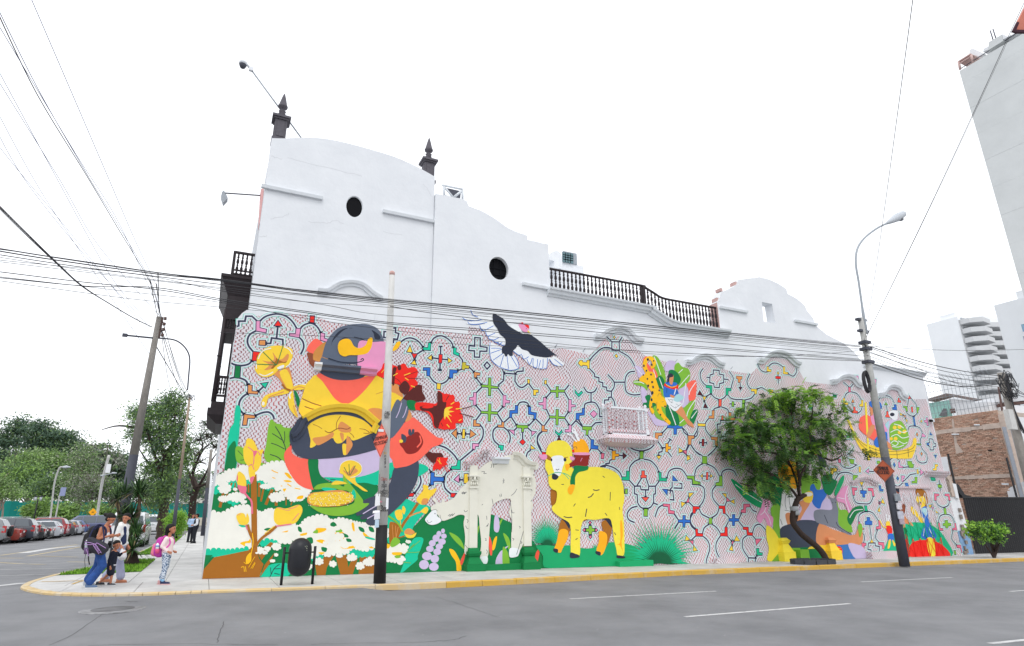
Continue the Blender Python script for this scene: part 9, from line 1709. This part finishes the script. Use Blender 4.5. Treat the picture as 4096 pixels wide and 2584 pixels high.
for y, kn, an in ((-.08, (.12, -.09, .48), (.2, -.09, .15)), (.08, (-.02, .1, .46), (-.24, .12, .16))): cap(J, (.02, y, .86), kn, .1, .085); cap(J, kn, an, .085, .095)
cap(J, (.02, 0, .84), (.02, 0, .93), .13, .125, sy=1.2); blob('trousers', J, mat('grey_lilac_cloth', '#9a9db5', .9, .08, 8, .3, 20), e, .012); M_san = mat('brown_sandal', '#9b6242', .8); sh('sandal', e, (.2, -.09, 0), (1, -.1, 0), M_sk, M_san); sh('sandal', e, (-.27, .12, .01), (1, 0, 0), M_sk, M_san)
Pb = empty('plastic_bag', tuple(w2), 'white plastic carrier bag in the hand of the woman in the white jacket', 'bag', None, H2); o = MB(); cap(o, (.24, -.27, .62), (.25, -.27, .7), .1, .07); cap(o, (.22, -.27, .7), (.2, -.27, .82), .05, .015); blob('bag', o, mat('white_plastic', (.72, .72, .74), .5, .06, 20, .5, 40), Pb, .01)
# --- boy
bp = gnd((427, 2343), 0); e = empty('person', tuple(bp), 'small boy in navy jumper and dark shorts walking between the women', 'person', None, R(-15)); S = MB(); s_ = .62
for y, kn, an in ((-.05, (.08, -.05, .26), (.09, -.05, .05)), (.05, (-.03, .06, .25), (-.2, .06, .06))): cap(S, (.02, y, .46), kn, .05, .036); cap(S, kn, an, .036, .024)
cap(S, (.02, 0, .5), (.03, 0, .72), .075, .075, sy=1.15); cap(S, (.03, 0, .76), (.04, 0, .82), .03, .03)
for y, el, ha in ((-1, (-.0, -.12, .55), (.05, -.13, .43)), (1, (.12, .1, .66), (.2, .08, .72))): cap(S, (.03, y * .09, .73), el, .032, .026); cap(S, el, ha, .025, .018); hand(S, ha, (.3, 0, -.9) if y < 0 else (.8, 0, .4), .62)
head(e, S, (.06, 0, .89), (.75, -.6, -.1), .86, 'short'); blob('body', S, M_sk, e, .008, 3)
T = MB(); cap(T, (.02, 0, .48), (.03, 0, .70), .095, .085, sy=1.15)
for y, el, ha in ((-1, (-.0, -.12, .55), (.04, -.13, .46)), (1, (.12, .1, .66), (.17, .085, .7))): cap(T, (.03, y * .085, .73), el, .045, .038); cap(T, el, ha, .036, .028)
blob('jumper', T, mat('navy_jumper', (.012, .014, .028), .95), e, .01); J = MB()
for y, kn in ((-.05, (.06, -.05, .29)), (.05, (-.0, .06, .3))): cap(J, (.02, y, .44), kn, .078, .082)
blob('shorts', J, mat('black_shorts', (.015, .017, .03), .9), e, .01); MB().mat(mat('white_hem', (.6, .6, .65))).lathe((.02, 0, .435), [(.098, 0), (.1, .015), (.098, .03)], 14).build('hem', e, local=True)
sh('shoe', e, (.09, -.05, 0), (1, -.1, 0), mat('dark_shoe', (.05, .055, .065), .8), M_sole, .72); sh('shoe', e, (-.2, .06, .02), (1, 0, 0), mat('dark_shoe', (.05, .055, .065)), M_blk, .72)
# --- girl
SHEAR[0] = .1; gp = gnd((652, 2338), 0); HG = R(-22); e = empty('person', tuple(gp), 'girl with dark ponytail, pink top and patterned blue trousers standing sideways', 'person', None, HG); S = MB()
for y, kn, an in ((-.06, (.05, -.06, .40), (.02, -.06, .07)), (.06, (.02, .06, .40), (-.07, .06, .07))): cap(S, (.05, y, .70), kn, .065, .045); cap(S, kn, an, .045, .03)
cap(S, (.05, 0, .74), (.08, 0, .98), .09, .09, sy=1.2); cap(S, (.08, 0, 1.05), (.1, 0, 1.14), .038, .036)
for y in (-1, 1): cap(S, (.08, y * .12, 1.03), (-.0, y * .15, .85), .04, .034); cap(S, (-.0, y * .15, .85), (.12, y * .13, .74), .032, .022); hand(S, (.13, y * .13, .735), (.9, 0, -.3), .8)
head(e, S, (.13, 0, 1.24), (1, -.02, .0), .93, 'tail'); blob('body', S, M_sk, e, .009, 3)
T = MB(); cap(T, (.05, 0, .72), (.08, 0, .96), .12, .11, sy=1.15)
for y in (-1, 1): cap(T, (.08, y * .12, 1.02), (-.0, y * .15, .85), .058, .05); cap(T, (-.0, y * .15, .85), (.1, y * .13, .75), .047, .035)
blob('top', T, mat('pale_pink_top', '#e8d5d4', .9, .04, 9), e, .011); J = MB()
for y, kn, an in ((-.06, (.05, -.06, .40), (.02, -.06, .15)), (.06, (.02, .06, .40), (-.07, .06, .15))): cap(J, (.05, y, .68), kn, .085, .066); cap(J, kn, an, .066, .052)
cap(J, (.05, 0, .68), (.05, 0, .73), .105, .1, sy=1.15); blob('patterned_trousers', J, mat('blue_floral', '#35608f', .9, .3, 42, col2='#d5dde6', thr=(.47, .53), detail=2), e, .011)
M_psh = mat('pink_shoe', '#c79a9a', .8); sh('shoe', e, (.04, -.06, 0), (1, -.08, 0), mat('navy_shoe', '#252d4e', .8), mat('pink_sole', '#c9a5a5', .7), .9); sh('shoe', e, (-.07, .06, 0), (1, 0, 0), M_psh, M_psh, .9)
for x, y in ((.02, -.06), (-.07, .06)): MB().mat(mat('light_blue_sock', '#8fc0e6', .9)).lathe((x, y, .07), [(.036, 0), (.038, .07)], 10).build('sock', e, local=True)
Bk = empty('school_backpack', tuple(gp), 'magenta school backpack with a bottle worn by the girl', 'backpack', None, HG); o = MB(); cap(o, (-.13, 0, .72), (-.09, 0, .96), .125, .11, sy=1.25); blob('pack', o, mat('magenta_nylon', '#bb3aa0', .6, .08, 9), Bk, .012); o = MB(); cap(o, (-.24, 0, .70), (-.22, 0, .86), .075, .065, sy=1.6); blob('front_pocket', o, mat('salmon_print', '#f08f86', .7, .15, 30, col2='#d96ab0'), Bk, .012)
MB().mat(mat('pink_mesh', '#d2527e', .8)).lathe((-.1, -.165, .70), [(.045, 0), (.05, .1)], 10).build('side_pocket', Bk, local=True)
for yy in (-1, 1): MB().mat(mat('pink_strap', '#d954b0', .7)).tube(smooth([(-.06, yy * .09, .98), (.02, yy * .1, 1.08), (.13, yy * .1, 1.02), (.15, yy * .11, .9), (.02, yy * .13, .76)], False, 4), .018, 6).build('shoulder_strap', Bk, local=True)
Bo = empty('drink_bottle', tuple(gp), 'white and blue drink bottle in the side of the magenta backpack', 'bottle', None, HG); MB().mat(M_whp).lathe((-.1, -.17, .78), [(.038, 0), (.04, .1), (.03, .13), (.012, .15), (0, .16)], 12).build('bottle_body', Bo, local=True); MB().mat(mat('blue_ring', '#5b86c4', .5)).lathe((-.1, -.17, .85), [(.041, 0), (.043, .015), (.041, .03)], 12).build('ring', Bo, local=True)
# --- two men far along the footway
SHEAR[0] = 0.
def man(px_, lab, top_, vest, hd, dx):
    p = gnd(px_, 0); e = empty('person', tuple(p), lab, 'person', None, hd); S = MB()
    for y in (-1, 1): cap(S, (0, y * .09, .88), (.02, y * .1, .48), .085, .06); cap(S, (.02, y * .1, .48), (0, y * .11, .08), .06, .04)
    cap(S, (0, 0, .95), (0, 0, 1.28), .13, .13, sy=1.3); cap(S, (0, 0, 1.4), (.01, 0, 1.52), .055, .05)
    for y in (-1, 1): cap(S, (0, y * .19, 1.38), (-.02, y * .24, 1.12), .055, .045); cap(S, (-.02, y * .24, 1.12), (.17, y * .1, 1.05), .042, .03); hand(S, (.18, y * .09, 1.05), (.6, -y * .5, 0))
    head(e, S, (.03, 0, 1.61), (1, 0, 0), .98, 'short', vox=.012); blob('body', S, M_sk, e, .012, 2)
    T = MB(); cap(T, (0, 0, .98), (0, 0, 1.3), .155, .15, sy=1.3)
    for y in (-1, 1): cap(T, (0, y * .18, 1.37), (-.02, y * .24, 1.13), .075, .06); cap(T, (-.02, y * .24, 1.13), (.13, y * .13, 1.06), .058, .045)
    blob('shirt', T, top_, e, .015)
    if vest: T = MB(); cap(T, (0, 0, .96), (0, 0, 1.3), .165, .165, sy=1.22); blob('waistcoat', T, vest, e, .015)
    J = MB()
    for y in (-1, 1): cap(J, (0, y * .09, .88), (.02, y * .1, .48), .11, .085); cap(J, (.02, y * .1, .48), (0, y * .11, .1), .085, .07)
    cap(J, (0, 0, .9), (0, 0, .97), .15, .145, sy=1.15); blob('trousers', J, mat('dark_trousers', (.015, .017, .024), .9), e, .015)
    for y in (-.11, .11): sh('shoe', e, (0, y, 0), (1, 0, 0), M_blk, M_blk, 1.15)
man((775, 2173), 'man in black waistcoat and white shirt standing far down the footway', mat('white_shirt', (.7, .72, .75), .9), mat('black_waistcoat', (.015, .017, .025), .9), R(185), 0)
man((757, 2169), 'man in light blue shirt facing the one in the waistcoat', mat('light_blue_shirt', '#a9c2e0', .9), None, R(-60), 0)
